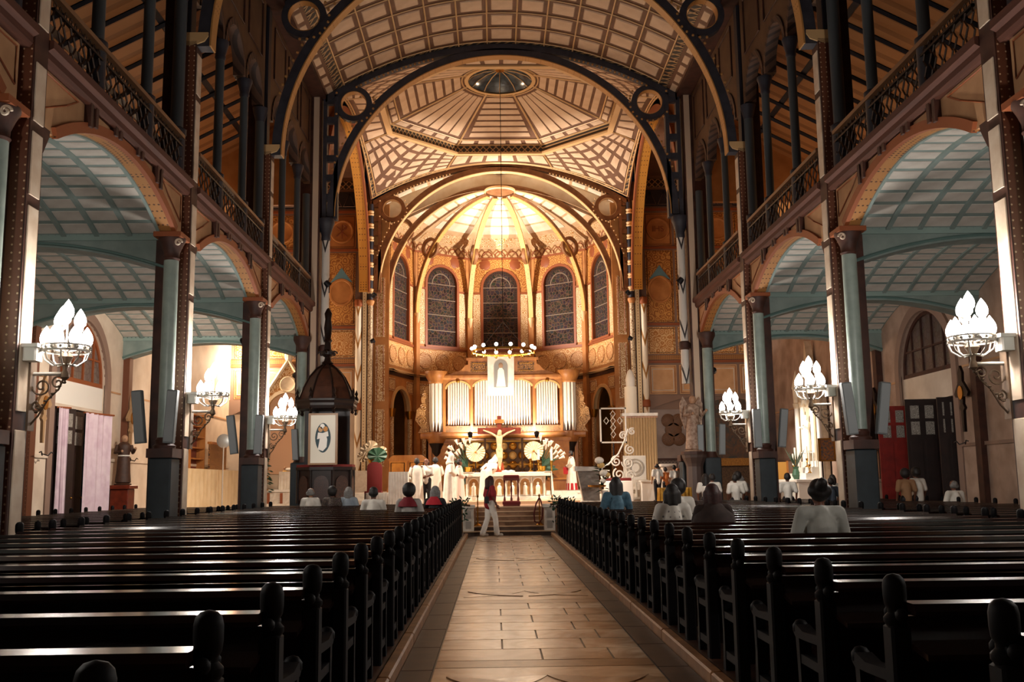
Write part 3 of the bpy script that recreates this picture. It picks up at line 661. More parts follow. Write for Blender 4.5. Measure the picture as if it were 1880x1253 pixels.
# ============================================================ TRANSEPT END WALLS (facing the nave)
def panel_frame(parent, x0, x1, z0, z1, y, mat, fmat=RUST, name='painted_panel', d=.03):
    p = MB().box(x0, x1, y-d, y, z0, z1).build(name, mat, parent, False)
    MB().tube([(x0+.07, y-d-.005, z0+.07), (x1-.07, y-d-.005, z0+.07), (x1-.07, y-d-.005, z1-.07), (x0+.07, y-d-.005, z1-.07)], .018, 4, True).build('panel_line', fmat, p)
    return p
for s, nm in SIDES:
    w = S_('wall_transept_'+nm, MB().box(*sorted((s*6.9, s*13.3)), 48.0, 48.3, 0, 17.6), MAUVE)
    S_('ceiling_transept_'+nm, MB().box(*sorted((s*6.9, s*13.4)), P[4]-.2, 48.3, 16.9, 17.1), COF_FR)
    S_('wall_transept_upper_'+nm, MB().box(*sorted((s*13.3, s*13.5)), P[4], 48.2, 12.6, 17), OCHRE_P)
    S_('wall_transept_west_'+nm, MB().box(*sorted((s*7.4, s*13.3)), P[4]-.1, P[4]+.1, 11.5, 17), OCHRE_P)
    X = lambda a, b: sorted((s*a, s*b))
    for i in range(4):
        a = 7.25+1.5*i
        panel_frame(w, *X(a, a+1.36), 13.25, 14.95, 48.0, OCHRE_P if i == 0 else DAMASK, IRON)
        panel_frame(w, *X(a, a+1.36), 9.35, 13.0, 48.0, DAMASK, IRON)
        panel_frame(w, *X(a, a+1.36), 7.75, 9.1, 48.0, DAMASK_O, IRON)
        pp = panel_frame(w, *X(a, a+1.36), 5.75, 7.2, 48.0, M('peach_framed_panel', '#d9ac7e', .6, 0, '#c99a6b', 'noise', 1), RUST)
        MB().tube([(s*(a+.16), 47.96, 5.95), (s*(a+1.2), 47.96, 5.95), (s*(a+1.2), 47.96, 7.0), (s*(a+.16), 47.96, 7.0)], .03, 4, True).build('panel_moulding', WHITE, pp)
        # medallions
        c = s*(a+.68)
        q = MB().lathe([(.001, 0), (.45, 0), (.5, .02), (.52, .05), (.58, .05), (.6, 0)], (0, 0, 0), 32)
        q.v = [(c+x, 47.95-z, 14.1+y_) for x, y_, z in q.v]; q.build('medallion', OCHRE_P, w)
        if s > 0 and i == 0:
            cu = bpy.data.curves.new('monogram', 'FONT'); cu.body = 'IHS'; cu.size = .42; cu.align_x = 'CENTER'; cu.align_y = 'CENTER'; cu.extrude = .01
            tmp = bpy.data.objects.new('monogram_tmp', cu); COL.objects.link(tmp)
            me = bpy.data.meshes.new_from_object(tmp.evaluated_get(bpy.context.evaluated_depsgraph_get())); bpy.data.objects.remove(tmp)
            me.materials.append(RUST); inst(me, 'monogram', w, (c, 47.93, 14.1), (pi/2, 0, 0))
        elif i == 0:
            mb = MB()
            for ang in (45, 90, 135): 
                r = .36; mb.tube([(c-r*cos(radians(ang)), 47.93, 14.1-r*sin(radians(ang))), (c+r*cos(radians(ang)), 47.93, 14.1+r*sin(radians(ang)))], .03, 5)
            mb.tube([(c+.08+.12*cos(t), 47.93, 14.3+.1*sin(t)) for t in lin_(-pi/2, pi/2, 8)], .03, 5)
            mb.build('monogram', RUST, w)
        q = MB().lathe([(.001, 0), (.5, 0), (.52, .04), (.6, .04), (.62, 0)], (0, 0, 0), 32)
        q.v = [(c+x, 47.95-z, 11.0+y_*1.15) for x, y_, z in q.v]; q.build('medallion', DAMASK_C if 0 else OCHRE_P, w)
        MB().prism([(c-.55, 11.5), (c, 11.72), (c+.55, 11.5), (c+.2, 11.95), (c, 12.25), (c-.2, 11.95)], 'y', 47.93, 47.97).build('canopy_motif', M('blue_painted_motif', '#5d8490', .6), w, False)
        MB().box(*X(a, a+1.4), 47.93, 48.0, 15.3, 16.15).build('truss_band', IRON_D, w, False)
        for d in (0, .68):
            MB().tube([(s*(a+d+.04), 47.9, 15.38), (s*(a+d+.34), 47.9, 16.05), (s*(a+d+.62), 47.9, 15.38)], .03, 4, True).build('truss_bar', MAUVE, w)
        MB().box(*X(a-.1, a+1.4), 47.92, 48.0, 16.3, 16.7).build('lattice_band', BLKLAT, w, False)
    for z in (7.3, 9.18, 13.08, 15.05): MB().box(*X(7.0, 13.3), 47.9, 48.0, z, z+.12).build('string_course', RUST, w, False)
    MB().box(*X(7.0, 13.3), 47.9, 48.0, 7.45, 7.68).build('string_course', OCHRE, w, False)
    # segmental arch over the lower wall
    n = 12; lo = [(s*(7.0+6.3*i/n), 4.9+.75*(1-(2*i/n-1)**2)) for i in range(n+1)]
    MB().prism([(s*13.3, 5.7), (s*7.0, 5.7)]+lo, 'y', 47.85, 48.0).build('arch_beam', MAUVE, w, False)
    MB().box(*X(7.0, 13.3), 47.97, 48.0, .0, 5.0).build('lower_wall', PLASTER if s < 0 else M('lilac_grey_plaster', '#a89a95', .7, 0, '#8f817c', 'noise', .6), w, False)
    if s > 0:
        MB().box(*X(7.0, 10.5), 47.9, 47.98, 1.9, 2.5).build('wall_band', M('grey_lattice_band', '#7d7069', .6, 0, '#4e443f', 'lattice', 6), w, False)
        MB().box(*X(7.0, 10.5), 47.9, 47.98, 2.5, 2.62).build('wall_band', IRON, w, False)
        MB().box(*X(7.0, 10.5), 47.9, 47.98, .0, 1.9).build('wall_band', IRON_D, w, False)
        rel = MB()
        for dx, dz, r in ((-.25, .45, .34), (.25, .45, .34), (-.25, -.45, .34), (.25, -.45, .34), (0, 0, .42)): rel.lathe([(.001, .05), (r*.8, .05), (r, 0)], (dx, dz, 0), 16)
        rel.v = [(8.35+x, 47.93-z, 4.0+y_) for x, y_, z in rel.v]
        r_ = rel.build('relief_plaque', M('brown_relief_plaque', '#7d5a41', .6, 0, '#5f4330', 'damask', 3), w)
    # lower west side of transept closed by nave pier line only
# ============================================================ CROSSING PIERS
CANDY = M('white_shaft_with_chevrons', '#d9d2c8', .5, 0, '#2f2a2c', 'chevron', .62, thr=.13, stretch=(2, 2, 1))
CANDY_G = M('cream_shaft_with_gold_chevrons', '#e6d8c2', .5, 0, '#9a6a2c', 'chevron', .62, thr=.2, stretch=(2, 2, 1))
def crossing_pier(k, s, nm):
    far = k == 5
    t = thing('crossing_pier', ('%s crossing pier beside the apse with gold chevron shaft' if far else '%s crossing pier at the end of the nave with white chevron shaft') % nm, 'pier', (s*(7.02 if far else 6.34), P[k]-(.2 if far else .1), 0))
    X = lambda a, b: sorted((s*a, s*b)); y = P[k]
    if not far:
        MB().box(*X(6.55, 7.3), y-.3, y+.3, 0, 16.5).build('core', IRON, t, False)
        MB().box(*X(6.6, 6.8), y-.34, y-.3, 2.3, 15.5).build('dotted_strip', DOTTED, t, False)
        MB().cyl((s*6.34, y-.1), .14, 2.4 if s < 0 else 4.9, 10.2, 18).build('chevron_shaft', CANDY, t)
        for z in (6.1,) : MB().lathe([(.15, z), (.2, z+.05), (.2, z+.25), (.15, z+.3)], (s*6.34, y-.1, 0), 18).build('shaft_ring', IRON, t)
        MB().lathe([(.14, 10.15), (.17, 10.2), (.16, 10.35), (.26, 10.7), (.3, 10.8), (.3, 10.95)], (s*6.34, y-.1, 0), 18).build('capital', IRON_D, t)
        MB().cyl((s*7.02, y-.6), .17, 2.5, 6.15, 20).build('column_shaft', TEAL, t)
        MB().lathe([(.17, 6.08), (.19, 6.12), (.17, 6.16), (.18, 6.25), (.24, 6.38), (.3, 6.5), (.3, 6.63)], (s*7.02, y-.6, 0), 20).build('capital', IRON, t)
        MB().bbox(*X(6.75, 7.3), y-.88, y-.32, 0, 2.3, .03).build('pedestal', TEAL_D, t, False)
        MB().lathe([(.25, 2.3), (.2, 2.4), (.18, 2.5)], (s*7.02, y-.6, 0), 20).build('column_base', IRON, t)
        MB().bbox(*X(6.05, 6.6), y-.35, y+.2, 0, 2.2, .04).build('shaft_pedestal', TEAL_D, t, False)
        MB().box(*X(6.0, 6.65), y-.4, y+.25, 2.2, 2.4).build('pedestal_cap', IRON, t, False)
        MB().cyl((s*6.98, y-.55), .13, 8.9, 11.75, 16).build('gallery_shaft', M('slate_column_paint', '#464c50', .5), t)
        MB().lathe([(.18, 7.85), (.18, 8.75), (.2, 8.8), (.2, 8.9), (.14, 8.94)], (s*6.98, y-.55, 0), 16).build('gallery_base', IRON_D, t)
    else:
        MB().box(*X(6.35, 6.95), y-.15, y+.3, 0, 16.5).build('core', IRON, t, False)
        sh = MB().cyl((s*7.02, y-.2), .15, 2.2, 10.2, 18).build('chevron_shaft', CANDY_G, t)
        for z in (5.1, 10.2): MB().lathe([(.16, z), (.2, z+.04), (.2, z+.3), (.16, z+.36)], (s*7.02, y-.2, 0), 18).build('shaft_ring', RUST, sh)
        MB().box(*X(6.62, 6.82), y-.22, y-.15, CH, 15.5).build('dotted_strip', M('gold_cream_dotted_strip', '#d9bf96', .55, 0, '#8a5a2a', 'dots', 7, thr=.22), t, False)
        MB().cyl((s*6.45, y-.18), .12, CH, 10.3, 14).build('scroll_shaft', M('scroll_painted_shaft', '#ddcaa8', .5, 0, '#7a5230', 'damask', 3.2, thr=.55), t)
        up = MB(); up.cyl((s*6.45, y-.18), .12, 10.5, 15.4, 14); up.build('upper_shaft', IRON_D, t)
        for i in range(7): MB().lathe([(.12, 10.85+.66*i), (.16, 10.9+.66*i), (.125, 10.98+.66*i), (.16, 11.06+.66*i), (.12, 11.11+.66*i)], (s*6.45, y-.18, 0), 14).build('shaft_ring', COF_RIB, t)
        MB().lathe([(.12, 10.25), (.2, 10.4), (.2, 10.5), (.12, 10.55)], (s*6.45, y-.18, 0), 14).build('capital', OCHRE_P, t)
        MB().box(*X(6.3, 7.3), y-.45, y+.1, 0, 2.2).build('pedestal', MARBLE, t, False)
    return t
for k in (4, 5):
    for s, nm in SIDES: crossing_pier(k, s, nm)

# ============================================================ APSE
AR, AY = 5.75, 48.6; AP = AR*cos(radians(18)); HWp = AR*sin(radians(18))
def apse_panel():
    w = MB(); n = 14; T = .25; H = HWp+.08
    ar = lambda r, z, sgn=1: [(-r*cos(pi*i/n)*sgn, z+r*sin(pi*i/n)) for i in range(n+1)]
    # lower: arch opening
    w.box(-H, -1.1, 0, T, CH-.8, 5.3); w.box(1.1, H, 0, T, CH-.8, 5.3)
    w.prism([(-H, 7.0), (-H, 5.3)]+ar(1.1, 5.3)+[(H, 5.3), (H, 7.0)], 'y', 0, T)
    w.box(-H, H, 0, T, 7.0, 8.95)
    w.box(-H, -.98, 0, T, 8.95, 12.4); w.box(.98, H, 0, T, 8.95, 12.4)
    w.prism([(-H, 14.6), (-H, 12.4)]+ar(.98, 12.4)+[(H, 12.4), (H, 14.6)], 'y', 0, T)
    t = w.build('wall_apse', OCHRE_P, None, False); t['kind'] = 'structure'; BASE[t] = (0, 0, 0)
    d = .03
    MB().box(-1.72, 1.72, -d, 0, 7.5, 8.7).build('frieze_board', DAMASK_O, t, False)
    for x in (-1.1, 0, 1.1):
        q = MB().lathe([(.001, .02), (.36, .02), (.38, .06), (.44, .06), (.46, 0)], (0, 0, 0), 28); q.v = [(x+a, -d-c, 8.1+b) for a, b, c in q.v]
        q.build('medallion', M('medallion_paint', '#a8672f', .6, 0, '#d9b07c', 'damask', 3, thr=.6), t)
    for sg in (-1, 1):
        MB().box(*sorted((sg*1.12, sg*1.52)), -d, 0, 9.0, 12.0).build('scroll_strip', DAMASK_C, t, False)
        MB().box(*sorted((sg*1.58, sg*1.72)), -d, 0, CH, 14.0).build('edge_strip', OCHRE_P, t, False)
        MB().prism([(0, 14.0), (0, 13.55)]+[(sg*1.12*sin(pi/2*i/10), 12.4+1.12*cos(pi/2*i/10)) for i in range(11)]+[(sg*1.55, 12.15), (sg*1.55, 14.0)], 'y', -d, 0).build('spandrel_panel', DAMASK, t, False)
        MB().tube(spiral((sg*1.05, -d-.01, 13.62), .34, 1.6, 0, (sg, 0, 0), (0, 0, 1), 30), .022, 5).build('scroll_relief', M('gilded_scroll', '#d6a662', .5), t)
        q = MB().lathe([(.001, .03), (.26, .03), (.32, 0)], (0, 0, 0), 20); q.v = [(sg*.86+a, -d-c, 13.72+b) for a, b, c in q.v]; 
        q.build('rosette', RUST, t)
    for z, hh, m_ in ((7.0, .12, IRON), (7.2, .16, COF_RIB), (8.75, .12, RUST), (12.03, .08, RUST), (14.0, .1, RUST)):
        if z == 12.03:
            for sg in (-1, 1): MB().box(*sorted((sg*1.1, sg*1.75)), -d-.03, 0, z, z+hh).build('string_course', m_, t, False)
        else: MB().box(-1.76, 1.76, -d-.04, 0, z, z+hh).build('string_course', m_, t, False)
    MB().box(-1.74, 1.74, -d, 0, 14.1, 14.6).build('arcuated_frieze', M('arcuated_frieze_paint', '#c8a477', .6, 0, '#8a5e36', 'lattice', 2.4, thr=.5), t, False)
    for i in range(5):
        q = [(-1.4+.7*i+.28*cos(a), -d-.02, 14.15+.3*sin(a)) for a in lin_(0, pi, 8)]; MB().tube(q, .03, 4).build('frieze_arch', RUST, t)
    # lower arcade
    MB().band(arc((0, 5.3), 1.1, 0, pi, 20, 'xz', 0), (0, -.08, 0), (0, .1, 0), (-.04, .14)).build('archivolt', COF_RIB, t)
    for sg in (-1, 1):
        c = MB().cyl((sg*1.17, -.02), .12, CH+.5, 4.9, 14).build('arcade_column', DAMASK_C, t)
        MB().lathe([(.13, 4.88), (.16, 4.95), (.22, 5.2), (.24, 5.3)], (sg*1.17, -.02, 0), 14).build('capital', GILT, c)
        MB().lathe([(.2, CH-.2), (.2, CH+.35), (.15, CH+.5)], (sg*1.17, -.02, 0), 14).build('column_base', IRON, c)
        panel_frame(t, *sorted((sg*.75, sg*1.6)), 6.2, 6.85, 0, DAMASK_C, RUST)
    return t
ap = apse_panel()
def apse_window(i):
    lab = ['far left', 'left of centre', 'central', 'right of centre', 'far right'][i]
    t = MB().band([((-.98, 0, 8.95), (-1, 0, 0)), ((-.98, 0, 12.4), (-1, 0, 0))]+arc((0, 12.4), .98, pi, 0, 24, 'xz', 0)[1:-1]+[((.98, 0, 12.4), (1, 0, 0)), ((.98, 0, 8.95), (1, 0, 0))], (0, -.06, 0), (0, .1, 0), (-.02, .12)).build('window_%d' % (i+3), RUST, None, False)
    t['kind'] = 'structure'; t['label'] = 'tall arched stained-glass window, %s in the apse' % lab; BASE[t] = (0, 0, 0)
    MB().box(-1.1, 1.1, -.1, .12, 8.85, 8.97).build('sill', RUST, t, False)
    zs = lin_(8.97, 12.4, 4)
    for a, b in zip(zs[:-1], zs[1:]): MB().box(-.78, .78, .1, .13, a+.02, b-.02).build('glass_panel', GLASS_D, t, False)
    MB().prism([(-.78, 12.42)]+[(-.78*cos(pi*k/14), 12.42+.78*sin(pi*k/14)) for k in range(15)], 'y', .1, .13).build('glass_panel', GLASS_D, t, False)
    GB = M('glass_border', '#3f3029', .7, 0, '#221a17', 'dots', 8, thr=.28, spec=.05)
    for sg in (-1, 1): MB().box(*sorted((sg*.79, sg*.97)), .1, .13, 8.97, 12.4).build('glass_border', GB, t, False)
    MB().band(arc((0, 12.4), .79, 0, pi, 20, 'xz', .115), (0, -.015, 0), (0, .015, 0), (0, .18)).build('glass_border', GB, t)
    for z in zs[1:]: MB().box(-.97, .97, .07, .1, z-.02, z+.02).build('glazing_bar', M('pale_glazing_bar', '#7d6a59', .7), t, False)
    MB().band(arc((0, 12.42), .55, 0, pi, 16, 'xz', .09), (0, -.01, 0), (0, .01, 0), (0, .05)).build('tracery', M('pale_glazing_bar', '#7d6a59', .7), t)
    return t
for i in range(5):
    ph = radians(-72+36*i); loc = (AP*sin(ph), AY+AP*cos(ph), 0)
    place(ap, i == 0, loc, -ph)
    wn = apse_window(i); wn.location = loc; wn.rotation_euler[2] = -ph
amb = MB(); n = 24; R2 = 8.4
for i in range(n):
    a0, a1 = radians(-92+184*i/n), radians(-92+184*(i+1)/n)
    A, B = (R2*sin(a0), AY+R2*cos(a0)), (R2*sin(a1), AY+R2*cos(a1)); amb.add([(*A, 0), (*B, 0), (*B, 7.2), (*A, 7.2)], [(0, 1, 2, 3)])
S_('wall_ambulatory', amb, M('mustard_ambulatory_wall', '#a8823f', .7, 0, '#8a6a35', 'noise', .8))
S_('ceiling_ambulatory', MB().lathe([(5.4, 7.15), (8.4, 7.15), (8.4, 7.25), (5.4, 7.25)], (0, AY, 0), 24, 0, pi), IRON_D)
for s, nm in SIDES:
    rw = S_('wall_apse_return_'+nm, MB().box(*sorted((s*5.6, s*6.5)), 48.3, 48.45, 0, 15.6), OCHRE_P)
    for z0, z1 in ((5.6, 8.4), (8.8, 11.8), (2.4, 5.2)): panel_frame(rw, *sorted((s*5.8, s*6.25)), z0, z1, 48.3, DAMASK_C, RUST)
# half dome
def gore(i):
    p0, p1 = radians(-90+36*i), radians(-54+36*i)
    V = lambda p, r: Vector((r*sin(p), AY+r*cos(p), 0))
    def S(u, v):
        o = V(p0, AR)*(1-u)+V(p1, AR)*u; c = V(p0, .72)*(1-u)+V(p1, .72)*u; q = o*(1-v)+c*v
        q.z = 14.6+1.8*sin(v*pi/2*.92)/sin(pi/2*.92); return q
    return S
DOMEW = M('pale_apse_dome_panel', '#ecdcc4', .6, 0, '#dcc6a6', 'noise', 1)
for i in range(5):
    S = gore(i); g = grid(S, 6, 8, M('tan_apse_dome', '#cfae86', .6, 0, '#bb9870', 'noise', 1), 'ceiling_apse_gore'); tag(g, kind='structure')
    vs = [.22, .36, .5, .63, .75, .86, .97]
    coffers(S, [.06, .94], vs, .02, .012, .025, 'dome_panel', DOMEW, g, -1 if 0 else 1)
    coffers(S, [.02, .98], [.03, .17], .01, .006, .02, 'dome_frieze', DAMASK_C, g, 1)
SB = lambda u, v: (-6.3+12.6*u, P[5]+.15+(48.75-P[5]-.15)*v, 15.45+1.85*(1-(2*u-1)**2))
g = grid(SB, 24, 1, M('tan_apse_dome', '#cfae86'), 'ceiling_apse_strip'); tag(g, kind='structure')
coffers(SB, lin_(.02, .98, 15), [.04, .96], .005, .05, .02, 'vault_panel', DOMEW, g, -1)
cl = MB(); n = 24
S0 = gore(0); S4 = gore(4); low = [S0(0, j/12) for j in range(13)]+[S4(1, 1-j/12) for j in range(13)]
hi = [(q.x*1.09, 48.75, 15.45+1.85*(1-(q.x*1.09/6.3)**2) if abs(q.x*1.09) < 6.3 else 15.45) for q in low]
cl.add([(q.x, 48.75, q.z) for q in low]+hi, [(k, k+1, k+27, k+26) for k in range(25)])
S_('wall_apse_lunette', cl, DOMEW)
crown = g
MB().lathe([(.001, 16.2), (.5, 16.22), (.72, 16.3), (.75, 16.42), (.001, 16.5)], (0, AY, 0), 24).build('boss_disc', ARCH_B, crown)
MB().lathe([(.74, 16.25), (.8, 16.3), (.8, 16.38), (.74, 16.42)], (0, AY, 0), 24, cap=False).build('boss_rim', COF_RIB, crown)
for i, ph in enumerate((-54, -18, 18, 54)):
    a = radians(ph); nmr = ['outer left', 'inner left', 'inner right', 'outer right'][i]
    t = thing('apse_rib', 'curved gilded rib of the apse vault, %s of four' % nmr, 'rib', (AR*sin(a), AY+AR*cos(a), 0))
    d = Vector((sin(a), cos(a), 0)); tn = Vector((cos(a), -sin(a), 0)); r0 = 5.5
    pth = [((d.x*r0*cos(q), AY+d.y*r0*cos(q), 10.6+5.6*sin(q)), (d.x*cos(q), d.y*cos(q), sin(q))) for q in lin_(0, pi/2-.13, 28)]
    MB().band(pth, tn*-.1, tn*.1, (.02, .2)).build('rib_web', ARCH_B, t)
    MB().band(pth, tn*-.13, tn*.13, (-.02, .03)).build('gilded_edge', M('gilded_rib_edge', '#d8ab62', .5, 0, '#9c6f33', 'dots', 9, thr=.2), t)
    c = Vector((d.x*4.62, AY+d.y*4.62, 14.05))
    ring = [(c+d*(.5*cos(q))+Vector((0, 0, .5*sin(q))), d*cos(q)+Vector((0, 0, sin(q)))) for q in lin_(0, 2*pi, 24)]
    MB().band(ring, tn*-.08, tn*.08, (-.1, .06)).build('ring', ARCH_B, t)
    mb = MB(Matrix.Translation((d.x*5.58, AY+d.y*5.58, 0)) @ Matrix.Rotation(-a, 4, 'Z')); mb.box(-.14, .14, -.12, .2, 0, 10.6); mb.build('pilaster', OCHRE_P, t, False)
    mb = MB(Matrix.Translation((d.x*5.5, AY+d.y*5.5, 0)) @ Matrix.Rotation(-a, 4, 'Z')); mb.lathe([(.02, 10.0), (.1, 10.2), (.16, 10.5), (.18, 10.6)], (0, 0, 0), 10); mb.build('corbel', COF_RIB, t)

# ============================================================ CHANCEL PLATFORM AND STEPS
STEP = M('brown_veined_step_marble', '#9a7457', .35, 0, '#7c5a41', 'marble', 1.0); STEP_L = M('pale_step_nosing', '#c8a684', .35)
pf = S_('floor_chancel', MB().box(-6.45, 6.45, 30.98, 48.6, 0, CH), STEP)
S_('floor_chancel_wing_left', MB().box(-6.45, -1.0, 29.9, 30.98, 0, CH), STEP); S_('floor_chancel_wing_right', MB().box(1.0, 6.45, 29.9, 30.98, 0, CH), STEP)
st = thing('altar_steps', 'flight of brown marble steps rising from the aisle to the altar', 'steps', (0, 29.3, 0))
for i in range(6):
    y0 = 29.3+.335*i; z1 = CH*(i+1)/6
    b = MB().box(-1.0 if i > 1 else -1.35, 1.0 if i > 1 else 1.35, y0, 30.98, CH*i/6, z1-.03).build('step', STEP if i > 1 else M('dark_step_stone', '#574234', .4, 0, '#43322a', 'marble', 1), st, False)
    MB().box(-1.0 if i > 1 else -1.35, 1.0 if i > 1 else 1.35, y0-.025, min(y0+.37, 31.0), z1-.03, z1).build('step_nosing', STEP_L, b, False)
pre = thing('altar_platform', 'low pale marble platform under the altar table', 'platform', (0, 35, CH))
MB().bbox(-2.6, 2.6, 34.6, 38.0, CH, CH+.1, .01).build('platform_step', STEP_L, pre, False)
S_('floor_sanctuary_back', MB().box(-6.2, 6.2, 38.5, 48.5, CH, 1.2), MARBLE)
for i in range(2): S_('floor_sanctuary_step', MB().box(-6.2, 6.2, 38.5-.3*(2-i), 38.5, CH, CH+.133*(i+1)), MARBLE)
for s, nm in SIDES:
    S_('floor_transept_'+nm, MB().box(*sorted((s*6.9, s*13.3)), 35.2, 48.0, 0, .35), PLASTER_R)
    po = thing('balustrade_post', 'pale marble post with sunk panels at the %s foot of the steps' % nm, 'post', (s*1.2, 29.5, 0))
    MB().bbox(s*1.2-.16, s*1.2+.16, 29.35, 29.7, 0, .8, .015).build('post_body', MARBLE, po, False)
    MB().bbox(s*1.2-.2, s*1.2+.2, 29.3, 29.75, .8, .9, .02).build('post_cap', MARBLE, po, False)
    for z0 in (.2, .5): MB().box(s*1.2-.08, s*1.2+.08, 29.34, 29.352, z0, z0+.22).build('sunk_panel', M('grey_marble_inset', '#a79d93', .4), po, False)
# ============================================================ CANDELABRA ON THE PIERS
BULB = glow('lit_frosted_bulb', '#fff6ea', 9.0)
def make_candelabrum():
    """bracket fixed at x=0, arm towards +x; heights are absolute"""
    t = lthing('wall_candelabrum', 'x', 'candelabrum')
    arm = MB().tube([(0, 0, 3.07), (.45, 0, 3.07)], .025, 8).build('arm', CHROME, t)
    MB().box(-.0, .03, -.09, .09, 2.3, 3.25).build('back_plate', BRONZE, t, False)
    UX, UZ = (1, 0, 0), (0, 0, 1)
    for pts in (spiral((.15, 0, 2.9), .13, 1.5, pi, UX, UZ), spiral((.36, 0, 2.95), .1, 1.5, 0, UX, UZ), spiral((.1, 0, 2.62), .08, 1.4, pi/2, UX, UZ), [(.02, 0, 2.38), (.12, 0, 2.5), (.24, 0, 2.72), (.38, 0, 2.86), (.45, 0, 3.04)]):
        MB().tube(pts, .014, 5).build('scroll', BRONZE, t)
    lf = MB()
    for q in range(9):
        a = q*.7; c = (.08+.045*q, .02*(-1)**q, 2.55+.05*q); lf.sphere(c, .03, 6, .5)
    tag(lf.build('leafwork', M('bronzed_leafwork', '#5a4a3a', .4, .6), t), kind='stuff')
    st = MB().lathe([(.02, 2.98), (.06, 3.02), (.05, 3.08), (.03, 3.12), (.045, 3.2), (.1, 3.3), (.06, 3.36)], (.45, 0, 0), 12).build('stem', BRONZE, t)
    bk = MB().lathe([(.3, 3.36), (.315, 3.36), (.315, 3.39), (.3, 3.39)], (.45, 0, 0), 28, cap=False).build('basket_ring', CHROME, t)
    MB().lathe([(.3, 3.44), (.315, 3.44), (.315, 3.46), (.3, 3.46)], (.45, 0, 0), 28, cap=False).build('basket_ring', CHROME, t)
    mb = MB()
    for i in range(18): a = 2*pi*i/18; mb.sphere((0.45+.308*cos(a), .308*sin(a), 3.415), .024, 6)
    tag(mb.build('basket_beads', CHROME, bk), kind='stuff')
    for i in range(8):
        a = 2*pi*i/8+.2; d = Vector((cos(a), sin(a), 0))
        MB().tube([Vector((.45, 0, 3.2))+d*.05, Vector((.45, 0, 3.18))+d*.16, Vector((.45, 0, 3.26))+d*.27, Vector((.45, 0, 3.37))+d*.305], .012, 5).build('branch', CHROME, t)
    bulb = MB().lathe([(.001, 0), (.04, .01), (.072, .05), (.08, .1), (.074, .15), (.05, .205), (.022, .25), (.001, .28)], (0, 0, 0), 14).mesh('bulb', BULB)
    cup = MB().lathe([(.02, -.06), (.045, -.03), (.05, .01)], (0, 0, 0), 10).mesh('bulb_cup', CHROME)
    pos = [(.45+.255*cos(2*pi*i/6+.3), .255*sin(2*pi*i/6+.3), 3.44) for i in range(6)]+[(.45+.16*cos(2*pi*i/3+.5), .16*sin(2*pi*i/3+.5), 3.7) for i in range(3)]+[(.45, 0, 3.82)]
    for p in pos:
        b = inst(bulb, 'bulb', t, p); inst(cup, 'bulb_cup', b)
        MB().tube([(.45, 0, 3.36), (p[0], p[1], p[2]-.02)], .012, 5).build('bulb_arm', CHROME, t)
    return t
cand = make_candelabrum(); first = True
for s, nm in SIDES:
    for k in (1, 2, 3, 0):
        lab = {0: 'lit candelabrum beside the camera on the %s, outside the picture', 1: 'large lit candelabrum on a scrolled bracket at the %s edge of the photo', 2: 'lit candelabrum on the %s pier beyond the nearest one', 3: 'lit candelabrum on the %s pier next to the crossing'}[k] % nm
        o = place(cand, first, (s*6.68, P[k]+.2, 0), 0 if s < 0 else pi, lab, 'pier candelabra'); first = False
        l = add_light('POINT', 'candelabrum_light', (0, 0, 0), PW['cand'] if k else PW['cand']*.6, COOL, None, .16); l.parent = o; l.location = (.45, 0, 3.72)
        # small white emergency lamp box at the pier
        e = thing('emergency_light', 'small white ridged lamp box beside the bracket on the %s %s pier' % (nm, ('unseen', 'nearest', 'middle', 'farthest')[k]), 'lamp', (s*6.68, P[k]+.02, 3.25), 'pier lamp boxes')
        MB().bbox(*sorted((s*6.68, s*6.5)), P[k]-.1, P[k]+.12, 3.22, 3.42, .02).build('lamp_case', WHITE, e, False)
        MB().box(*sorted((s*6.69, s*6.47)), P[k]-.13, P[k]+.14, 3.4, 3.45).build('lamp_lid', WHITE, e, False)
# ============================================================ COLUMN LOUDSPEAKERS
def make_speaker():
    t = lthing('column_speaker', 'x', 'loudspeaker')
    MB().bbox(-.1, .1, -.09, .07, -.52, .52, .015).build('case', SPK_D, t, False)
    MB().box(-.085, .085, -.1, -.088, -.49, .49).build('grille', SPK, t, False)
    MB().box(-.02, .02, .06, .2, .1, .16).build('bracket', BLACK_I, t, False); MB().box(-.02, .02, .06, .2, -.3, -.24).build('bracket', BLACK_I, t, False)
    return t
spk = make_speaker(); first = True
for x, y, tilt, ry, lab in ((-7.36, 19.35, 0, -.09, 'grey column loudspeaker on the outer side of the second left pier'), (-6.72, 19.3, 0, .07, 'grey column loudspeaker on the nave side of the second left pier'),
                    (-7.40, 26.4, 0, -.12, 'grey column loudspeaker leaning on the outer side of the third left pier'), (-6.70, 26.4, 0, .05, 'grey column loudspeaker on the nave side of the third left pier'),
                    (-6.78, 12.3, 0, .08, 'grey column loudspeaker cut by the left edge of the photo'), (-7.1, 33.2, 0, -.05, 'brownish column loudspeaker left of the carved pulpit'),
                    (6.62, 19.3, 0, -.1, 'grey column loudspeaker on the nave side of the second right pier'), (7.32, 19.35, 0, .12, 'grey column loudspeaker on the outer side of the second right pier'),
                    (6.68, 26.4, 0, -.02, 'grey column loudspeaker on the nave side of the third right pier'), (7.38, 26.4, 0, .1, 'grey column loudspeaker on the outer side of the third right pier'),
                    (7.3, 33.2, 0, .03, 'pale column loudspeaker on the right crossing pier'), (6.62, 33.5, 0, 0, 'dark column loudspeaker behind the angel statue')):
    o = place(spk, first, (x, y, 2.9), 0, lab, 'column loudspeakers'); first = False; o.rotation_euler[1] = ry; o.rotation_euler[0] = .05

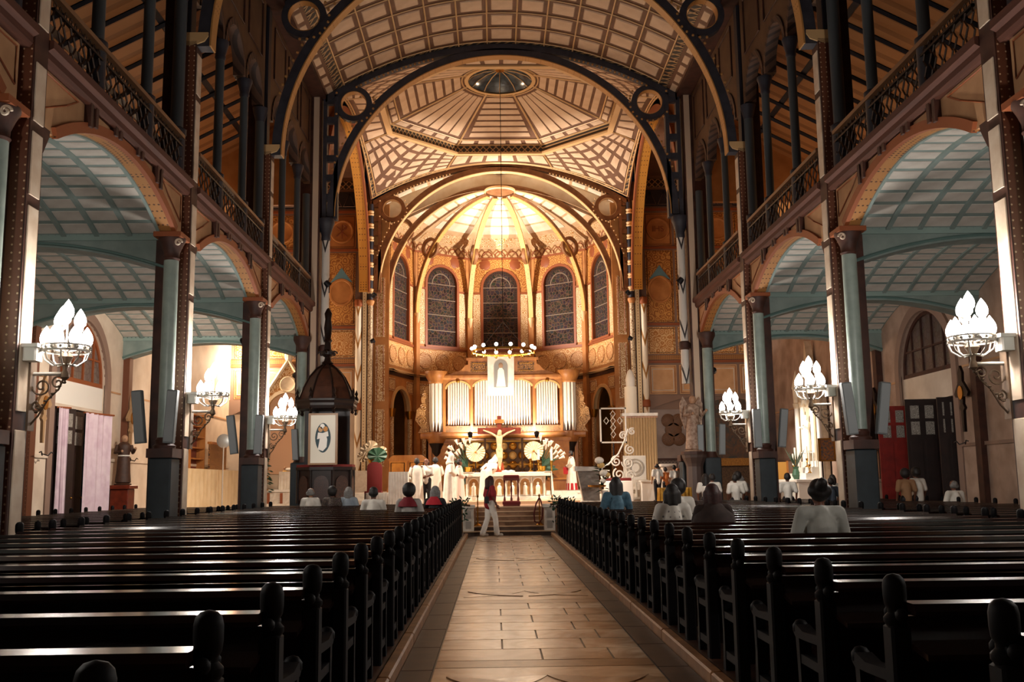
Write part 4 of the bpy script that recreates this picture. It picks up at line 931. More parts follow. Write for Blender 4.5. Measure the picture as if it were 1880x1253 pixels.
# ============================================================ PEWS
def make_pew(L):
    """runs from x=0 to x=L, people face +y; back plane at y=0"""
    t = lthing('pew', 'x', 'pew')
    MB().prism([(.0, .42), (.44, .45), (.44, .49), (.0, .46)], 'x', .03, L-.03).build('seat', PEW, t, False)
    MB().prism([(-.02, .46), (.02, .46), (-.02, .84), (-.05, .84)], 'x', .03, L-.03).build('back_panel', PEW, t, False)
    MB().prism([(-.14, .85), (.01, .85), (.02, .87), (.005, .9), (-.125, .9), (-.15, .87)], 'x', .03, L-.03).build('top_rail', PEW, t, False)
    MB().prism([(-.24, .68), (-.04, .71), (-.04, .735), (-.24, .705)], 'x', .03, L-.03).build('book_ledge', PEW, t, False)
    MB().box(.03, L-.03, -.42, -.25, .16, .21).build('kneeler', PEW, t, False)
    MB().box(.03, L-.03, .02, .05, .12, .42).build('front_board', PEW, t, False)
    e = MB()
    e.bbox(-.045, .045, -.06, .05, 0, .8, .012)
    e.lathe([(.04, .79), (.055, .81), (.055, .83), (.036, .85), (.036, .865), (.048, .885), (.052, .92), (.052, .97), (.046, .995), (.03, 1.012), (.001, 1.02)], (0, -.005, 0), 10)
    for sy in (-1, 1): e.sphere((0, -.005+sy*.062, .845), .03, 8)
    e.box(-.02, .02, -.05, .04, .83, .86)
    e.prism([(.05, .60), (.3, .585), (.42, .61), (.47, .6), (.475, .56), (.44, .54), (.3, .54), (.05, .55)], 'x', -.04, .04)
    e.sphere((0, .46, .585), .05, 8)
    e.prism([(.38, 0), (.46, 0), (.45, .12), (.43, .3), (.45, .54), (.39, .54), (.38, .3)], 'x', -.035, .035)
    e.box(-.03, .03, .04, .4, .1, .16); e.box(-.03, .03, .04, .4, .4, .45)
    me = e.mesh('pew_end', PEW_E, True)
    for x in (0, L): inst(me, 'pew_end', t, (x, 0, 0))
    return t
def ordrow(k, n): return ORD[n-1-k]
pl = make_pew(5.15); first = True
NL = 27
for k in range(NL):
    place(pl, first, (-6.52, 2.48+.95*k, .09), 0, 'dark varnished pew left of the aisle, %s row counted from the altar steps' % ordrow(k, NL), 'left nave pews'); first = False
NR = 26
for k in range(NR):
    place(pl, False, (1.37, 3.5+.95*k, .08), 0, 'dark varnished pew right of the aisle, %s row counted from the altar steps' % ordrow(k, NR), 'right nave pews')
ps = make_pew(3.9); first = True
for s, nm in SIDES:
    for k in range(20):
        place(ps, first, (-11.7 if s < 0 else 7.8, 13.4+.95*k, 0), 0, 'dark side-aisle pew under the %s vault, %s row counted from the transept' % (nm, ordrow(k, 20)), '%s aisle pews' % nm); first = False

for s, nm in SIDES:
    t = thing('parapet', 'dark panelled front screen before the first row of %s nave pews' % nm, 'screen', (s*3.9, 28.4, .09))
    MB().box(*sorted((s*1.37, s*6.5)), 28.38, 28.43, .15, .8).build('panel_board', PEW, t, False); MB().bbox(*sorted((s*1.33, s*6.54)), 28.33, 28.48, .8, .87, .02).build('top_rail', PEW, t, False)
    for i in range(7): x = s*(1.4+.84*i); MB().bbox(x-.04, x+.04, 28.35, 28.46, .09, .95, .015).build('post', PEW_E, t, False)
# ============================================================ ORGAN
YO = 46.0; OZ = 1.2
org = thing('pipe_organ', 'golden oak pipe organ with three arched pipe bays behind the altar', 'organ', (0, YO, OZ))
PIPE = M('bright_tin_pipe', '#e6dccb', .3, .1)
MB().box(-3.5, 3.5, YO+.1, YO+1.2, OZ, 3.6).build('base_case', WOOD_O, org, False)
MB().box(-3.4, 3.4, YO+.55, YO+1.2, 3.6, 6.5).build('back_case', WOOD_O, org, False)
MB().prism([(YO-.15, 3.62), (YO-.22, 3.72), (YO-.22, 3.84), (YO-.1, 3.9), (YO+.6, 3.9), (YO+.6, 3.62)], 'x', -3.85, 3.85).build('console_cornice', WOOD_O, org, False)
MB().prism([(YO-.02, 6.36), (YO-.12, 6.46), (YO-.12, 6.56), (YO+.0, 6.62), (YO+.8, 6.62), (YO+.8, 6.36)], 'x', -3.3, 3.3).build('top_cornice', WOOD_O, org, False)
FRET = M('pierced_fretwork', '#a8743c', .5, 0, '#3a1f10', 'damask', 3, thr=.5)
for x0, x1 in ((-2.7, -1.5), (-1.42, 1.42), (1.5, 2.7)):
    MB().box(x0, x1, YO+.0, YO+.08, 3.9, 4.2).build('fretwork_panel', FRET, org, False)
    xc = (x0+x1)/2; hw = (x1-x0)/2-.05; zr = 5.95 if hw < 1 else 6.05
    asp = .42/hw if hw > 1 else .35/hw
    poly = [(x0, 6.4), (x0, zr-.02)]+[(xc-hw*cos(pi*i/16), zr-.02+hw*asp*sin(pi*i/16)) for i in range(17)]+[(x1, zr-.02), (x1, 6.4)]
    sp = MB().prism(poly, 'y', YO-.02, YO+.1).build('arched_spandrel', WOOD_O, org, False)
    MB().band([((p[0][0], YO-.02, zr-.02+(p[0][2]-zr+.02)*asp), p[1]) for p in arc((xc, zr-.02), hw, 0, pi, 18, 'xz', 0)], (0, -.03, 0), (0, .04, 0), (-.02, .06)).build('arch_moulding', M('gilded_moulding', '#d9ad6a', .45), sp)
    MB().sphere((xc, YO-.08, 6.3), .09, 8).build('carved_boss', GILT, sp)
    n = 21 if hw > 1 else 9
    for i in range(n):
        px = x0+.09+(x1-x0-.18)*(i+.5)/n; r = (x1-x0-.16)/n*.43
        e = abs((i+.5)/n*2-1); foot = .22+.32*e if hw > 1 else .2+.2*(1-e)
        z0 = 4.2
        MB().lathe([(.015, z0), (r, z0+foot), (r, z0+foot+.02), (r*1.04, z0+foot+.03), (r, z0+foot+.05), (r, 6.35)], (px, YO+.3, 0), 10).build('organ_pipe', PIPE, org)
for s in (-1, 1):
    for xx in (2.75, 1.46): MB().box(*sorted((s*xx-.06, s*xx+.06)), YO-.04, YO+.5, 3.9, 6.4).build('pilaster', WOOD_O, org, False)
    # round corner tower
    tw = MB().lathe([(.36, 3.4), (.46, 3.62), (.46, 3.9), (.42, 3.92)], (s*3.12, YO+.2, 0), 18).build('tower_base', WOOD_O, org)
    MB().lathe([(.06, 2.75), (.2, 2.95), (.22, 3.1), (.36, 3.4)], (s*3.12, YO+.15, 0), 16).build('tower_corbel', WOOD_D, tw)
    MB().lathe([(.36, 6.2), (.4, 6.25), (.4, 6.35), (.5, 6.55), (.56, 6.7), (.56, 6.78), (.3, 6.8)], (s*3.12, YO+.2, 0), 18).build('tower_cap', WOOD_O, tw)
    for i in range(5):
        a = radians(-160+35*i); c = (s*3.12+.27*cos(a), YO+.2+.27*sin(a)); MB().lathe([(.02, 3.95), (.08, 4.4), (.085, 4.45), (.08, 4.5), (.08, 6.2)], (*c, 0), 10).build('organ_pipe', PIPE, tw)
    # carved wing
    w = [(s*3.45, 3.9), (s*4.0, 3.9), (s*3.85, 4.15), (s*4.12, 4.5), (s*4.05, 5.0), (s*3.8, 5.2), (s*3.85, 5.5), (s*3.7, 5.9), (s*3.55, 6.1), (s*3.45, 6.0)]
    wg = MB().prism(w, 'y', YO+.2, YO+.34).build('carved_wing', M('carved_pale_oak', '#c99a62', .5, 0, '#8f602f', 'damask', 2.6), org, False)
    for cx, cz, r in ((3.78, 4.45, .24), (3.72, 5.1, .18), (3.65, 5.65, .14)): MB().tube(spiral((s*cx, YO+.18, cz), r, 1.8, .4, (s, 0, 0), (0, 0, 1), 26), .035, 5).build('scroll', M('carved_pale_oak', '#c99a62'), wg)
    # volute beside the crest
    MB().prism([(s*1.62, 6.62), (s*2.5, 6.62), (s*2.3, 6.72), (s*1.95, 6.82), (s*1.75, 7.05), (s*1.62, 7.1)], 'y', YO, YO+.2).build('crest_volute', WOOD_O, org, False)
    # case front below: panels
    for x in (1.9, 2.95): panel_frame(org, *sorted((s*x-.45, s*x+.45)), 1.5, 3.4, YO+.1, M('amber_oak_panel', '#c98536', .4, 0, '#a8662a', 'wood', 2), WOOD_D)
cr = MB().box(-1.62, 1.62, YO-.02, YO+.5, 6.62, 7.28).build('crest', WOOD_O, org, False)
MB().box(-1.7, 1.7, YO-.08, YO+.56, 7.28, 7.4).build('crest_cornice', WOOD_O, cr, False)
for s in (-1, 1): panel_frame(org, *sorted((s*.72, s*1.5)), 6.72, 7.2, YO-.02, FRET, GILT)
MB().box(-1.42, 1.42, YO-.1, YO-.02, 3.9, 4.15).build('grille_band', FRET, org, False)
# console grille behind the altar (gilded tabernacle screen)
scn = thing('altar_screen', 'gilded filigree screen between the altar and the organ', 'screen', (0, 44.6, OZ))
MB().box(-1.95, 1.95, 44.65, 44.8, OZ, 3.45).build('screen_back', M('umber_screen_back', '#6d4824', .5, 0, '#4a2e16', 'noise', 3), scn, False)
for i in range(9):
    for j in range(5):
        q = MB().lathe([(.001, .03), (.1, .03), (.14, .0), (.17, .03), (.19, 0)], (0, 0, 0), 12); c = (-1.68+.42*i, 44.62, 1.5+.42*j)
        q.v = [(c[0]+a, c[1]-z, c[2]+b) for a, b, z in q.v]; q.build('gilt_rosette', GILT if (i+j) % 2 else M('pale_gilt', '#d8b070', .4, .6), scn)
for z in (1.3, 2.35, 3.4): MB().box(-1.98, 1.98, 44.56, 44.66, z-.03, z+.04).build('screen_rail', GILT, scn, False)
for x in (-1.95, -.84, .84, 1.95): MB().box(x-.05, x+.05, 44.55, 44.66, OZ, 3.55).build('screen_stile', M('umber_screen_back', '#6d4824'), scn, False)
# ============================================================ HANGING BANNER AND LIGHT CROWN
bn_ = thing('hanging_banner', 'tall white banner with an arched picture of a robed figure before the organ', 'banner', (-.08, 45.55, 5.56))
MB().box(-.7, .54, 45.54, 45.57, 5.56, 7.5).build('banner_cloth', CLOTH_W, bn_, False)
MB().prism([(-.4, 5.95), (.24, 5.95), (.24, 6.95)]+[(-.08+.32*cos(pi*i/10), 6.95+.3*sin(pi*i/10)) for i in range(11)]+[(-.4, 6.95)], 'y', 45.525, 45.54).build('picture_field', M('grey_picture_field', '#8d8a86', .7), bn_, False)
MB().prism([(-.3, 5.98), (.14, 5.98), (.1, 6.4), (.06, 6.75), (-.02, 6.86), (-.14, 6.86), (-.22, 6.75), (-.24, 6.4)], 'y', 45.515, 45.525).build('painted_figure', WHITE, bn_, False)
q = MB().lathe([(.001, .005), (.1, .005), (.11, 0)], (0, 0, 0), 14); q.v = [(-.08+a, 45.52-c, 6.97+b*1.2) for a, b, c in q.v]; q.build('painted_head', M('painted_brown_head', '#9a7a60', .7), bn_)
MB().tube([(-.75, 45.55, 7.5), (.6, 45.55, 7.5)], .025, 6).build('banner_rod', WOOD_O, bn_)
for x in (-.5, .35): MB().tube([(x, 45.55, 7.48), (x, 46.0, 7.3)], .012, 5).build('hook', BLACK_I, bn_)
rc = thing('light_crown', 'ring of lit bulbs hanging on a wire above the altar', 'chandelier', (0, YC, 7.05))
RC = 1.3
MB().lathe([(RC, 6.98), (RC+.05, 6.98), (RC+.05, 7.06), (RC, 7.06)], (0, YC, 0), 48, cap=False).build('hoop', BRASS, rc)
for i in range(14): a = 2*pi*i/14; MB().lathe([(.001, 6.88), (.06, 6.92), (.05, 7.0)], (RC*cos(a)+.025*cos(a), YC+RC*sin(a), 0), 8).build('bulb_socket', BRASS, rc)
sm = MB().sphere((0, 0, 0), .075, 12).mesh('crown_bulb', BULB)
for i in range(14):
    a = 2*pi*i/14; inst(sm, 'crown_bulb', rc, (1.32*cos(a), 1.32*sin(a), .12))
for i in range(3): a = 2*pi*i/3+.5; MB().tube([(RC*cos(a), YC+RC*sin(a), 7.05), (0, YC, 8.3)], .01, 4).build('stay_wire', BLACK_I, rc)
MB().tube([(0, YC, 8.3), (0, YC, 19.5)], .014, 6).build('suspension_wire', BLACK_I, rc)
for i in range(7): a = 2*pi*i/7; add_light('POINT', 'crown_light', (1.3*cos(a), YC+1.3*sin(a), 7.18), PW['ring'], WARM, rc, .07)

# ============================================================ ALTAR, CRUCIFIX, FLOWERS
YA, ZA = 37.0, CH+.1
al = thing('altar', 'white marble altar table with statue niches along its front', 'altar', (0, YA, ZA))
MB().bbox(-1.65, 1.65, YA-.05, YA+.85, ZA, ZA+.13, .01).build('plinth', MARBLE, al, False)
MB().box(-1.5, 1.5, YA+.12, YA+.75, ZA+.13, ZA+.88).build('core', MARBLE, al, False)
MB().bbox(-1.68, 1.68, YA-.1, YA+.9, ZA+.88, ZA+1.03, .02).build('table_top', MARBLE, al, False)
NICHE = M('gilded_niche', '#a87c46', .5)
for i in range(6):
    x = -1.2+.48*i
    MB().prism([(x-.17, ZA+.2), (x+.17, ZA+.2), (x+.17, ZA+.62)]+[(x+.17*cos(pi*k/8), ZA+.62+.17*sin(pi*k/8)) for k in range(9)]+[(x-.17, ZA+.62)], 'y', YA+.09, YA+.12).build('niche', NICHE, al, False)
    MB().band(arc((x, ZA+.62), .17, 0, pi, 10, 'xz', YA+.08), (0, -.04, 0), (0, .04, 0), (0, .04)).build('niche_arch', MARBLE, al)
    f = MB(); f.lathe([(.08, 0), (.09, .02), (.075, .2), (.085, .3), (.07, .36), (.03, .39), (.045, .43), (.05, .46), (.03, .5), (.001, .52)], (x, YA+.05, ZA+.16), 10, sy=.7); f.build('niche_statue', MARBLE, al)
    MB().cyl((x+.24, YA+.06), .03, ZA+.13, ZA+.85, 8).build('colonnette', MARBLE, al)
MB().cyl((-1.44, YA+.06), .03, ZA+.13, ZA+.85, 8).build('colonnette', MARBLE, al)
MB().box(-1.7, -1.2, YA-.12, YA+.92, ZA+1.03, ZA+1.045).build('altar_cloth_end', CLOTH_W, al, False)
MB().box(1.45, 1.72, YA-.12, YA+.92, ZA+1.03, ZA+1.045).build('altar_cloth_end', CLOTH_W, al, False)
MB().prism([(1.69, ZA+1.04), (1.72, ZA+1.04), (1.8, ZA+.2), (1.72, ZA+.15)], 'y', YA-.1, YA+.9).build('altar_cloth_drop', CLOTH_W, al, False)
ms = thing('mass_book', 'open white book lying on the altar table', 'book', (.1, YA+.3, ZA+1.03))
for s in (-1, 1): MB().prism([(.1, ZA+1.04), (.1+s*.25, ZA+1.05), (.1+s*.25, ZA+1.08), (.1+s*.1, ZA+1.12), (.1, ZA+1.09)], 'y', YA+.15, YA+.5).build('page_block', WHITE, ms, False)
cx = thing('crucifix', 'tall red-brown crucifix with a pale corpus standing behind the altar', 'crucifix', (-.22, 38.2, CH))
MB().box(-.3, -.14, 38.2, 38.28, CH+.1, 4.12).build('upright', WOOD_R, cx, False)
MB().box(-1.06, .62, 38.19, 38.27, 3.42, 3.66).build('crossbeam', WOOD_R, cx, False)
MB().box(-.4, -.04, 38.17, 38.2, 3.83, 3.98).build('title_board', WOOD_O, cx, False)
MB().prism([(-.42, CH+1.1), (-.02, CH+1.1), (-.08, 2.3), (-.36, 2.3)], 'y', 38.12, 38.3).build('foot_block', M('orange_red_block', '#a8431c', .5), cx, False)
def capsules(segs, vox=.02, sm=2):
    """one continuous skin around tapered limbs: segs = (p, q, r_p, r_q[, squash])"""
    mb = MB()
    for sg in segs:
        p, q, r0, r1 = sg[:4]; p = Vector(p); q = Vector(q); d = q-p; L = d.length
        if L < 1e-4: mb.sphere(p, r0, 12); continue
        rot = d.to_track_quat('Z', 'X').to_matrix().to_4x4(); prof = []
        for i in range(5): a = -pi/2+pi/2*i/4; prof.append((max(1e-4, r0*cos(a)), r0*sin(a)))
        for i in range(5): a = pi/2*i/4; prof.append((max(1e-4, r1*cos(a)), L+r1*sin(a)))
        k = MB(Matrix.Translation(p) @ rot); sq = sg[4] if len(sg) > 4 else (1, 1)
        k.lathe(prof, (0, 0, 0), 12, sx=sq[0], sy=sq[1]); mb.add(k.v, k.f)
    return mb
def skin(mb, name, mat, vox=.02, sm=3, fac=.5):
    me = mb.mesh(name+'_raw', None, False); o = bpy.data.objects.new('tmp_skin', me); COL.objects.link(o)
    r = o.modifiers.new('r', 'REMESH'); r.mode = 'VOXEL'; r.voxel_size = vox
    s = o.modifiers.new('s', 'SMOOTH'); s.iterations = sm; s.factor = fac
    dg = bpy.context.evaluated_depsgraph_get(); m2 = bpy.data.meshes.new_from_object(o.evaluated_get(dg)); m2.name = name
    bpy.data.objects.remove(o); bpy.data.meshes.remove(me)
    m2.materials.clear(); m2.materials.append(mat)
    for p in m2.polygons: p.use_smooth = True
    return m2
c0 = Vector((-.22, 38.12, 0))
V = lambda x, z, y=0: c0+Vector((x, y, z))
cor = capsules([(V(0, 2.95), V(0, 3.25), .1, .13, (1, .7)), (V(0, 2.8), V(0, 2.95), .11, .1), (V(0, 3.4, -.03), V(0.02, 3.5, -.05), .085, .08), (V(.08, 3.3), V(.32, 3.45), .05, .04), (V(.32, 3.45), V(.6, 3.56, .04), .04, .03),
                (V(-.08, 3.3), V(-.32, 3.45), .05, .04), (V(-.32, 3.45), V(-.6, 3.56, .04), .04, .03), (V(.06, 2.8), V(.07, 2.5, -.08), .08, .06), (V(.07, 2.5, -.08), V(.02, 2.15), .055, .04), (V(-.06, 2.8), V(-.05, 2.5, -.08), .08, .06), (V(-.05, 2.5, -.08), V(.0, 2.15), .055, .04), (V(0, 2.15), V(0.02, 2.05, -.1), .045, .03)])
m_ = skin(cor, 'corpus', M('ivory_corpus', '#d6b48c', .5), .016); m_.transform(Matrix.Translation((.22, -38.2, -CH))); inst(m_, 'corpus', cx)
def fan(cx_, yc, zc, r, lab, gap):
    t = thing('pleated_fan', lab, 'fan', (cx_, yc, zc)); n = 40; mb = MB(); a0 = gap
    for i in range(n):
        a = a0+(2*pi-.25)*i/n; b = a0+(2*pi-.25)*(i+1)/n; d = .02 if i % 2 else -.02
        mb.add([(cx_, yc, zc), (cx_+r*cos(a), yc+d, zc+r*sin(a)), (cx_+r*cos(b), yc-d, zc+r*sin(b)), (cx_, yc+.015, zc), (cx_+r*cos(a), yc+d+.012, zc+r*sin(a)), (cx_+r*cos(b), yc-d+.012, zc+r*sin(b))], [(0, 1, 2), (3, 5, 4), (1, 4, 5, 2)])
    mb.build('pleats', PAPER, t, False)
    MB().sphere((cx_, yc-.02, zc), .04, 8).build('fan_hub', GILT, t)
    MB().tube([(cx_, yc+.05, zc), (cx_, yc+.05, CH+.05)], .02, 6).build('stand', BLACK_I, t)
fan(-1.14, 38.0, 2.72, .37, 'round cream pleated paper fan left of the crucifix', 1.0); fan(1.1, 38.0, 2.74, .37, 'round cream pleated paper fan right of the crucifix', 5.6)
def lilies(cx_, yc, s, lab):
    t = thing('lily_arrangement', lab, 'flowers', (cx_, yc, CH))
    MB().lathe([(.1, CH), (.16, CH+.4), (.13, CH+.9), (.18, CH+1.3), (.2, CH+1.35)], (cx_, yc, 0), 14).build('vase', BRASS, t)
    rnd = random.Random(11 if s < 0 else 23)
    for i in range(15):
        a = radians(90-s*(-6+i*6.2+rnd.uniform(-4, 4))); L = (.95, .62, .8)[i % 3]+rnd.uniform(-.08, .08)
        tip = Vector((cx_+L*cos(a)*.85, yc-.08*(i % 3), 2.35+L*sin(a)*.8)); b = Vector((cx_, yc, 2.15))
        st_ = MB().tube([b, b.lerp(tip, .5)+Vector((0, 0, .03)), tip], .012, 5).build('stem', GREEN_L, t)
        m = MB(Matrix.Translation(tip) @ (tip-b).to_track_quat('Z', 'X').to_matrix().to_4x4()); m.lathe([(.015, -.05), (.03, .0), (.05, .1), (.075, .17), (.02, .14), (.01, .05)], (0, 0, 0), 10); m.build('lily_bloom', PETAL, st_)
    for i in range(12):
        a = radians(90-s*(25+i*13)); L = .42+.12*(i % 3); b = Vector((cx_, yc-.06, 2.1)); d = Vector((cos(a), -.25*((i % 3)-1), sin(a)-.15)).normalized(); q = d.cross(Vector((0, 1, 0))).normalized()
        MB().add([b, b+d*L*.5+q*.11, b+d*L, b+d*L*.5-q*.11, b+d*L*.5+Vector((0, -.03, 0))], [(0, 1, 4), (1, 2, 4), (2, 3, 4), (3, 0, 4)]).build('leaf', GREEN, t, False)
lilies(-1.45, 38.15, -1, 'white lilies with dark green leaves left of the altar cross'); lilies(1.42, 38.15, 1, 'white lilies with dark green leaves right of the altar cross')
def candle(x, y, z0, h, hs, lab, r=.035):
    t = thing('altar_candle', lab, 'candle', (x, y, z0))
    MB().lathe([(.1, z0), (.1, z0+.02), (.03, z0+.06), (.02, z0+hs*.5), (.035, z0+hs*.6), (.02, z0+hs*.7), (.06, z0+hs-.02), (.06, z0+hs)], (x, y, 0), 12).build('candlestick', BRASS, t)
    MB().cyl((x, y), r, z0+hs, z0+hs+h, 12).build('wax', M('ivory_wax', '#efe4d0', .5), t)
    MB().tube([(x, y, z0+hs+h), (x+.004, y, z0+hs+h+.03)], .004, 4).build('wick', BLACK_I, t)
candle(1.25, YA+.3, ZA+1.03, .38, .45, 'tall ivory candle on the right end of the altar', .05)
candle(.95, YA+.5, ZA+1.03, .0001+.2, .5, 'thin brass candlestick near the right fan'); candle(1.75, 37.5, CH, .45, 1.55, 'ivory candle on a floor stand right of the altar', .045)
candle(-1.72, 36.6, CH, .42, 1.15, 'ivory candle on a gilded stand left of the altar', .06)
# ============================================================ PULPIT
px, py = -6.0, 32.9
pu = thing('pulpit', 'dark carved wooden pulpit with a domed canopy on the left', 'pulpit', (px, py, 0))
oct8 = lambda r, c=(px, py), o=pi/8: [(c[0]+r*cos(o+pi/4*i), c[1]+r*sin(o+pi/4*i)) for i in range(8)]
MB().prism(oct8(.6), 'z', 0, .9).build('pulpit_foot', WOOD_D, pu, False)
MB().lathe([(.6, .75), (.75, .85), (.95, .95)], (px, py, 0), 8, pi/8, 2*pi+pi/8).build('pulpit_flare', WOOD_D, pu, False)
bd = MB().prism(oct8(.92), 'z', .95, 2.02).build('pulpit_body', WOOD_D, pu, False)
MB().prism(oct8(1.0), 'z', 2.02, 2.12).build('pulpit_ledge', WOOD_D, pu, False); MB().prism(oct8(.98), 'z', 2.12, 2.2).build('red_cushion', RED_V, pu, False)
for i in range(8):
    a = pi/4*i; r = .92*cos(pi/8)
    m = MB(Matrix.Translation((px, py, 0)) @ Matrix.Rotation(a, 4, 'Z')); m.prism([(-.24, 1.05), (.24, 1.05), (.24, 1.6)]+[(.24*cos(pi*k/8), 1.6+.24*sin(pi*k/8)) for k in range(9)]+[(-.24, 1.6)], 'x', r, r+.04); m.build('carved_niche', M('carved_niche_wood', '#3d2016', .4, 0, '#22120b', 'damask', 3), bd, False)
    a += pi/8; MB().cyl((px+.93*cos(a), py+.93*sin(a)), .05, .95, 2.02, 8).build('colonnette', WOOD_D, bd)
MB().box(px-.75, px-.62, py+.1, py+.4, 2.1, 4.3).build('back_post', WOOD_D, pu, False); MB().box(px-.7, px+.7, py+.45, py+.55, 2.0, 4.3).build('back_board', WOOD_D, pu, False)
CW = M('canopy_wood', '#4c2c1e', .4, 0, '#331b12', 'wood', 2)
cp = MB().lathe([(.95, 4.3), (.9, 4.42), (.78, 4.75), (.6, 5.1), (.36, 5.38), (.16, 5.52), (.12, 5.56)], (px, py, 0), 8, pi/8, 2*pi+pi/8).build('canopy_dome', CW, pu, False)
MB().lathe([(.7, 4.0), (.98, 4.02), (1.02, 4.12), (1.02, 4.2), (1.06, 4.28), (1.06, 4.34), (.9, 4.36)], (px, py, 0), 8, pi/8, 2*pi+pi/8).build('canopy_cornice', WOOD_D, cp, False)
for i in range(8):
    a = pi/8+pi/4*i
    MB().tube([(px+r*cos(a), py+r*sin(a), z) for r, z in ((.95, 4.34), (.9, 4.44), (.78, 4.77), (.6, 5.12), (.36, 5.4), (.16, 5.54))], .035, 6).build('canopy_rib', WOOD_D, cp)
    MB().lathe([(.05, 4.3), (.08, 4.4), (.03, 4.5), (.06, 4.58), (.001, 4.72)], (px+1.0*cos(a), py+1.0*sin(a), 0), 8).build('pinnacle', WOOD_D, cp)
    MB().lathe([(.001, 3.84), (.06, 3.9), (.03, 3.98), (.07, 4.05)], (px+.98*cos(a), py+.98*sin(a), 0), 8).build('pendant', WOOD_D, cp)
MB().lathe([(.12, 5.54), (.2, 5.6), (.12, 5.68), (.1, 5.8), (.22, 5.88), (.24, 5.98), (.12, 6.06), (.1, 6.3), (.15, 6.36), (.1, 6.44), (.14, 6.8), (.1, 7.1), (.13, 7.3), (.06, 7.45), (.001, 7.5)], (px, py, 0), 12).build('finial', WOOD_D, pu)
for i in range(4): a = pi/2*i; MB().tube(spiral((px+.22*cos(a), py+.22*sin(a), 5.92), .1, 1.2, 0, (cos(a), sin(a), 0), (0, 0, 1)), .025, 5).build('finial_scroll', WOOD_D, pu)
# framed picture on the pulpit: dark oval with white and orange figures
fr = thing('framed_picture', 'framed white picture with a dark oval emblem hung on the pulpit', 'picture', (px+.02, 31.85, 2.25))
x0, x1, z0, z1, yy = -6.36, -5.52, 2.24, 3.78, 31.87
MB().box(x0, x1, yy, yy+.04, z0, z1).build('mount', M('ivory_mount', '#e4dccb', .6), fr, False)
for a, b, c, d in ((x0-.05, x1+.05, z1, z1+.06), (x0-.05, x1+.05, z0-.06, z0), (x0-.05, x0+.02, z0, z1), (x1-.02, x1+.05, z0, z1)): MB().box(a, b, yy-.03, yy+.05, c, d).build('frame_bar', M('gilt_brown_frame', '#8a6238', .45), fr, False)
ov = [(-5.94+.25*sin(t)*(1-.12*cos(t)**2), 3.05+.48*cos(t)) for t in lin_(0, 2*pi, 28)[:-1]]
MB().prism(ov, 'y', yy-.008, yy).build('oval_field', M('deep_teal_print', '#1e3c44', .6), fr, False)
MB().prism([(-6.1, 2.68), (-5.94, 2.62), (-5.82, 2.75), (-5.8, 3.0), (-5.86, 3.18), (-6.02, 3.15), (-6.06, 2.9)], 'y', yy-.014, yy-.008).build('white_robe_shape', WHITE, fr, False)
MB().prism([(-6.13, 3.0), (-5.76, 3.1), (-5.78, 3.26), (-5.95, 3.2), (-6.1, 3.22)], 'y', yy-.018, yy-.013).build('white_sleeve_shape', WHITE, fr, False)
for x, z, mt in ((-6.02, 3.32, M('print_tan', '#c99a68', .6)), (-5.86, 3.33, M('print_orange', '#c9863c', .6)), (-5.96, 3.42, WHITE)):
    MB().prism([(x+.075*cos(t), z+.085*sin(t)) for t in lin_(0, 2*pi, 12)[:-1]], 'y', yy-.019, yy-.008).build('head_shape', mt, fr, False)
# ============================================================ RIGHT SIDE OF THE CHANCEL
lc = thing('ambo', 'grey marble lectern with a sloping top right of the steps', 'lectern', (2.72, 32.5, CH))
MB().bbox(2.4, 3.1, 32.3, 32.8, CH, CH+.12, .02).build('base', MARBLE, lc, False)
MB().prism([(2.48, CH+.12), (3.02, CH+.12), (3.0, 1.9), (2.3, 1.9)], 'y', 32.36, 32.75).build('stem', M('grey_marble', '#8f8275', .4, 0, '#6f645a', 'marble', 1.5), lc, False)
MB().prism([(2.2, 1.88), (3.12, 1.88), (3.12, 2.0), (2.2, 2.04)], 'y', 32.25, 32.9).build('desk', MARBLE, lc, False)
fl = thing('flower_stand', 'tall arrangement of white and gold flowers leaning beside the marble lectern', 'flowers', (3.1, 31.8, CH))
MB().lathe([(.12, CH), (.15, CH+.15), (.1, CH+.35), (.13, CH+.45)], (3.12, 31.8, 0), 12).build('vase', M('white_ceramic', '#e6ded2', .4), fl)
random.seed(3)
for i in range(26):
    a = random.uniform(0, 2*pi); z = random.uniform(1.25, 2.0); b = Vector((3.1-.1*(z-1.2), 31.8, z)); d = Vector((cos(a), -.5*abs(sin(a)), random.uniform(-.3, .6))).normalized(); L = random.uniform(.2, .38); q = d.cross(Vector((0, 0, 1))).normalized()
    MB().add([b, b+d*L*.5+q*.06, b+d*L, b+d*L*.5-q*.06, b+d*L*.5+Vector((0, 0, .03))], [(0, 1, 4), (1, 2, 4), (2, 3, 4), (3, 0, 4)]).build('leaf', GREEN, fl, False)
for i, (dx, z, r) in enumerate(((-.15, 2.2, .15), (-.1, 2.05, .12), (-.02, 1.8, .14), (.1, 1.75, .1), (-.05, 1.55, .1))): MB().sphere((3.1+dx, 31.65, z), r, 10, .8).build('bloom', PETAL if i % 2 == 0 else M('pale_gold_petal', '#d9b06a', .6), fl)
MB().lathe([(.02, 0), (.28, .05), (.3, .1), (.05, .04)], (2.85, 31.6, 1.32), 16).build('gilt_dish', BRASS, fl)
kn = thing('kneeling_stool', 'red velvet prie-dieu with turned wooden posts in front of the altar', 'prie-dieu', (.12, 31.6, CH))
MB().bbox(-.17, .4, 31.4, 31.9, CH+.05, CH+.16, .03).build('knee_cushion', RED_V, kn, False)
MB().box(-.15, .38, 31.42, 31.9, CH, CH+.05).build('base', WOOD_R, kn, False)
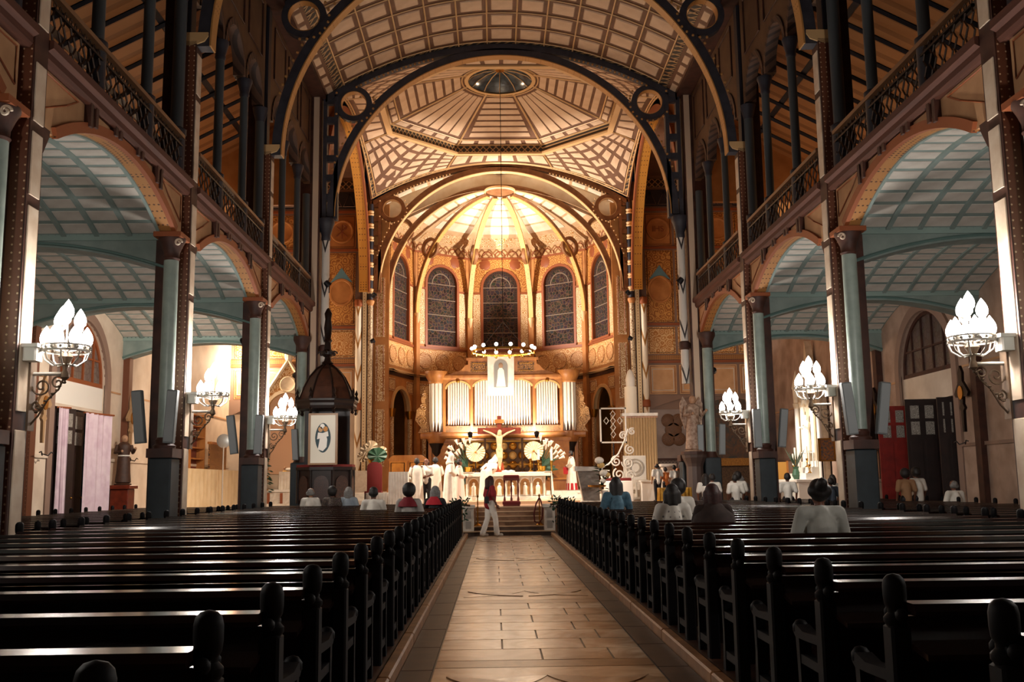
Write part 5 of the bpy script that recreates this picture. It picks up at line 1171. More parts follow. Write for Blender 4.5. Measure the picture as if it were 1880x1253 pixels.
MB().bbox(-.14, .38, 31.82, 32.1, CH+.88, CH+.98, .03).build('arm_cushion', RED_V, kn, False); MB().box(-.14, .38, 31.8, 32.1, CH+.8, CH+.88).build('arm_rail', WOOD_R, kn, False)
for x in (-.1, .12, .34): MB().lathe([(.03, CH+.05), (.04, CH+.2), (.02, CH+.3), (.035, CH+.5), (.02, CH+.7), (.035, CH+.8)], (x, 31.95, 0), 10).build('turned_post', WOOD_R, kn)
for x, lab in ((.92, 'brass rope stanchion with a dark red rope loop at the right of the steps'), (-.93, 'slim brass rope stanchion at the left of the steps')):
    t = thing('rope_stanchion', lab, 'stanchion', (x, 29.85, .27))
    MB().lathe([(.13, .267), (.13, .29), (.05, .33), (.018, .36), (.018, 1.1), (.04, 1.13), (.001, 1.2)], (x, 29.8, 0), 14).build('post', BRASS, t)
    if x > 0: MB().tube([(x, 29.76, 1.08), (x-.1, 29.72, .9), (x-.17, 29.7, .6), (x-.15, 29.7, .38), (x-.03, 29.72, .32), (x+.07, 29.72, .45), (x+.1, 29.72, .75), (x+.04, 29.74, 1.0), (x, 29.76, 1.08)], .022, 6).build('rope', M('dark_red_rope', '#5a1512', .8), t)
def garland(x, lab, n=70):
    t = thing('garland', lab, 'garland', (x, 28.45, .9)); random.seed(int(x*100)); mb = MB()
    for i in range(n):
        b = Vector((x+random.uniform(-.32, .32), 28.42+random.uniform(-.15, .15), .96+random.uniform(-.12, .12)))
        if i % 4 == 0: b.z -= random.uniform(0, .55); b.x = x+(.2 if x < 0 else -.2)+random.uniform(-.1, .1)
        d = Vector((random.uniform(-1, 1), random.uniform(-1, .3), random.uniform(-.6, 1))).normalized(); q = d.orthogonal().normalized(); L = random.uniform(.09, .17)
        mb.add([b, b+d*L*.5+q*.035, b+d*L, b+d*L*.5-q*.035], [(0, 1, 2, 3)])
    tag(mb.build('foliage', GREEN, t, False), kind='stuff')
    MB().tube([(x-.33, 28.42, .9), (x, 28.4, .93), (x+.33, 28.42, .9)], .03, 5).build('twig', M('brown_twig', '#4a3320', .8), t)
garland(-1.45, 'leafy garland on the front end of the left pews'); garland(1.5, 'leafy garland on the front end of the right pews')
def table_cloth(name, lab, x0, x1, y0, y1, z0, z1, mat, cat='table', folds=10, gold=None):
    t = thing(name, lab, cat, ((x0+x1)/2, (y0+y1)/2, z0))
    MB().box(x0, x1, y0, y1, z1-.03, z1).build('table_top', mat, t, False)
    mb = MB(); n = folds*4; pts = []
    for (ax, ay), (bx, by) in (((x0, y1), (x0, y0)), ((x0, y0), (x1, y0)), ((x1, y0), (x1, y1))):
        k = max(6, int(n*math.hypot(bx-ax, by-ay)/max(x1-x0, y1-y0)))
        for i in range(k):
            f = i/k; d = .035*sin(f*k*1.6)
            nx, ny = (by-ay), -(bx-ax); l = math.hypot(nx, ny); pts.append((ax+(bx-ax)*f, ay+(by-ay)*f, -d*nx/l, -d*ny/l))
    V = []; 
    for a, b, c, d in pts: V += [(a, b, z1), (a+c*.4, b+d*.4, z1-.15), (a+c, b+d, z0)]
    mb.add(V, [(3*i+j, 3*i+3+j, 3*i+4+j, 3*i+1+j) for i in range(len(pts)-1) for j in (0, 1)]); mb.build('cloth_drop', mat, t)
    return t
table_cloth('gold_table', 'table under a shiny gold cloth beside the right crossing pier', 5.15, 6.4, 33.4, 33.9, CH-.0, CH+.5, M('shiny_gold_cloth', '#b98a2e', .35, .5, '#8a6118', 'noise', 5))
table_cloth('credence_table', 'small table with white cloth right of the pulpit', -4.85, -4.1, 34.2, 34.8, CH, CH+.45, CLOTH_W)
table_cloth('draped_stand', 'tall narrow stand draped in cream cloth left of the robed group', -4.0, -3.35, 33.6, 34.1, CH, CH+1.15, CLOTH_W, folds=7)
t = thing('white_plinth', 'plain white pedestal between the draped stand and robed group', 'pedestal', (-3.3, 35.4, CH)); MB().bbox(-3.5, -3.15, 35.2, 35.6, CH, CH+.9, .02).build('shaft', WHITE, t, False); MB().bbox(-3.55, -3.1, 35.15, 35.65, CH+.9, CH+.98, .02).build('cap', WHITE, t, False)
ch = thing('red_chair', 'tall red-backed chair in front of the left crossing pier', 'chair', (-4.75, 35.6, CH))
MB().prism([(-5.02, CH+.45), (-4.48, CH+.45), (-4.48, CH+1.35)]+[(-4.75+.27*cos(pi*i/8), CH+1.35+.2*sin(pi*i/8)) for i in range(9)]+[(-5.02, CH+1.35)], 'y', 35.8, 35.88).build('backrest', RED_V, ch, False)
MB().box(-5.05, -4.45, 35.35, 35.85, CH+.42, CH+.5).build('seat', RED_V, ch, False)
for a in (-5.02, -4.48):
    for b in (35.4, 35.84): MB().box(a-.03, a+.03, b-.03, b+.03, CH, CH+.44).build('leg', WOOD_D, ch, False)
fs = thing('leaf_arrangement', 'vase with a big green leaf and cream fan beside the left crossing pier', 'flowers', (-4.85, 36.4, CH))
MB().lathe([(.2, CH), (.2, CH+.06), (.04, CH+.12), (.04, CH+1.35), (.18, CH+1.5), (.22, CH+1.65)], (-4.85, 36.4, 0), 14).build('pedestal_vase', BRASS, fs)
q = MB(); k = 16; q.add([(-4.7, 36.2, 2.55)]+[(-4.7+.36*cos(2*pi*i/k), 36.2+.03*(-1)**i, 2.6+.28*sin(2*pi*i/k)) for i in range(k)], [(0, 1+i, 1+(i+1) % k) for i in range(k)]); q.build('big_leaf', GREEN_L, fs, False)
for i, (dx, dz, r) in enumerate(((-.25, 2.75, .28), (-.1, 2.9, .25), (-.42, 2.55, .2), (.3, 2.75, .18))):
    q = MB(); q.add([(-4.85+dx, 36.45, dz)]+[(-4.85+dx+r*cos(2*pi*j/k), 36.45+.03*(-1)**j, dz+r*sin(2*pi*j/k)) for j in range(k)], [(0, 1+j, 1+(j+1) % k) for j in range(k)]); q.build('paper_fan', PAPER, fs, False)
th = thing('celebrant_chair', 'golden oak high-backed chair right of the altar', 'chair', (2.35, 42.5, 1.2))
MB().box(1.75, 2.85, 42.4, 42.95, 1.2, 1.65).build('seat_box', WOOD_O, th, False); MB().box(1.65, 2.95, 42.3, 42.95, 1.65, 1.72).build('seat', M('amber_oak_panel', '#c98536'), th, False)
MB().box(1.75, 2.85, 42.9, 43.05, 1.72, 3.35).build('backrest', M('amber_oak_panel', '#c98536'), th, False); MB().bbox(1.65, 2.95, 42.85, 43.1, 3.35, 3.5, .03).build('crest_rail', WOOD_O, th, False)
for x in (1.78, 2.78): MB().box(x, x+.08, 42.35, 42.9, 1.72, 2.1).build('armrest', WOOD_O, th, False)
amb_l = thing('side_cabinet', 'rounded oak cabinet left of the organ behind the robed group', 'cabinet', (-4.1, 42, 1.2))
MB().prism([(-4.9, 1.2), (-3.3, 1.2), (-3.3, 2.6), (-3.5, 2.75), (-4.7, 2.75), (-4.9, 2.6)], 'y', 41.8, 42.4).build('body', WOOD_O, amb_l, False)
MB().box(-4.95, -3.25, 41.75, 42.45, 1.2, 1.35).build('plinth', WOOD_O, amb_l, False)
for x in (-4.5, -3.7): panel_frame(amb_l, x-.35, x+.35, 1.45, 2.5, 41.8, M('amber_oak_panel', '#c98536'), WOOD_D)
# scrolled white ironwork, cross panel, candle, box and plinth
sw = thing('scroll_ironwork', 'white wrought-iron scrollwork stair rail right of the lectern', 'railing', (4.2, 38.2, 1.2))
for x, z, r, a in ((3.35, 1.75, .17, 0), (3.9, 1.75, .24, 1), (4.4, 1.8, .25, 2), (4.85, 1.75, .2, 0), (4.3, 2.3, .22, 1), (4.75, 2.25, .24, 3), (4.85, 2.75, .2, 2), (4.6, 3.3, .16, 0), (4.95, 3.45, .14, 1)): MB().tube(spiral((x, 38.2, z), r, 1.7, a, (1, 0, 0), (0, 0, 1), 26), .032, 5).build('scroll', WHITE, sw)
MB().tube([(3.1, 38.2, 1.62), (3.5, 38.2, 1.95), (4.0, 38.2, 2.2), (4.4, 38.2, 2.6), (4.65, 38.2, 3.1), (4.8, 38.2, 3.55)], .035, 6).build('rail', WHITE, sw); MB().box(3.0, 5.1, 38.17, 38.23, 1.45, 1.5).build('bottom_bar', WHITE, sw, False)
for x in (3.02, 5.05): MB().box(x-.03, x+.03, 38.16, 38.24, CH+.05, 1.5).build('foot_post', WHITE, sw, False)
cpn = thing('cross_panel', 'square open panel with a white lozenge cross above the scrollwork', 'panel', (3.95, 40.5, 3.1))
for a, b, c, d in ((3.95, 5.05, 4.5, 4.56), (3.95, 5.05, 3.1, 3.16), (3.95, 4.01, 3.1, 4.56), (4.99, 5.05, 3.1, 4.56)): MB().box(a, b, 40.5, 40.55, c, d).build('frame_bar', WHITE, cpn, False)
for x, z in ((4.5, 4.3), (4.5, 4.02), (4.5, 3.74), (4.5, 3.46), (4.22, 4.02), (4.78, 4.02)): MB().tube([(x-.1, 40.52, z), (x, 40.52, z+.14), (x+.1, 40.52, z), (x, 40.52, z-.14)], .022, 5, True).build('lozenge', WHITE, cpn)
MB().tube([(4.5, 40.55, 1.2), (4.5, 40.55, 3.1)], .03, 6).build('stand', BLACK_I, cpn)
pc = thing('paschal_candle', 'thick white candle with a glass shade on a draped shelf at the right pier', 'candle', (5.75, 44.0, 4.5))
MB().cyl((5.75, 44.0), .28, 4.55, 5.75, 20).build('wax', M('ivory_wax', '#efe4d0'), pc); MB().lathe([(.2, 5.75), (.22, 6.1), (.12, 6.45), (.02, 6.55)], (5.75, 44, 0), 16).build('shade', M('white_ceramic', '#e6ded2'), pc)
MB().box(5.3, 6.9, 43.7, 44.3, 4.42, 4.55).build('shelf', MARBLE, pc, False)
cur = thing('pleated_curtain', 'cream pleated curtain hanging under the candle shelf', 'curtain', (6.1, 44, 1.2)); mb = MB(); n = 60
mb.add([(5.35+1.5*i/n, 43.85+.06*sin(i*1.3), z) for i in range(n+1) for z in (1.21, 4.4)], [(2*i, 2*i+2, 2*i+3, 2*i+1) for i in range(n)]); mb.build('curtain_folds', M('cream_curtain', '#d9bd93', .8), cur); MB().box(5.3, 6.9, 43.8, 43.95, 4.34, 4.42).build('curtain_rod', WOOD_O, cur, False)
wb = thing('carved_panel', 'white square panel carved with a knot pattern under the curtain', 'panel', (4.9, 39.5, 1.3)); MB().box(4.75, 5.65, 39.5, 39.6, 1.6, 2.55).build('panel_board', WHITE, wb, False); MB().bbox(4.7, 5.7, 39.4, 39.75, 1.2, 1.6, .02).build('panel_base', MARBLE, wb, False)
for r in (.3, .18): MB().band(arc((5.2, 2.08), r, 0, 2*pi, 20, 'xz', 39.49), (0, -.02, 0), (0, .02, 0), (0, .05)).build('knot_ring', M('grey_stone_carving', '#b3a899', .5), wb)
bx_ = thing('white_chest', 'low white chest with a red top right of the chancel', 'chest', (4.3, 37.2, CH)); MB().bbox(3.7, 4.75, 36.9, 37.5, CH, CH+.75, .02).build('body', WHITE, bx_, False); MB().bbox(3.75, 4.7, 36.95, 37.45, CH+.75, CH+.86, .02).build('red_top', RED_V, bx_, False)
bx2 = thing('white_box', 'small plain white box right of the red-topped chest', 'box', (5.3, 37.0, CH)); MB().bbox(5.05, 5.6, 36.8, 37.3, CH, CH+.72, .02).build('body', WHITE, bx2, False); MB().bbox(5.02, 5.63, 36.77, 37.33, CH+.7, CH+.75, .01).build('lid', WHITE, bx2, False)
mp = thing('marble_pedestal', 'white marble pedestal beside the gold table', 'pedestal', (5.9, 36.5, CH)); MB().bbox(5.75, 6.2, 36.2, 36.65, CH, CH+1.25, .02).build('shaft', MARBLE, mp, False); MB().bbox(5.68, 6.27, 36.13, 36.72, CH+1.25, CH+1.35, .02).build('cap', MARBLE, mp, False)
# ============================================================ STATUES
def robed_statue(name, lab, loc, mat, h=1.6, rot=0, wings=False, head=None, belt=None):
    t = thing(name, lab, 'statue', loc, None, rot); k = h/1.6
    MB().lathe([(.2*k, .06), (.25*k, .1), (.22*k, .4*k), (.2*k, .8*k), (.17*k, .95*k), (.21*k, 1.15*k), (.22*k, 1.28*k), (.15*k, 1.36*k), (.06*k, 1.4*k)], (0, 0, 0), 18, sy=.75).build('robe', mat, t)
    MB().lathe([(.26*k, 0), (.28*k, .03), (.24*k, .06)], (0, 0, 0), 16).build('foot_plate', mat, t)
    hd = head or mat
    q = MB(); q.sphere((0, -.02*k, 1.5*k), .105*k, 12, 1.2); q.sphere((0, -.12*k, 1.49*k), .025*k, 6); q.build('head', hd, t)
    for s in (-1, 1):
        MB().tube([(s*.2*k, 0, 1.28*k), (s*.27*k, -.06*k, 1.05*k), (s*.12*k if s < 0 else s*.3*k, -.22*k, 1.08*k if s < 0 else 1.15*k)], [.07*k, .065*k, .045*k], 8).build('sleeve', mat, t)
        MB().sphere((s*.1*k if s < 0 else s*.31*k, -.26*k, 1.09*k if s < 0 else 1.18*k), .045*k, 8).build('hand', hd, t)
        if wings: MB().prism([(s*.08, 1.3*k), (s*.3, 1.6*k), (s*.42, 1.4*k), (s*.4, 1.0*k), (s*.25, .65*k), (s*.12, .9*k)], 'y', .1, .15).build('wing', mat, t, False)
    if belt: MB().lathe([(.19*k, .93*k), (.2*k, .95*k), (.19*k, .97*k)], (0, 0, 0), 16, sy=.78).build('cord_belt', belt, t)
    return t
ped = thing('statue_pedestal', 'dark wooden pedestal under the monk statue on the left wall', 'pedestal', (-12.85, 33.35, 0))
MB().bbox(-13.15, -12.55, 33.05, 33.65, 0, 1.5, .02).build('shaft', WOOD_R, ped, False); MB().bbox(-13.2, -12.47, 32.97, 33.73, 1.5, 1.62, .02).build('cap', WOOD_R, ped, False); MB().bbox(-13.2, -12.5, 33.0, 33.7, 0, .15, .02).build('foot', WOOD_R, ped, False)
robed_statue('monk_statue', 'painted statue of a monk in a brown habit holding a child', (-12.85, 33.35, 1.62), M('brown_habit', '#4a2c1c', .6, 0, '#3a2013', 'noise', 4), 1.65, .5, head=M('painted_flesh', '#b08566', .5), belt=WHITE)
robed_statue('saint_statue', 'grey-robed saint statue on the right wall beside the red door', (12.8, 34.6, 1.5), M('slate_blue_robe', '#7f8f92', .6, 0, '#65767a', 'noise', 3), 1.75, -.6, head=M('painted_flesh', '#b08566', .5))
ped = thing('statue_pedestal', 'stone bracket under the saint statue on the right wall', 'pedestal', (12.9, 34.6, 0)); MB().bbox(12.5, 13.2, 34.3, 34.9, 0, 1.4, .03).build('shaft', PLASTER_R, ped, False); MB().bbox(12.45, 13.24, 34.25, 34.95, 1.4, 1.5, .02).build('cap', PLASTER_R, ped, False)
robed_statue('angel_statue', 'painted angel statue on a capital against the right crossing pier', (6.42, 33.62, 2.5), M('painted_angel', '#b59a86', .6, 0, '#7d5a44', 'noise', 5), 1.9, .2, True, M('painted_flesh', '#b08566', .5))
apd = thing('statue_column', 'dark fluted pedestal under the angel statue', 'pedestal', (6.42, 33.62, 0)); MB().lathe([(.4, 0), (.4, .25), (.3, .3), (.29, 2.0), (.32, 2.1), (.42, 2.3), (.45, 2.5)], (6.42, 33.62, 0), 12).build('fluted_shaft', M('dark_painted_stone', '#4c3c36', .5), apd, False); MB().lathe([(.46, 2.4), (.46, 2.5), (.3, 2.5)], (6.42, 33.62, 0), 12).build('top_plate', IRON, apd, False)
# relief crosses with branching sconces on the wall pilasters
def wall_cross(s, y, lab):
    x = s*13.05; t = thing('station_cross', lab, 'cross', (x, y, 3.0))
    f = lambda a, b: [(y+p, 3.9+q) for p, q in a]
    sh = [(-.05, -1.1), (.05, -1.1), (.07, -.5), (.16, -.42), (.07, -.3), (.1, -.1), (.34, -.1), (.42, 0), (.34, .1), (.2, .25), (.1, .35), (.12, .6), (0, .8), (-.12, .6), (-.1, .35), (-.2, .25), (-.34, .1), (-.42, 0), (-.34, -.1), (-.1, -.1), (-.07, -.3), (-.16, -.42), (-.07, -.5)]
    MB().prism(f(sh, 0), 'x', x, x-s*.08).build('cross_relief', WOOD_D if s > 0 else M('tan_carving', '#a88560', .5), t, False)
    MB().prism([(y+.14*cos(a), 3.92+.2*sin(a)) for a in lin_(0, 2*pi, 16)[:-1]], 'x', x-s*.08, x-s*.11).build('oval_plaque', GILT, t, False)
    for d in (-1, 1): MB().tube([(x-s*.05, y, 2.5), (x-s*.15, y+d*.18, 2.45), (x-s*.18, y+d*.3, 2.55), (x-s*.18, y+d*.42, 2.52)], .018, 5).build('sconce_branch', BLACK_I, t)
wall_cross(-1, P[4]-.0, 'ornate tan cross relief above the monk statue'); wall_cross(1, P[3]+.55, 'dark cross relief with sconce on the right wall nearest the camera'); wall_cross(1, P[4], 'dark cross relief above the saint statue on the right'); wall_cross(-1, P[3]+.4, 'cross relief on the left wall nearest the camera')
# ============================================================ DOORS AND CURTAINS
def door_leaf(name, lab, hinge, ang, w, mat, h=3.9, glass=True):
    t = thing(name, lab, 'door', hinge, None, ang)
    MB().box(0, w, -.035, .035, .02, h).build('leaf', mat, t, False)
    for i in range(2):
        x0 = .1+(w-.1)/2*i; x1 = x0+(w-.1)/2-.1
        for z0, z1 in ((.2, 1.35), (1.5, 2.65)): MB().box(x0, x1, -.055, .055, z0, z1).build('door_panel', mat, t, False)
        for z0, z1 in ((2.85, 3.25), (3.35, 3.75)): MB().box(x0+.04, x1-.04, -.05, .05, z0, z1).build('door_pane', M('frosted_star_pane', '#a8a096', .35, 0, '#6d6660', 'damask', 6), t, False)
    MB().sphere((w-.08, -.07, 1.25), .035, 8).build('door_knob', BRASS, t)
REDD = M('oxblood_door_paint', '#8a2018', .5, 0, '#741a14', 'noise', 2); DARKD = M('dark_brown_door', '#2a1a17', .45, 0, '#1d1210', 'wood', 2)
door_leaf('church_door', 'open red door leaf with four frosted panes on the right', (13.35, 32.45, 0), radians(176), .98, REDD)
door_leaf('church_door', 'dark brown door leaf beside the red one', (13.4, 30.3, 0), radians(174), .98, DARKD, 3.95); door_leaf('church_door', 'dark brown door leaf farthest right in the doorway', (13.4, 29.05, 0), radians(172), .55, DARKD)
door_leaf('church_door', 'dark wooden door leaf open behind the pink curtain on the left', (-13.3, 28.9, 0), radians(75), .95, DARKD)
door_leaf('church_door', 'dark glazed door between the pink curtains on the left', (-13.42, 29.7, 0), radians(88), 1.5, DARKD)
PINK = M('mauve_pink_cloth', '#e0cbd3', .75, 0, '#cfb2c0', 'noise', 1.5)
def hanging(lab, x, y0, y1, z0, z1, mat, dx=.5):
    t = thing('door_curtain', lab, 'curtain', (x, (y0+y1)/2, z0)); mb = MB(); n = 26; V = []
    for i in range(n+1):
        f = i/n; d = .05*sin(i*1.25)+.02*sin(i*2.9)
        for j in range(6): g = j/5; V.append((x+dx*f+d*(.4+.6*g), y0+(y1-y0)*f+.03*sin(i*.9)*g, z1-(z1-z0)*g))
    mb.add(V, [(6*i+j, 6*i+6+j, 6*i+7+j, 6*i+1+j) for i in range(n) for j in range(5)]); mb.build('folds', mat, t)
    MB().tube([(x-.05, y0-.05, z1), (x+dx+.05, y1+.05, z1)], .03, 6).build('curtain_rail', RUST, t)
hanging('narrow pink curtain at the left jamb of the left doorway', -13.15, 28.95, 29.3, .02, 3.9, PINK, .12); hanging('wide pink curtain hanging in the left doorway', -13.0, 30.5, 31.9, .02, 3.85, PINK, .25)
# palm plant
pt = thing('potted_palm', 'small potted palm on the floor beside the monk statue', 'plant', (-12.35, 34.0, 0)); MB().lathe([(.16, 0), (.22, .4), (.24, .43)], (-12.35, 34.0, 0), 14).build('pot', M('terracotta_pot', '#8a5236', .7), pt)
for i in range(11):
    a = 2*pi*i/11; d = Vector((cos(a), sin(a), 0)); b = Vector((-12.35, 34.0, .4)); pts = [b+d*(.75*q)+Vector((0, 0, .95*q-.75*q*q)) for q in lin_(0, 1, 6)]
    m = MB(); sd = d.cross(Vector((0, 0, 1)))
    for j in range(6): w0, w1 = .09*sin(pi*(j+.2)/6.4), .09*sin(pi*(j+1.2)/6.4); m.add([pts[j]-sd*w0, pts[j]+sd*w0, pts[j+1]+sd*w1, pts[j+1]-sd*w1], [(0, 1, 2, 3)])
    m.build('frond', M('olive_frond', '#4d4a2a', .6), pt, False)
# ============================================================ LEFT TRANSEPT
bc = thing('bookcase', 'tall open wooden bookcase against the left transept wall', 'bookcase', (-13.0, 41.6, .35))
for yv in (40.6, 42.55): MB().box(-13.24, -12.85, yv, yv+.06, .35, 4.6).build('side_panel', WOOD_O, bc, False)
for z in lin_(.4, 4.5, 9): MB().box(-13.22, -12.87, 40.66, 42.55, z, z+.05).build('shelf', WOOD_O, bc, False)
MB().box(-13.24, -13.2, 40.6, 42.6, .35, 4.6).build('back_panel', WOOD_R, bc, False)
table_cloth('chapel_table', 'long table with cream cloth along the left transept wall', -13.0, -12.2, 38.2, 45.8, .35, 2.2-.85+.9, M('cream_table_cloth', '#e0cba6', .8, 0, '#d2b98f', 'noise', 1), folds=14)
sc_ = thing('wooden_screen', 'low dark pierced screen standing on the cloth table', 'screen', (-12.6, 43.5, 2.25)); MB().box(-12.65, -12.58, 42.4, 45.0, 2.25, 3.35).build('screen_board', FRET, sc_, False); MB().box(-12.7, -12.54, 42.4, 45.0, 3.35, 3.45).build('screen_rail', WOOD_O, sc_, False)
ft = thing('table_fan', 'round silvery fan on a slim stand before the bookcase', 'fan', (-11.9, 42.0, .35)); MB().tube([(-11.9, 42, .35), (-11.9, 42, 3.2)], .03, 6).build('pole', CHROME, ft); q = MB(); q.lathe([(.001, .06), (.2, .05), (.3, .0), (.2, -.05), (.001, -.06)], (0, 0, 0), 18); q.v = [(-11.9+a, 42-c, 3.45+b) for a, b, c in q.v]; q.build('fan_cage', M('silver_mesh', '#b5bcbf', .4, .5), ft); MB().lathe([(.25, .35), (.25, .38), (.03, .42)], (-11.9, 42, 0), 14).build('foot', CHROME, ft)
sa = thing('side_altar', 'white gabled side altar with arched niche in the left transept', 'altar', (-10.4, 47.3, .35))
GY = 47.55
ALT = M('cream_altar_stone', '#e3d2b8', .5, 0, '#cdb797', 'noise', 2)
for s in (-1, 1):
    MB().bbox(-10.4+s*1.15-.17, -10.4+s*1.15+.17, GY, 47.95, .35, 5.4, .02).build('pier', ALT, sa, False)
    MB().lathe([(.2, 5.4), (.1, 5.7), (.14, 5.8), (.001, 6.6)], (-10.4+s*1.15, GY+.2, 0), 8).build('pinnacle', ALT, sa, False)
MB().prism([(-11.75, 5.45), (-10.4, 7.55), (-9.05, 5.45), (-9.35, 5.3)]+[(-10.4+1.0*cos(pi*i/14), 5.0+1.0*sin(pi*i/14)) for i in range(15)]+[(-11.45, 5.3)], 'y', GY+.05, 47.95).build('gable', DAMASK_C, sa, False)
for s in (-1, 1): MB().tube([(-10.4+s*1.4, GY, 5.4), (-10.4, GY, 7.6)], .09, 6).build('raking_cornice', ALT, sa)
MB().band(arc((-10.4, 5.0), 1.0, 0, pi, 20, 'xz', GY), (0, -.05, 0), (0, .1, 0), (0, .16)).build('niche_arch', ALT, sa)
q = MB().lathe([(.001, .04), (.26, .04), (.36, .08), (.42, 0)], (0, 0, 0), 20); q.v = [(-10.4+a, GY-c, 6.4+b) for a, b, c in q.v]; q.build('roundel', ALT, sa)
MB().lathe([(.12, 7.5), (.2, 7.7), (.22, 8.0), (.3, 8.1), (.3, 8.2)], (-10.4, GY+.1, 0), 8).build('finial', ALT, sa)
MB().box(-11.3, -9.5, 47.8, 47.95, 2.1, 6.0).build('niche_back', M('salmon_niche', '#d3a988', .6), sa, False)
MB().bbox(-11.5, -9.3, 46.6, 47.6, .35, 1.25, .02).build('altar_block', MARBLE, sa, False); MB().box(-11.55, -9.25, 46.5, 47.65, 1.25, 1.36).build('altar_slab', WHITE, sa, False)
for i in range(3): MB().box(-11.6-.0, -9.2, 46.2-.3*i, 46.6, .35, .35+.12*(3-i)).build('altar_step', MARBLE, sa, False)
for x in (-11.0, -10.4, -9.8): MB().box(x-.06, x+.06, 46.55, 46.62, .45, 1.2).build('altar_pilaster', RUST, sa, False)
table_cloth('tabernacle_stand', 'tabernacle stand under a white cloth on the left side altar', -10.6, -9.7, 46.9, 47.3, 1.36, 2.2, CLOTH_W, folds=6)
rb = thing('reclining_figurine', 'small pale reclining figurine on the draped stand', 'figurine', (-10.15, 47.05, 2.2)); MB().sphere((-10.1, 47.05, 2.3), .12, 10, .7, 2.2).build('body', WHITE, rb); MB().sphere((-10.36, 47.05, 2.36), .07, 8).build('head', M('painted_flesh', '#b08566'), rb); MB().bbox(-10.45, -9.85, 46.95, 47.15, 2.2, 2.23, .01).build('tray', BRASS, rb, False)
tr = thing('decorated_tree', 'small decorated conifer with gold lights beside the left side altar', 'tree', (-11.2, 46.2, .35)); random.seed(5); mb = MB()
for i in range(120): z = random.uniform(1.3, 3.4); r = .45*(3.6-z)/2.3; a = random.uniform(0, 2*pi); b = Vector((-11.2+r*cos(a)*random.random()**.5, 46.2+r*sin(a), z)); d = Vector((cos(a), sin(a), -.3)); mb.add([b, b+d*.16+Vector((0, 0, .04)), b+d*.26, b+d*.16-Vector((0, 0, .04))], [(0, 1, 2, 3)])
tag(mb.build('needles', GREEN, tr, False), kind='stuff'); mb = MB()
for i in range(30): z = random.uniform(1.3, 3.3); r = .5*(3.6-z)/2.3; a = random.uniform(pi, 2*pi); mb.sphere((-11.2+r*cos(a), 46.2+r*sin(a), z), .035, 6)
tag(mb.build('baubles', GILT, tr), kind='stuff'); MB().cyl((-11.2, 46.2), .06, .35, 1.4, 8).build('trunk', WOOD_D, tr)
# ============================================================ RIGHT TRANSEPT: white canopied altar on the side wall
wa = thing('canopied_altar', 'bright white gothic altar with spires against the right transept wall', 'altar', (12.9, 41.4, .35))
WX = 12.95
MB().bbox(11.9, 13.2, 40.0, 42.8, .35, 1.4, .02).build('altar_block', WHITE, wa, False); MB().bbox(11.8, 13.22, 39.9, 42.9, 1.4, 1.52, .02).build('altar_slab', WHITE, wa, False)
MB().box(13.0, 13.22, 39.9, 42.9, 1.5, 5.6).build('reredos', ALT, wa, False)
for yv in (39.95, 40.75, 42.05, 42.85):
    MB().cyl((12.88, yv), .1, 1.5, 4.6, 12).build('colonnette', WHITE, wa); MB().lathe([(.14, 4.6), (.18, 4.8), (.14, 4.85), (.16, 5.4), (.2, 5.5), (.001, 6.3)], (12.9, yv, 0), 8).build('pinnacle', ALT, wa, False)
MB().prism([(40.6, 5.2), (42.2, 5.2), (41.6, 6.6), (41.4, 7.4), (41.2, 6.6)], 'x', 12.9, 13.2).build('central_spire', ALT, wa, False)
MB().band([((12.9, p[0][1], p[0][2]), p[1]) for p in arc((41.4, 4.4), .6, 0, pi, 16, 'yz', 0)], (-.1, 0, 0), (.1, 0, 0), (0, .14)).build('niche_arch', WHITE, wa)
for i, dz in enumerate((0, .25, .5)): MB().box(12.3+.25*i, 13.1, 40.2, 42.6, 1.52+.25*i, 1.77+.25*i).build('gradine', WHITE, wa, False)
robed_statue('madonna_statue', 'white statue in the niche of the canopied right altar', (12.8, 41.4, 2.6), WHITE, 1.6, -pi/2)
for i, (yv, z) in enumerate(((40.3, 1.77), (40.6, 2.02), (42.2, 2.02), (42.5, 1.77))):
    candle(12.5, yv, z, .5, .35, 'white candle on the right side altar, %s from the nave' % ORD[i], .04)
fv = thing('flower_vase', 'tall leafy arrangement on the right side altar', 'flowers', (12.3, 41.2, 1.52)); MB().lathe([(.1, 1.52), (.18, 1.7), (.1, 1.95), (.14, 2.05)], (12.2, 41.2, 0), 12).build('vase', GREEN_L, fv)
for i in range(12): a = 2*pi*i/12; b = Vector((12.2, 41.2, 2.0)); d = Vector((.5*cos(a), .6*sin(a), 1)).normalized(); q = d.orthogonal().normalized(); L = .6+.2*(i % 3); MB().add([b, b+d*L*.5+q*.06, b+d*L, b+d*L*.5-q*.06], [(0, 1, 2, 3)]).build('leaf', GREEN, fv, False)
fp = thing('framed_icon', 'colourful framed icon standing in front of the right altar', 'picture', (12.6, 38.3, .35)); MB().box(12.3, 12.85, 38.3, 38.36, 2.25, 3.05).build('painting', M('colourful_icon_paint', '#b5702c', .5, 0, '#2c4a5a', 'noise', 6), fp, False)
for a, b, c, d in ((12.26, 12.89, 3.05, 3.1), (12.26, 12.89, 2.2, 2.25), (12.25, 12.31, 2.2, 3.1), (12.84, 12.9, 2.2, 3.1)): MB().box(a, b, 38.27, 38.38, c, d).build('frame_bar', GILT, fp, False)
for x in (12.4, 12.75): MB().box(x-.02, x+.02, 38.38, 38.44, .35, 3.0).build('easel_leg', WOOD_D, fp, False)
table_cloth('altar_side_table', 'white-clothed low table in front of the right side altar', 10.4, 11.6, 40.5, 41.5, .35, 1.15, CLOTH_W, folds=8)
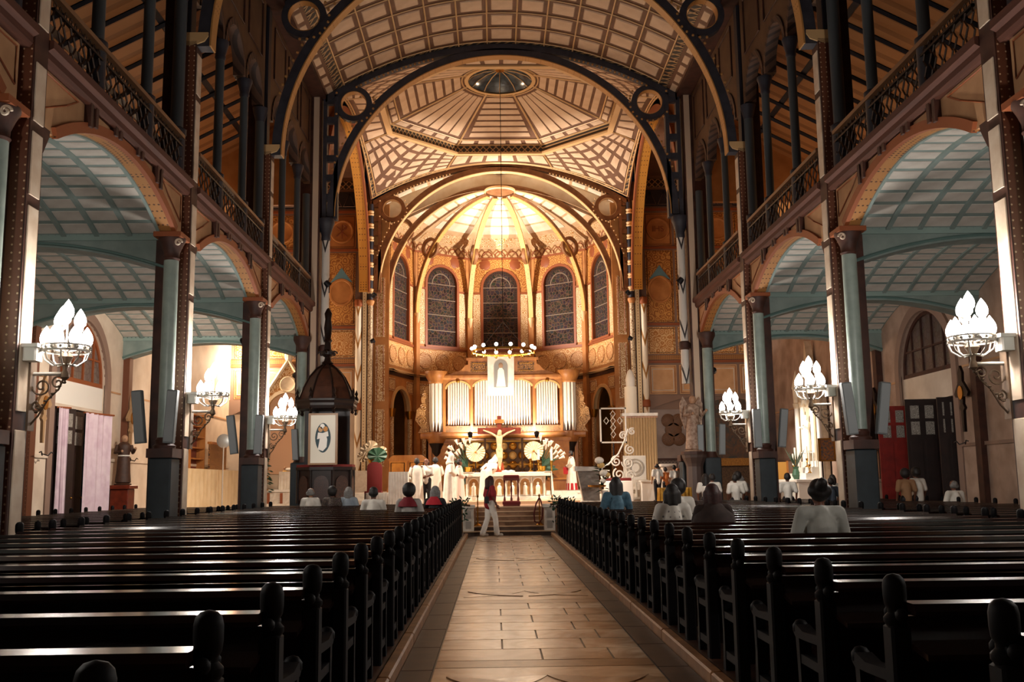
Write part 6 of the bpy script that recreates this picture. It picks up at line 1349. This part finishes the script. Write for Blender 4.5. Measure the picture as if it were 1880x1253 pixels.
ob = thing('orange_board', 'plain orange screen board left of the right side altar', 'screen', (12.1, 44.0, .35)); MB().box(11.6, 12.7, 44.0, 44.08, 1.2, 2.3).build('board', M('orange_cloth_board', '#c08a3c', .7), ob, False)
for x in (11.62, 12.68): MB().box(x-.04, x+.04, 43.97, 44.11, .35, 2.35).build('board_post', WOOD_O, ob, False)
mu = thing('mural_painting', 'dark painting with arched top on the right transept end wall', 'painting', (10.6, 47.9, 2.3)); MB().prism([(9.6, 2.5), (12.6, 2.5), (12.6, 4.6)]+[(11.1+1.5*cos(pi*i/12), 4.6+.9*sin(pi*i/12)) for i in range(13)]+[(9.6, 4.6)], 'y', 47.8, 47.9).build('canvas', M('dark_mural_paint', '#6d4a30', .6, 0, '#2f3a3c', 'marble', 1.2), mu, False); MB().box(9.5, 12.7, 47.75, 47.92, 2.3, 2.5).build('frame_bar', GILT, mu, False)
nat = thing('nativity_hut', 'brown thatched display hut under the mural in the right transept', 'display', (10.5, 46.8, .35)); MB().box(9.3, 12.2, 46.5, 47.6, .35, 2.3).build('hut_body', M('brown_thatch', '#5e4630', .8, 0, '#3b2a1c', 'noise', 8), nat, False); MB().prism([(9.1, 2.2), (12.4, 2.2), (12.2, 2.55), (9.3, 2.55)], 'y', 46.3, 47.7).build('thatch', M('orange_thatch', '#a8742e', .8, 0, '#7d5220', 'noise', 8), nat, False)
# ============================================================ LAMPS OF THE BUILDING AND ADDED FILL LIGHTS
def flood(lab, loc, target, power, col, ang, blend=.5, r=.12, pole=None):
    t = thing('floodlight', lab, 'lamp', loc); d = (Vector(target)-Vector(loc)).normalized()
    m = MB(Matrix.Translation(loc) @ d.to_track_quat('-Z', 'Y').to_matrix().to_4x4())
    m.lathe([(.001, .22), (.09, .2), (.12, .02), (.12, -.0), (.1, .0), (.09, .06), (.001, .08)], (0, 0, 0), 14); m.build('housing', BLACK_I, t)
    MB().tube([loc, pole or (loc[0], loc[1], loc[2]-.25)], .02, 5).build('yoke', BLACK_I, t)
    add_light('SPOT', 'floodlight_beam', tuple(Vector(loc)+d*.06), power, col, t, r, tuple(Vector(target)), ang, blend)
for s, nm in SIDES:
    flood('black floodlight on the %s crossing pier at gallery height, aimed at the altar' % nm, (s*6.1, 33.6, 8.4), (-s*.4, 36.4, 1.2), PW['altar'], (1, .83, .66), 66, .6)
    flood('floodlight on the %s apse pier, aimed across at the half dome' % nm, (s*6.2, 47.3, 8.5), (-s*5.0, 49.9, 14.6), PW['dome'], (1, .88, .76), 70, .35)
    flood('small floodlight on the %s end of the gilded screen, washing the organ pipes' % nm, (s*1.5, 44.35, 3.75), (s*1.6, 46, 5.3), PW['organ']*.5, (1, .88, .74), 118, .6)
    flood('added fill floodlight on the %s transept ledge, aimed up at the octagonal dome' % nm, (s*6.2, 47.35, 10.8), (-s*.5, 42.6, 17.5), PW['nave_dome']*.5, WARM, 96, .7)  # added uplight, put in to brighten the dome
gl = thing('globe_lamp', 'bright bare globe lamp on the left transept end wall', 'lamp', (-12.3, 47.5, 7.4)); MB().sphere((-12.3, 47.3, 7.4), .17, 14).build('globe', BULB, gl); MB().tube([(-12.3, 48, 7.4), (-12.3, 47.4, 7.4)], .03, 6).build('arm', IRON, gl)
add_light('POINT', 'globe_light', (-12.3, 47.3, 7.4), PW['left']*.4, (1, .78, .54), gl, .17)
flood('added fill floodlight behind the left crossing pier, brightening the left transept', (-7.45, 34.75, 5.4), (-12.5, 42, 3), PW['left']*.5, (1, .8, .6), 120, .5)  # hidden fill lamp added to lift the left transept
flood('added fill floodlight behind the third left pier, brightening the left doorway wall', (-7.5, 27.65, 5.6), (-13.3, 32, 3.2), PW['left']*.62, (1, .86, .72), 110, .5)  # added fill that brightens the doorway wall
flood('small floodlight on the right side altar', (10.6, 40.2, 4.6), (12.8, 41.4, 2.6), PW['side_altar']*1.6, (1, .92, .82), 90, .6, pole=(10.6, 40.2, .35))
flood('added fill floodlight behind the right crossing pier, brightening the right transept end wall', (7.45, 34.75, 5.4), (9.0, 48, 3.6), PW['right'], (1, .88, .76), 70, .6)  # unseen fill, put in to give the end wall more light
for s, nm in SIDES:
    for k in (2, 3):
        t = thing('gallery_lamp', 'small bulb lighting the %s gallery, %s bay' % (nm, bn[k]), 'lamp', (s*10.5, (P[k]+P[k+1])/2, 9.6), 'gallery lamps'); c = (s*11.5, (P[k]+P[k+1])/2+1.5, 9.4)
        MB().sphere(c, .07, 10).build('bulb', BULB, t); MB().tube([(c[0], c[1], 12.8), (c[0], c[1], c[2]+.05)], .008, 4).build('cord', BLACK_I, t)
        add_light('POINT', 'gallery_light', c, PW['gallery'] if k == 3 else PW['gal_near'], AMBER, t, .07)
# ============================================================ PEOPLE
MC = {}
def hand(mb, p, d, side, k=1.):
    """palm and five bent fingers at wrist p, pointing along d; side = direction of the thumb"""
    p = Vector(p); d = Vector(d).normalized(); sd = Vector(side); sd = (sd-d*sd.dot(d)).normalized(); nrm = d.cross(sd)
    c = capsules([(p, p+d*.07*k, .026*k, .036*k)]); mb.add(c.v, c.f)
    for i, (o, L) in enumerate(((.03, .068), (.01, .078), (-.011, .073), (-.03, .056))):
        a = p+d*.085*k+sd*o*k; b = a+d*L*.5*k+nrm*.008*k; e = b+(d*.7+nrm*.7).normalized()*L*.45*k
        c = capsules([(a, b, .0095*k, .009*k), (b, e, .009*k, .0075*k)]); mb.add(c.v, c.f)
    a = p+d*.03*k+sd*.03*k; b = a+(sd*.7+d*.7).normalized()*.04*k; e = b+(d+nrm*.4).normalized()*.03*k
    c = capsules([(a, b, .012*k, .011*k), (b, e, .011*k, .008*k)]); mb.add(c.v, c.f)
def skin2(mb, name, mat, vox, extra=None, sm=3):
    m = skin(mb, name, mat, vox, sm)
    if extra:
        q = MB(); q.add([tuple(v.co) for v in m.vertices], [tuple(p.vertices) for p in m.polygons]); q.add(extra.v, extra.f)
        m2 = q.mesh(name, mat, False)
        for p in m2.polygons: p.use_smooth = True
        return m2
    return m
def joints(pose):
    if pose == 'sit':
        return dict(hip=(0, 0, .55), chest=(0, .03, .9), sh=1.05, neck=(0, .04, 1.13), head=(0, .06, 1.25), kn=lambda s: (s*.11, .44, .56), an=lambda s: (s*.11, .42, .1), to=lambda s: (s*.12, .58, .05), el=lambda s: (s*.25, .06, .8), wr=lambda s: (s*.15, .3, .68), shp=lambda s: (s*.185, .02, 1.05))
    if pose == 'raise':
        j = joints('sit'); j = dict(j); j['el'] = lambda s: (s*.26, .1, .8) if s > 0 else (-.27, .15, .92); j['wr'] = lambda s: (s*.15, .3, .68) if s > 0 else (-.2, .28, 1.12); return j
    if pose == 'walk':
        return dict(hip=(0, 0, .93), chest=(0, .02, 1.25), sh=1.4, neck=(0, .02, 1.48), head=(0, .04, 1.6), kn=lambda s: (s*.08, .14 if s > 0 else -.04, .5), an=lambda s: (s*.08, .18 if s > 0 else -.2, .09), to=lambda s: (s*.09, .34 if s > 0 else -.05, .04), el=lambda s: (s*.24, -.03, 1.14), wr=lambda s: (s*.23, .1, .9), shp=lambda s: (s*.18, 0, 1.4))
    if pose == 'fold':
        j = dict(joints('stand')); j['wr'] = lambda s: (s*.05, .2, 1.05); j['el'] = lambda s: (s*.24, .0, 1.12); return j
    return dict(hip=(0, 0, .93), chest=(0, .02, 1.25), sh=1.4, neck=(0, .02, 1.48), head=(0, .04, 1.6), kn=lambda s: (s*.09, .02, .5), an=lambda s: (s*.1, -.02, .08), to=lambda s: (s*.11, .14, .04), el=lambda s: (s*.25, -.02, 1.14), wr=lambda s: (s*.24, .08, .9), shp=lambda s: (s*.19, 0, 1.4))
def person_meshes(pose, wide=1., hands=False):
    key = (pose, wide, hands)
    if key in MC: return MC[key]
    j = joints(pose); V = Vector; hip, ch, nk, hd = V(j['hip']), V(j['chest']), V(j['neck']), V(j['head'])
    b = [(hip, ch, .12, .125, (1.25, .85)), (ch, V((0, nk.y, j['sh']-.02)), .125, .09, (1.3, .8)), (nk-V((0, 0, .06)), hd, .052, .05)]
    b += [(hd+V((0, .0, -.05)), hd+V((0, -.012, .035)), .07, .088)]
    b += [(hd+V((0, .075, -.005)), hd+V((0, .1, -.035)), .011, .017), (hd+V((-.025, .075, -.075)), hd+V((.025, .075, -.075)), .012, .012), (hd+V((0, .05, -.11)), hd+V((0, .065, -.1)), .025, .025)]
    sl = []; tr_ = []; shoe = []; ex = MB()
    for s in (-1, 1):
        b += [(hd+V((s*.085, -.005, -.01)), hd+V((s*.09, -.01, .015)), .018, .02)]
        sp, el, wr, kn, an, to = V(j['shp'](s)), V(j['el'](s)), V(j['wr'](s)), V(j['kn'](s)), V(j['an'](s)), V(j['to'](s)); hp = hip+V((s*.09, 0, 0))
        b += [(V((s*.06, nk.y, j['sh'])), sp, .06, .055), (sp, el, .05, .042), (el, wr, .04, .028), (hp, kn, .085, .06), (kn, an, .055, .038), (an, to, .04, .03)]
        if not hands: b += [(wr, wr+(wr-el).normalized()*.09, .035, .03)]
        else: hand(ex, wr, (wr-el), (-s*.3, .9, .2))
        sl += [(V((s*.07, nk.y, j['sh']-.005)), sp, .078, .072), (sp, sp.lerp(el, .85), .074, .07)]
        tr_ += [(hp, kn, .105, .085), (kn, an+V((0, 0, .0)), .08, .085 if pose == 'walk' else .06)]
        shoe += [(an-V((0, .04, .03)), to, .045, .04)]
    body = skin2(MB().add(*(lambda m: (m.v, m.f))(capsules(b))), 'body', None or SKIN_D, .016, ex if hands else None)
    shirt = skin2(capsules([(hip-V((0, 0, .02)), ch, .15*wide, .155*wide, (1.25, .85)), (ch, V((0, nk.y, j['sh']-.03)), .155*wide, .115, (1.35, .85))]+sl), 'shirt', WHITE, .02)
    trou = skin2(capsules([(hip+V((-.06, 0, 0)), hip+V((.06, 0, 0)), .13*wide, .13*wide)]+tr_), 'trousers', BLACK_I, .024)
    shoes = capsules(shoe).mesh('shoes', BLACK_I)
    MC[key] = (body, shirt, trou, shoes, hd); return MC[key]
def hair_mesh(kind):
    key = ('hair', kind)
    if key in MC: return MC[key]
    V = Vector; s = [(V((0, -.02, .05)), V((0, -.035, .0)), .098, .095)]
    if kind == 'short': s += [(V((-.05, -.05, .0)), V((.05, -.05, .0)), .06, .06)]
    if kind == 'afro': s = [(V((0, -.03, .05)), V((0, -.04, .02)), .135, .13)]
    if kind == 'bun': s += [(V((-.05, -.05, .02)), V((.05, -.05, .02)), .075, .075), (V((0, -.12, .08)), V((0, -.14, .1)), .06, .055)]
    if kind == 'bob': s += [(V((-.07, -.02, .0)), V((-.085, -.03, -.12)), .06, .045), (V((.07, -.02, .0)), V((.085, -.03, -.12)), .06, .045), (V((0, -.07, .0)), V((0, -.075, -.14)), .085, .075)]
    if kind == 'long': s += [(V((-.07, -.02, .0)), V((-.08, -.06, -.25)), .06, .05), (V((.07, -.02, .0)), V((.08, -.06, -.25)), .06, .05), (V((0, -.07, .0)), V((.0, -.11, -.38)), .085, .06)]
    if kind == 'wavy': s += [(V((-.08, -.02, .0)), V((-.1, -.03, -.16)), .07, .065), (V((.08, -.02, .0)), V((.1, -.03, -.16)), .07, .065), (V((0, -.09, .0)), V((.0, -.1, -.18)), .1, .09)]
    if kind == 'fringe': s = [(V((-.06, -.05, -.02)), V((.06, -.05, -.02)), .06, .06), (V((0, -.05, .03)), V((0, -.05, .03)), .085, .085)]
    MC[key] = skin2(capsules(s), 'hair', HAIR_B, .014, None, 2); return MC[key]
def mcopy(me, mat, name):
    k = ('mc', me.name, mat.name)
    if k not in MC:
        m = me.copy(); m.materials.clear(); m.materials.append(mat); m.name = name; MC[k] = m
    return MC[k]
PERSONS = []
def person(lab, x, y, z, face, pose='sit', top=None, bottom=None, hair=('short', HAIR_B), skinm=None, h=1., wide=1., hands=False, group=None, extra=None, shoes=None):
    """face: heading in degrees, 0 = towards the altar (+y), positive turns left"""
    t = thing('person', lab, 'person', (x, y, z), group, radians(face)); t.rotation_euler[2] = radians(face); t.scale = (h, h, h)
    body, shirt, trou, sh, hd = person_meshes(pose, wide, hands)
    inst(mcopy(body, skinm or SKIN_D, 'body'), 'body', t)
    inst(mcopy(shirt, top or WHITE, 'shirt'), 'shirt', t); inst(mcopy(trou, bottom or BLACK_I, 'trousers'), 'trousers', t)
    inst(mcopy(sh, shoes or BLACK_I, 'shoes'), 'shoes', t)
    if hair: inst(mcopy(hair_mesh(hair[0]), hair[1], 'hair'), 'hair', t, hd)
    BASE[t] = (0, 0, 0)
    if extra: extra(t, hd)
    return t
TW = M('white_shirt_cloth', '#e4ded4', .8, 0, '#d5cec3', 'noise', 3); TDOT = M('white_dotted_blouse', '#e2dcd2', .8, 0, '#7d7a78', 'dots', 14, thr=.22); TGREY = M('grey_blue_shirt', '#8f9aa3', .8)
TDEN = M('blue_denim_jacket', '#5d8296', .8, 0, '#3d5a6c', 'noise', 5); TBRN = M('dark_brown_shawl', '#3b2b26', .85, 0, '#2b1e1a', 'noise', 5); TPRINT = M('patterned_blouse', '#6d5a50', .8, 0, '#2f2522', 'glass', 14)
TBLK = M('black_top', '#1a171c', .8); TDK = M('dark_slate_top', '#2c3440', .8); TTAN = M('tan_waistcoat', '#9c7452', .8); TPALE = M('pale_grey_blouse', '#b9bab3', .8, 0, '#a8a9a2', 'noise', 3)
def collar(mat):
    def f(t, hd): q = MB().lathe([(.2, -.28), (.17, -.2), (.1, -.13), (.085, -.1)], (0, -.03, hd.z), 18, sy=.8); q.build('collar', mat, t)
    return f
def shawl(mat):
    def f(t, hd):
        q = MB(); prof = [(.32, -.55), (.3, -.4), (.26, -.27), (.16, -.18), (.1, -.12)]; q.lathe([(r*(1+.0), z) for r, z in prof], (0, .0, hd.z), 24, sy=.75); q.build('shawl', mat, t)
    return f
def phone(t, hd): MB().box(-.27, -.17, .1, .13, .72, .82).build('wallet', TBLK, t, False); MB().tube([(.17, -.12, 1.38), (.2, -.2, 1.2), (.17, -.22, 1.0)], .015, 5).build('bag_strap', TBLK, t); MB().bbox(.1, .24, -.24, -.14, .95, 1.15, .02).build('shoulder_bag', TBLK, t, False)
ZP = .09
# worshippers in the right pews (seen from behind)
RY = lambda k: 3.54+.95*k+.14
LY = lambda k: 2.48+.95*k+.14
person('woman in a pale grey blouse with dark hair bun, seated alone in the right pews', 3.0, RY(7), ZP, 0, 'sit', TPALE, BLACK_I, ('bun', HAIR_B), h=1.03, wide=1.12)
person('person with reddish brown hair and dark shawl, seated in the right pews', 2.5, RY(10), ZP, 0, 'sit', TBRN, BLACK_I, ('bob', HAIR_R), h=1.0, extra=shawl(TBRN))
person('person in a white dotted blouse nearest the aisle in the right pews', 2.13, RY(11), ZP, 0, 'sit', TDOT, BLACK_I, ('bob', HAIR_B), h=1.0)
person('person in a white shirt seated in front of the dotted blouse', 2.75, RY(14), ZP, 0, 'sit', TW, BLACK_I, ('afro', HAIR_B), h=1.04, wide=1.1)
person('person with long black hair in a blue denim jacket, right pews near the aisle', 2.03, RY(17), ZP, 5, 'sit', TDEN, BLACK_I, ('long', HAIR_B), h=1.1)
# left pews
person('older person with cropped hair and white shirt, left end of the front pews', -5.3, LY(25), ZP, -8, 'sit', TW, BLACK_I, ('fringe', HAIR_G), SKIN_M)
person('dark-haired person in a patterned blouse before the pulpit', -4.72, LY(25), ZP, 0, 'sit', TPRINT, BLACK_I, ('afro', HAIR_B))
person('grey-haired person in a grey-blue shirt before the pulpit', -4.3, LY(25), ZP, -10, 'sit', TGREY, BLACK_I, ('bob', HAIR_G), wide=1.1)
person('person with dark hair and white shirt in the middle of the left pews', -3.05, LY(20), ZP, 0, 'sit', TW, BLACK_I, ('short', HAIR_B), wide=1.08)
person('woman with a dark red collar over a grey top in the left pews', -2.12, LY(18), ZP, -15, 'sit', M('light_grey_top', '#b8b2ac', .8), BLACK_I, ('afro', HAIR_B), h=1.03, extra=collar(M('dark_red_collar', '#7c1622', .8)))
person('grey-haired person in black and red raising a hand, left pews near the aisle', -1.78, LY(21), ZP, -20, 'raise', TBLK, BLACK_I, ('bob', HAIR_G), SKIN_M, extra=collar(M('bright_red_lapel', '#b51d2c', .8)))
# walking woman
person('woman in a red top and white flared trousers walking before the steps', -.56, 28.95, 0, -62, 'walk', M('red_knit_top', '#8f1420', .8), M('white_flared_trousers', '#e3dbd0', .8), ('wavy', M('dark_auburn_hair', '#3a1712', .6)), h=1.0, hands=True, extra=phone, shoes=M('pale_shoes', '#b9ada0', .7))
# right aisle group
grp = [(6.25, 31.2, 'white shirt with long dark hair, leftmost of the right aisle group', TW, ('long', HAIR_B), 1.0), (6.62, 31.9, 'white shirt, second from left in the right aisle group', TW, ('short', HAIR_B), 1.0), (6.95, 30.2, 'white jacket seen from behind, middle of the right aisle group', TW, ('short', HAIR_B), .98),
       (7.3, 31.3, 'white blouse behind the middle of the right aisle group', TW, ('afro', HAIR_B), 1.02), (7.62, 32.2, 'patterned top, rightmost of the right aisle group', TPRINT, ('fringe', HAIR_G), .98)]
for x, y, lab, tp, hr, h in grp: person('standing person in a '+lab, x, y, 0, random.uniform(-20, 20), 'stand', tp, BLACK_I, hr, h=h, group='right aisle group')
for x, y, lab, tp, hr, h in ((8.5, 30.0, 'white shirt behind the third right pier', TW, ('short', HAIR_B), 1.02), (9.35, 28.6, 'dark slate top left of the icon', TDK, ('short', HAIR_B), .92), (9.75, 29.6, 'white shirt in front of the framed icon', TW, ('bob', HAIR_B), .98), (10.3, 29.8, 'dark top to the right of the icon', TDK, ('short', HAIR_B), 1.02),
                             (10.95, 27.2, 'tan waistcoat between right pier and red door', TTAN, ('afro', HAIR_B), 1.04), (11.35, 27.4, 'white shirt next to the tan waistcoat', TW, ('afro', HAIR_B), 1.06)):
    person('standing worshipper in a '+lab, x, y, 0, random.uniform(-15, 25), 'stand', tp, BLACK_I, hr, h=h*.97)
person('small seated person in white before the dark right door', 12.6-.9, 25.9, 0, 10, 'sit', TW, BLACK_I, ('fringe', HAIR_G), h=1.05)
for x, y, lab, tp, hr, h in ((5.35, 35.0, 'boy in a white shirt looking up behind the gold table', TW, ('fringe', HAIR_B), .78), (5.7, 35.3, 'child in an orange top behind the gold table', M('orange_top', '#b5652c', .8), ('short', HAIR_B), .7), (5.98, 35.1, 'child in a pale top behind the gold table', TW, ('short', HAIR_B), .74), (6.28, 35.4, 'girl with long brown hair behind the gold table', M('peach_top', '#c98a68', .8), ('long', HAIR_R), .8)):
    person(lab, x, y, CH, 20, 'stand', tp, BLACK_I, hr, SKIN_M, h=h)
# ------------------------------------------------------------ clergy in white
ROBE = M('white_wool_robe', '#ece2d4', .85, 0, '#dcd0bf', 'noise', 3)
def robed(lab, x, y, z, face, hood=True, bow=0., h=1., belt=False, hair=None, robe=None, red=False, book=False):
    t = thing('person', lab, 'person', (x, y, z), None, radians(face)); t.rotation_euler[2] = radians(face); t.scale = (h, h, h); BASE[t] = (0, 0, 0)
    def bend(p):
        p = Vector(p)
        if bow and p.z > .95:
            a = bow*min(1, (p.z-.95)/.2); d = p-Vector((0, 0, .95)); c, s_ = cos(a), sin(a); p = Vector((d.x, d.y*c+d.z*s_, .95+d.z*c-d.y*s_))
        return p
    # body: head, neck, arms, hands
    body, shirt, trou, sh, hd = person_meshes('fold', 1., True)
    bm = body.copy(); bm.materials.clear(); bm.materials.append(SKIN_D)
    if bow:
        for v in bm.vertices: v.co = bend(v.co)
    inst(bm, 'body', t)
    secs = [(.03, .27, .25), (.35, .245, .22), (.8, .225, .19), (1.0, .215, .175), (1.2, .225, .165), (1.34, .215, .14), (1.42, .15, .11), (1.47, .085, .085)]
    n = 40; mb = MB(); V = []
    for z_, rx, ry in secs:
        f = max(0, 1-z_/1.3)*.07
        for i in range(n): a = 2*pi*i/n; k = 1+f*sin(9*a)+f*.6*sin(5*a+1); V.append(bend((rx*k*cos(a), ry*k*sin(a)+.01, z_)))
    mb.add(V, [(j*n+i, j*n+(i+1) % n, (j+1)*n+(i+1) % n, (j+1)*n+i) for j in range(len(secs)-1) for i in range(n)]); mb.build('robe', robe or ROBE, t)
    for s in (-1, 1):
        pts = [bend(p) for p in ((s*.17, 0, 1.38), (s*.25, .0, 1.14), (s*.14, .12, 1.07), (s*.08, .17, 1.05))]
        MB().tube(pts, [.085, .09, .085, .08], 12).build('sleeve', robe or ROBE, t)
    if hood:
        m = capsules([(bend((0, -.0, 1.5)), bend((0, .0, 1.66)), .12, .115), (bend((0, -.04, 1.68)), bend((0, -.1, 1.79)), .08, .03), (bend((0, -.03, 1.44)), bend((0, -.03, 1.5)), .15, .12)])
        # keep the face free: cut the front of the hood
        hm = skin2(m, 'hood', robe or ROBE, .014); q = MB(); fwd = (bend((0, 1, 1.6))-bend((0, 0, 1.6))).normalized() if bow else Vector((0, 1, 0)); hc = bend((0, .04, 1.6))
        keep = [tuple(p.vertices) for p in hm.polygons if not ((p.center-hc).dot(fwd) > .035 and (p.center-hc).length < .125)]
        q.add([tuple(v.co) for v in hm.vertices], keep); q.build('hood', robe or ROBE, t)
    elif hair: inst(mcopy(hair_mesh(hair[0]), hair[1], 'hair'), 'hair', t, bend(hd))
    if belt: MB().lathe([(.232, .95), (.238, .97), (.232, .99)], (0, .01, 0), 20, sy=.82).build('cord', GILT, t)
    if red: MB().lathe([(.28, .03), (.262, .2), (.25, .32)], (0, .01, 0), 30, sy=.94).build('red_cassock_hem', RED, t)
    if book: MB().prism([(.12, 1.0), (.16, .7), (.34, .72), (.36, 1.02)], 'x', -.16, .16).build('red_folder', RED, t, False)
    return t
robed('person in a white robe seen from behind, leftmost of the chancel group', -3.08, 34.0, CH, 15, False, 0, .93, hair=('short', HAIR_B))
person('man in a white shirt and dark trousers facing the nave among the robed group', -2.78, 34.4, CH, 170, 'fold', TW, M('black_trousers', '#19171b', .8), ('fringe', HAIR_B), h=.93, hands=True)
robed('person in a white surplice with back turned beside the man in dark trousers', -2.5, 34.9, CH, 5, False, 0, .96, hair=('short', HAIR_B))
robed('hooded figure in a long white robe standing left of the altar', -1.98, 34.1, CH, -75, True, .12, 1.0)
robed('figure in white and pink vestments behind the standing hooded figure', -1.68, 34.9, CH, -80, False, 0, .92, hair=('short', HAIR_B), robe=M('pale_pink_vestment', '#e3cdbf', .8))
robed('hooded figure in white bowing over the altar table', -.72, 36.0, CH+.1, -35, True, .85, 1.05)
robed('altar server in white over red holding a red folder right of the altar', 2.62, 38.9, 1.2, 80, False, 0, .9, hair=('short', HAIR_B), red=True, book=True)
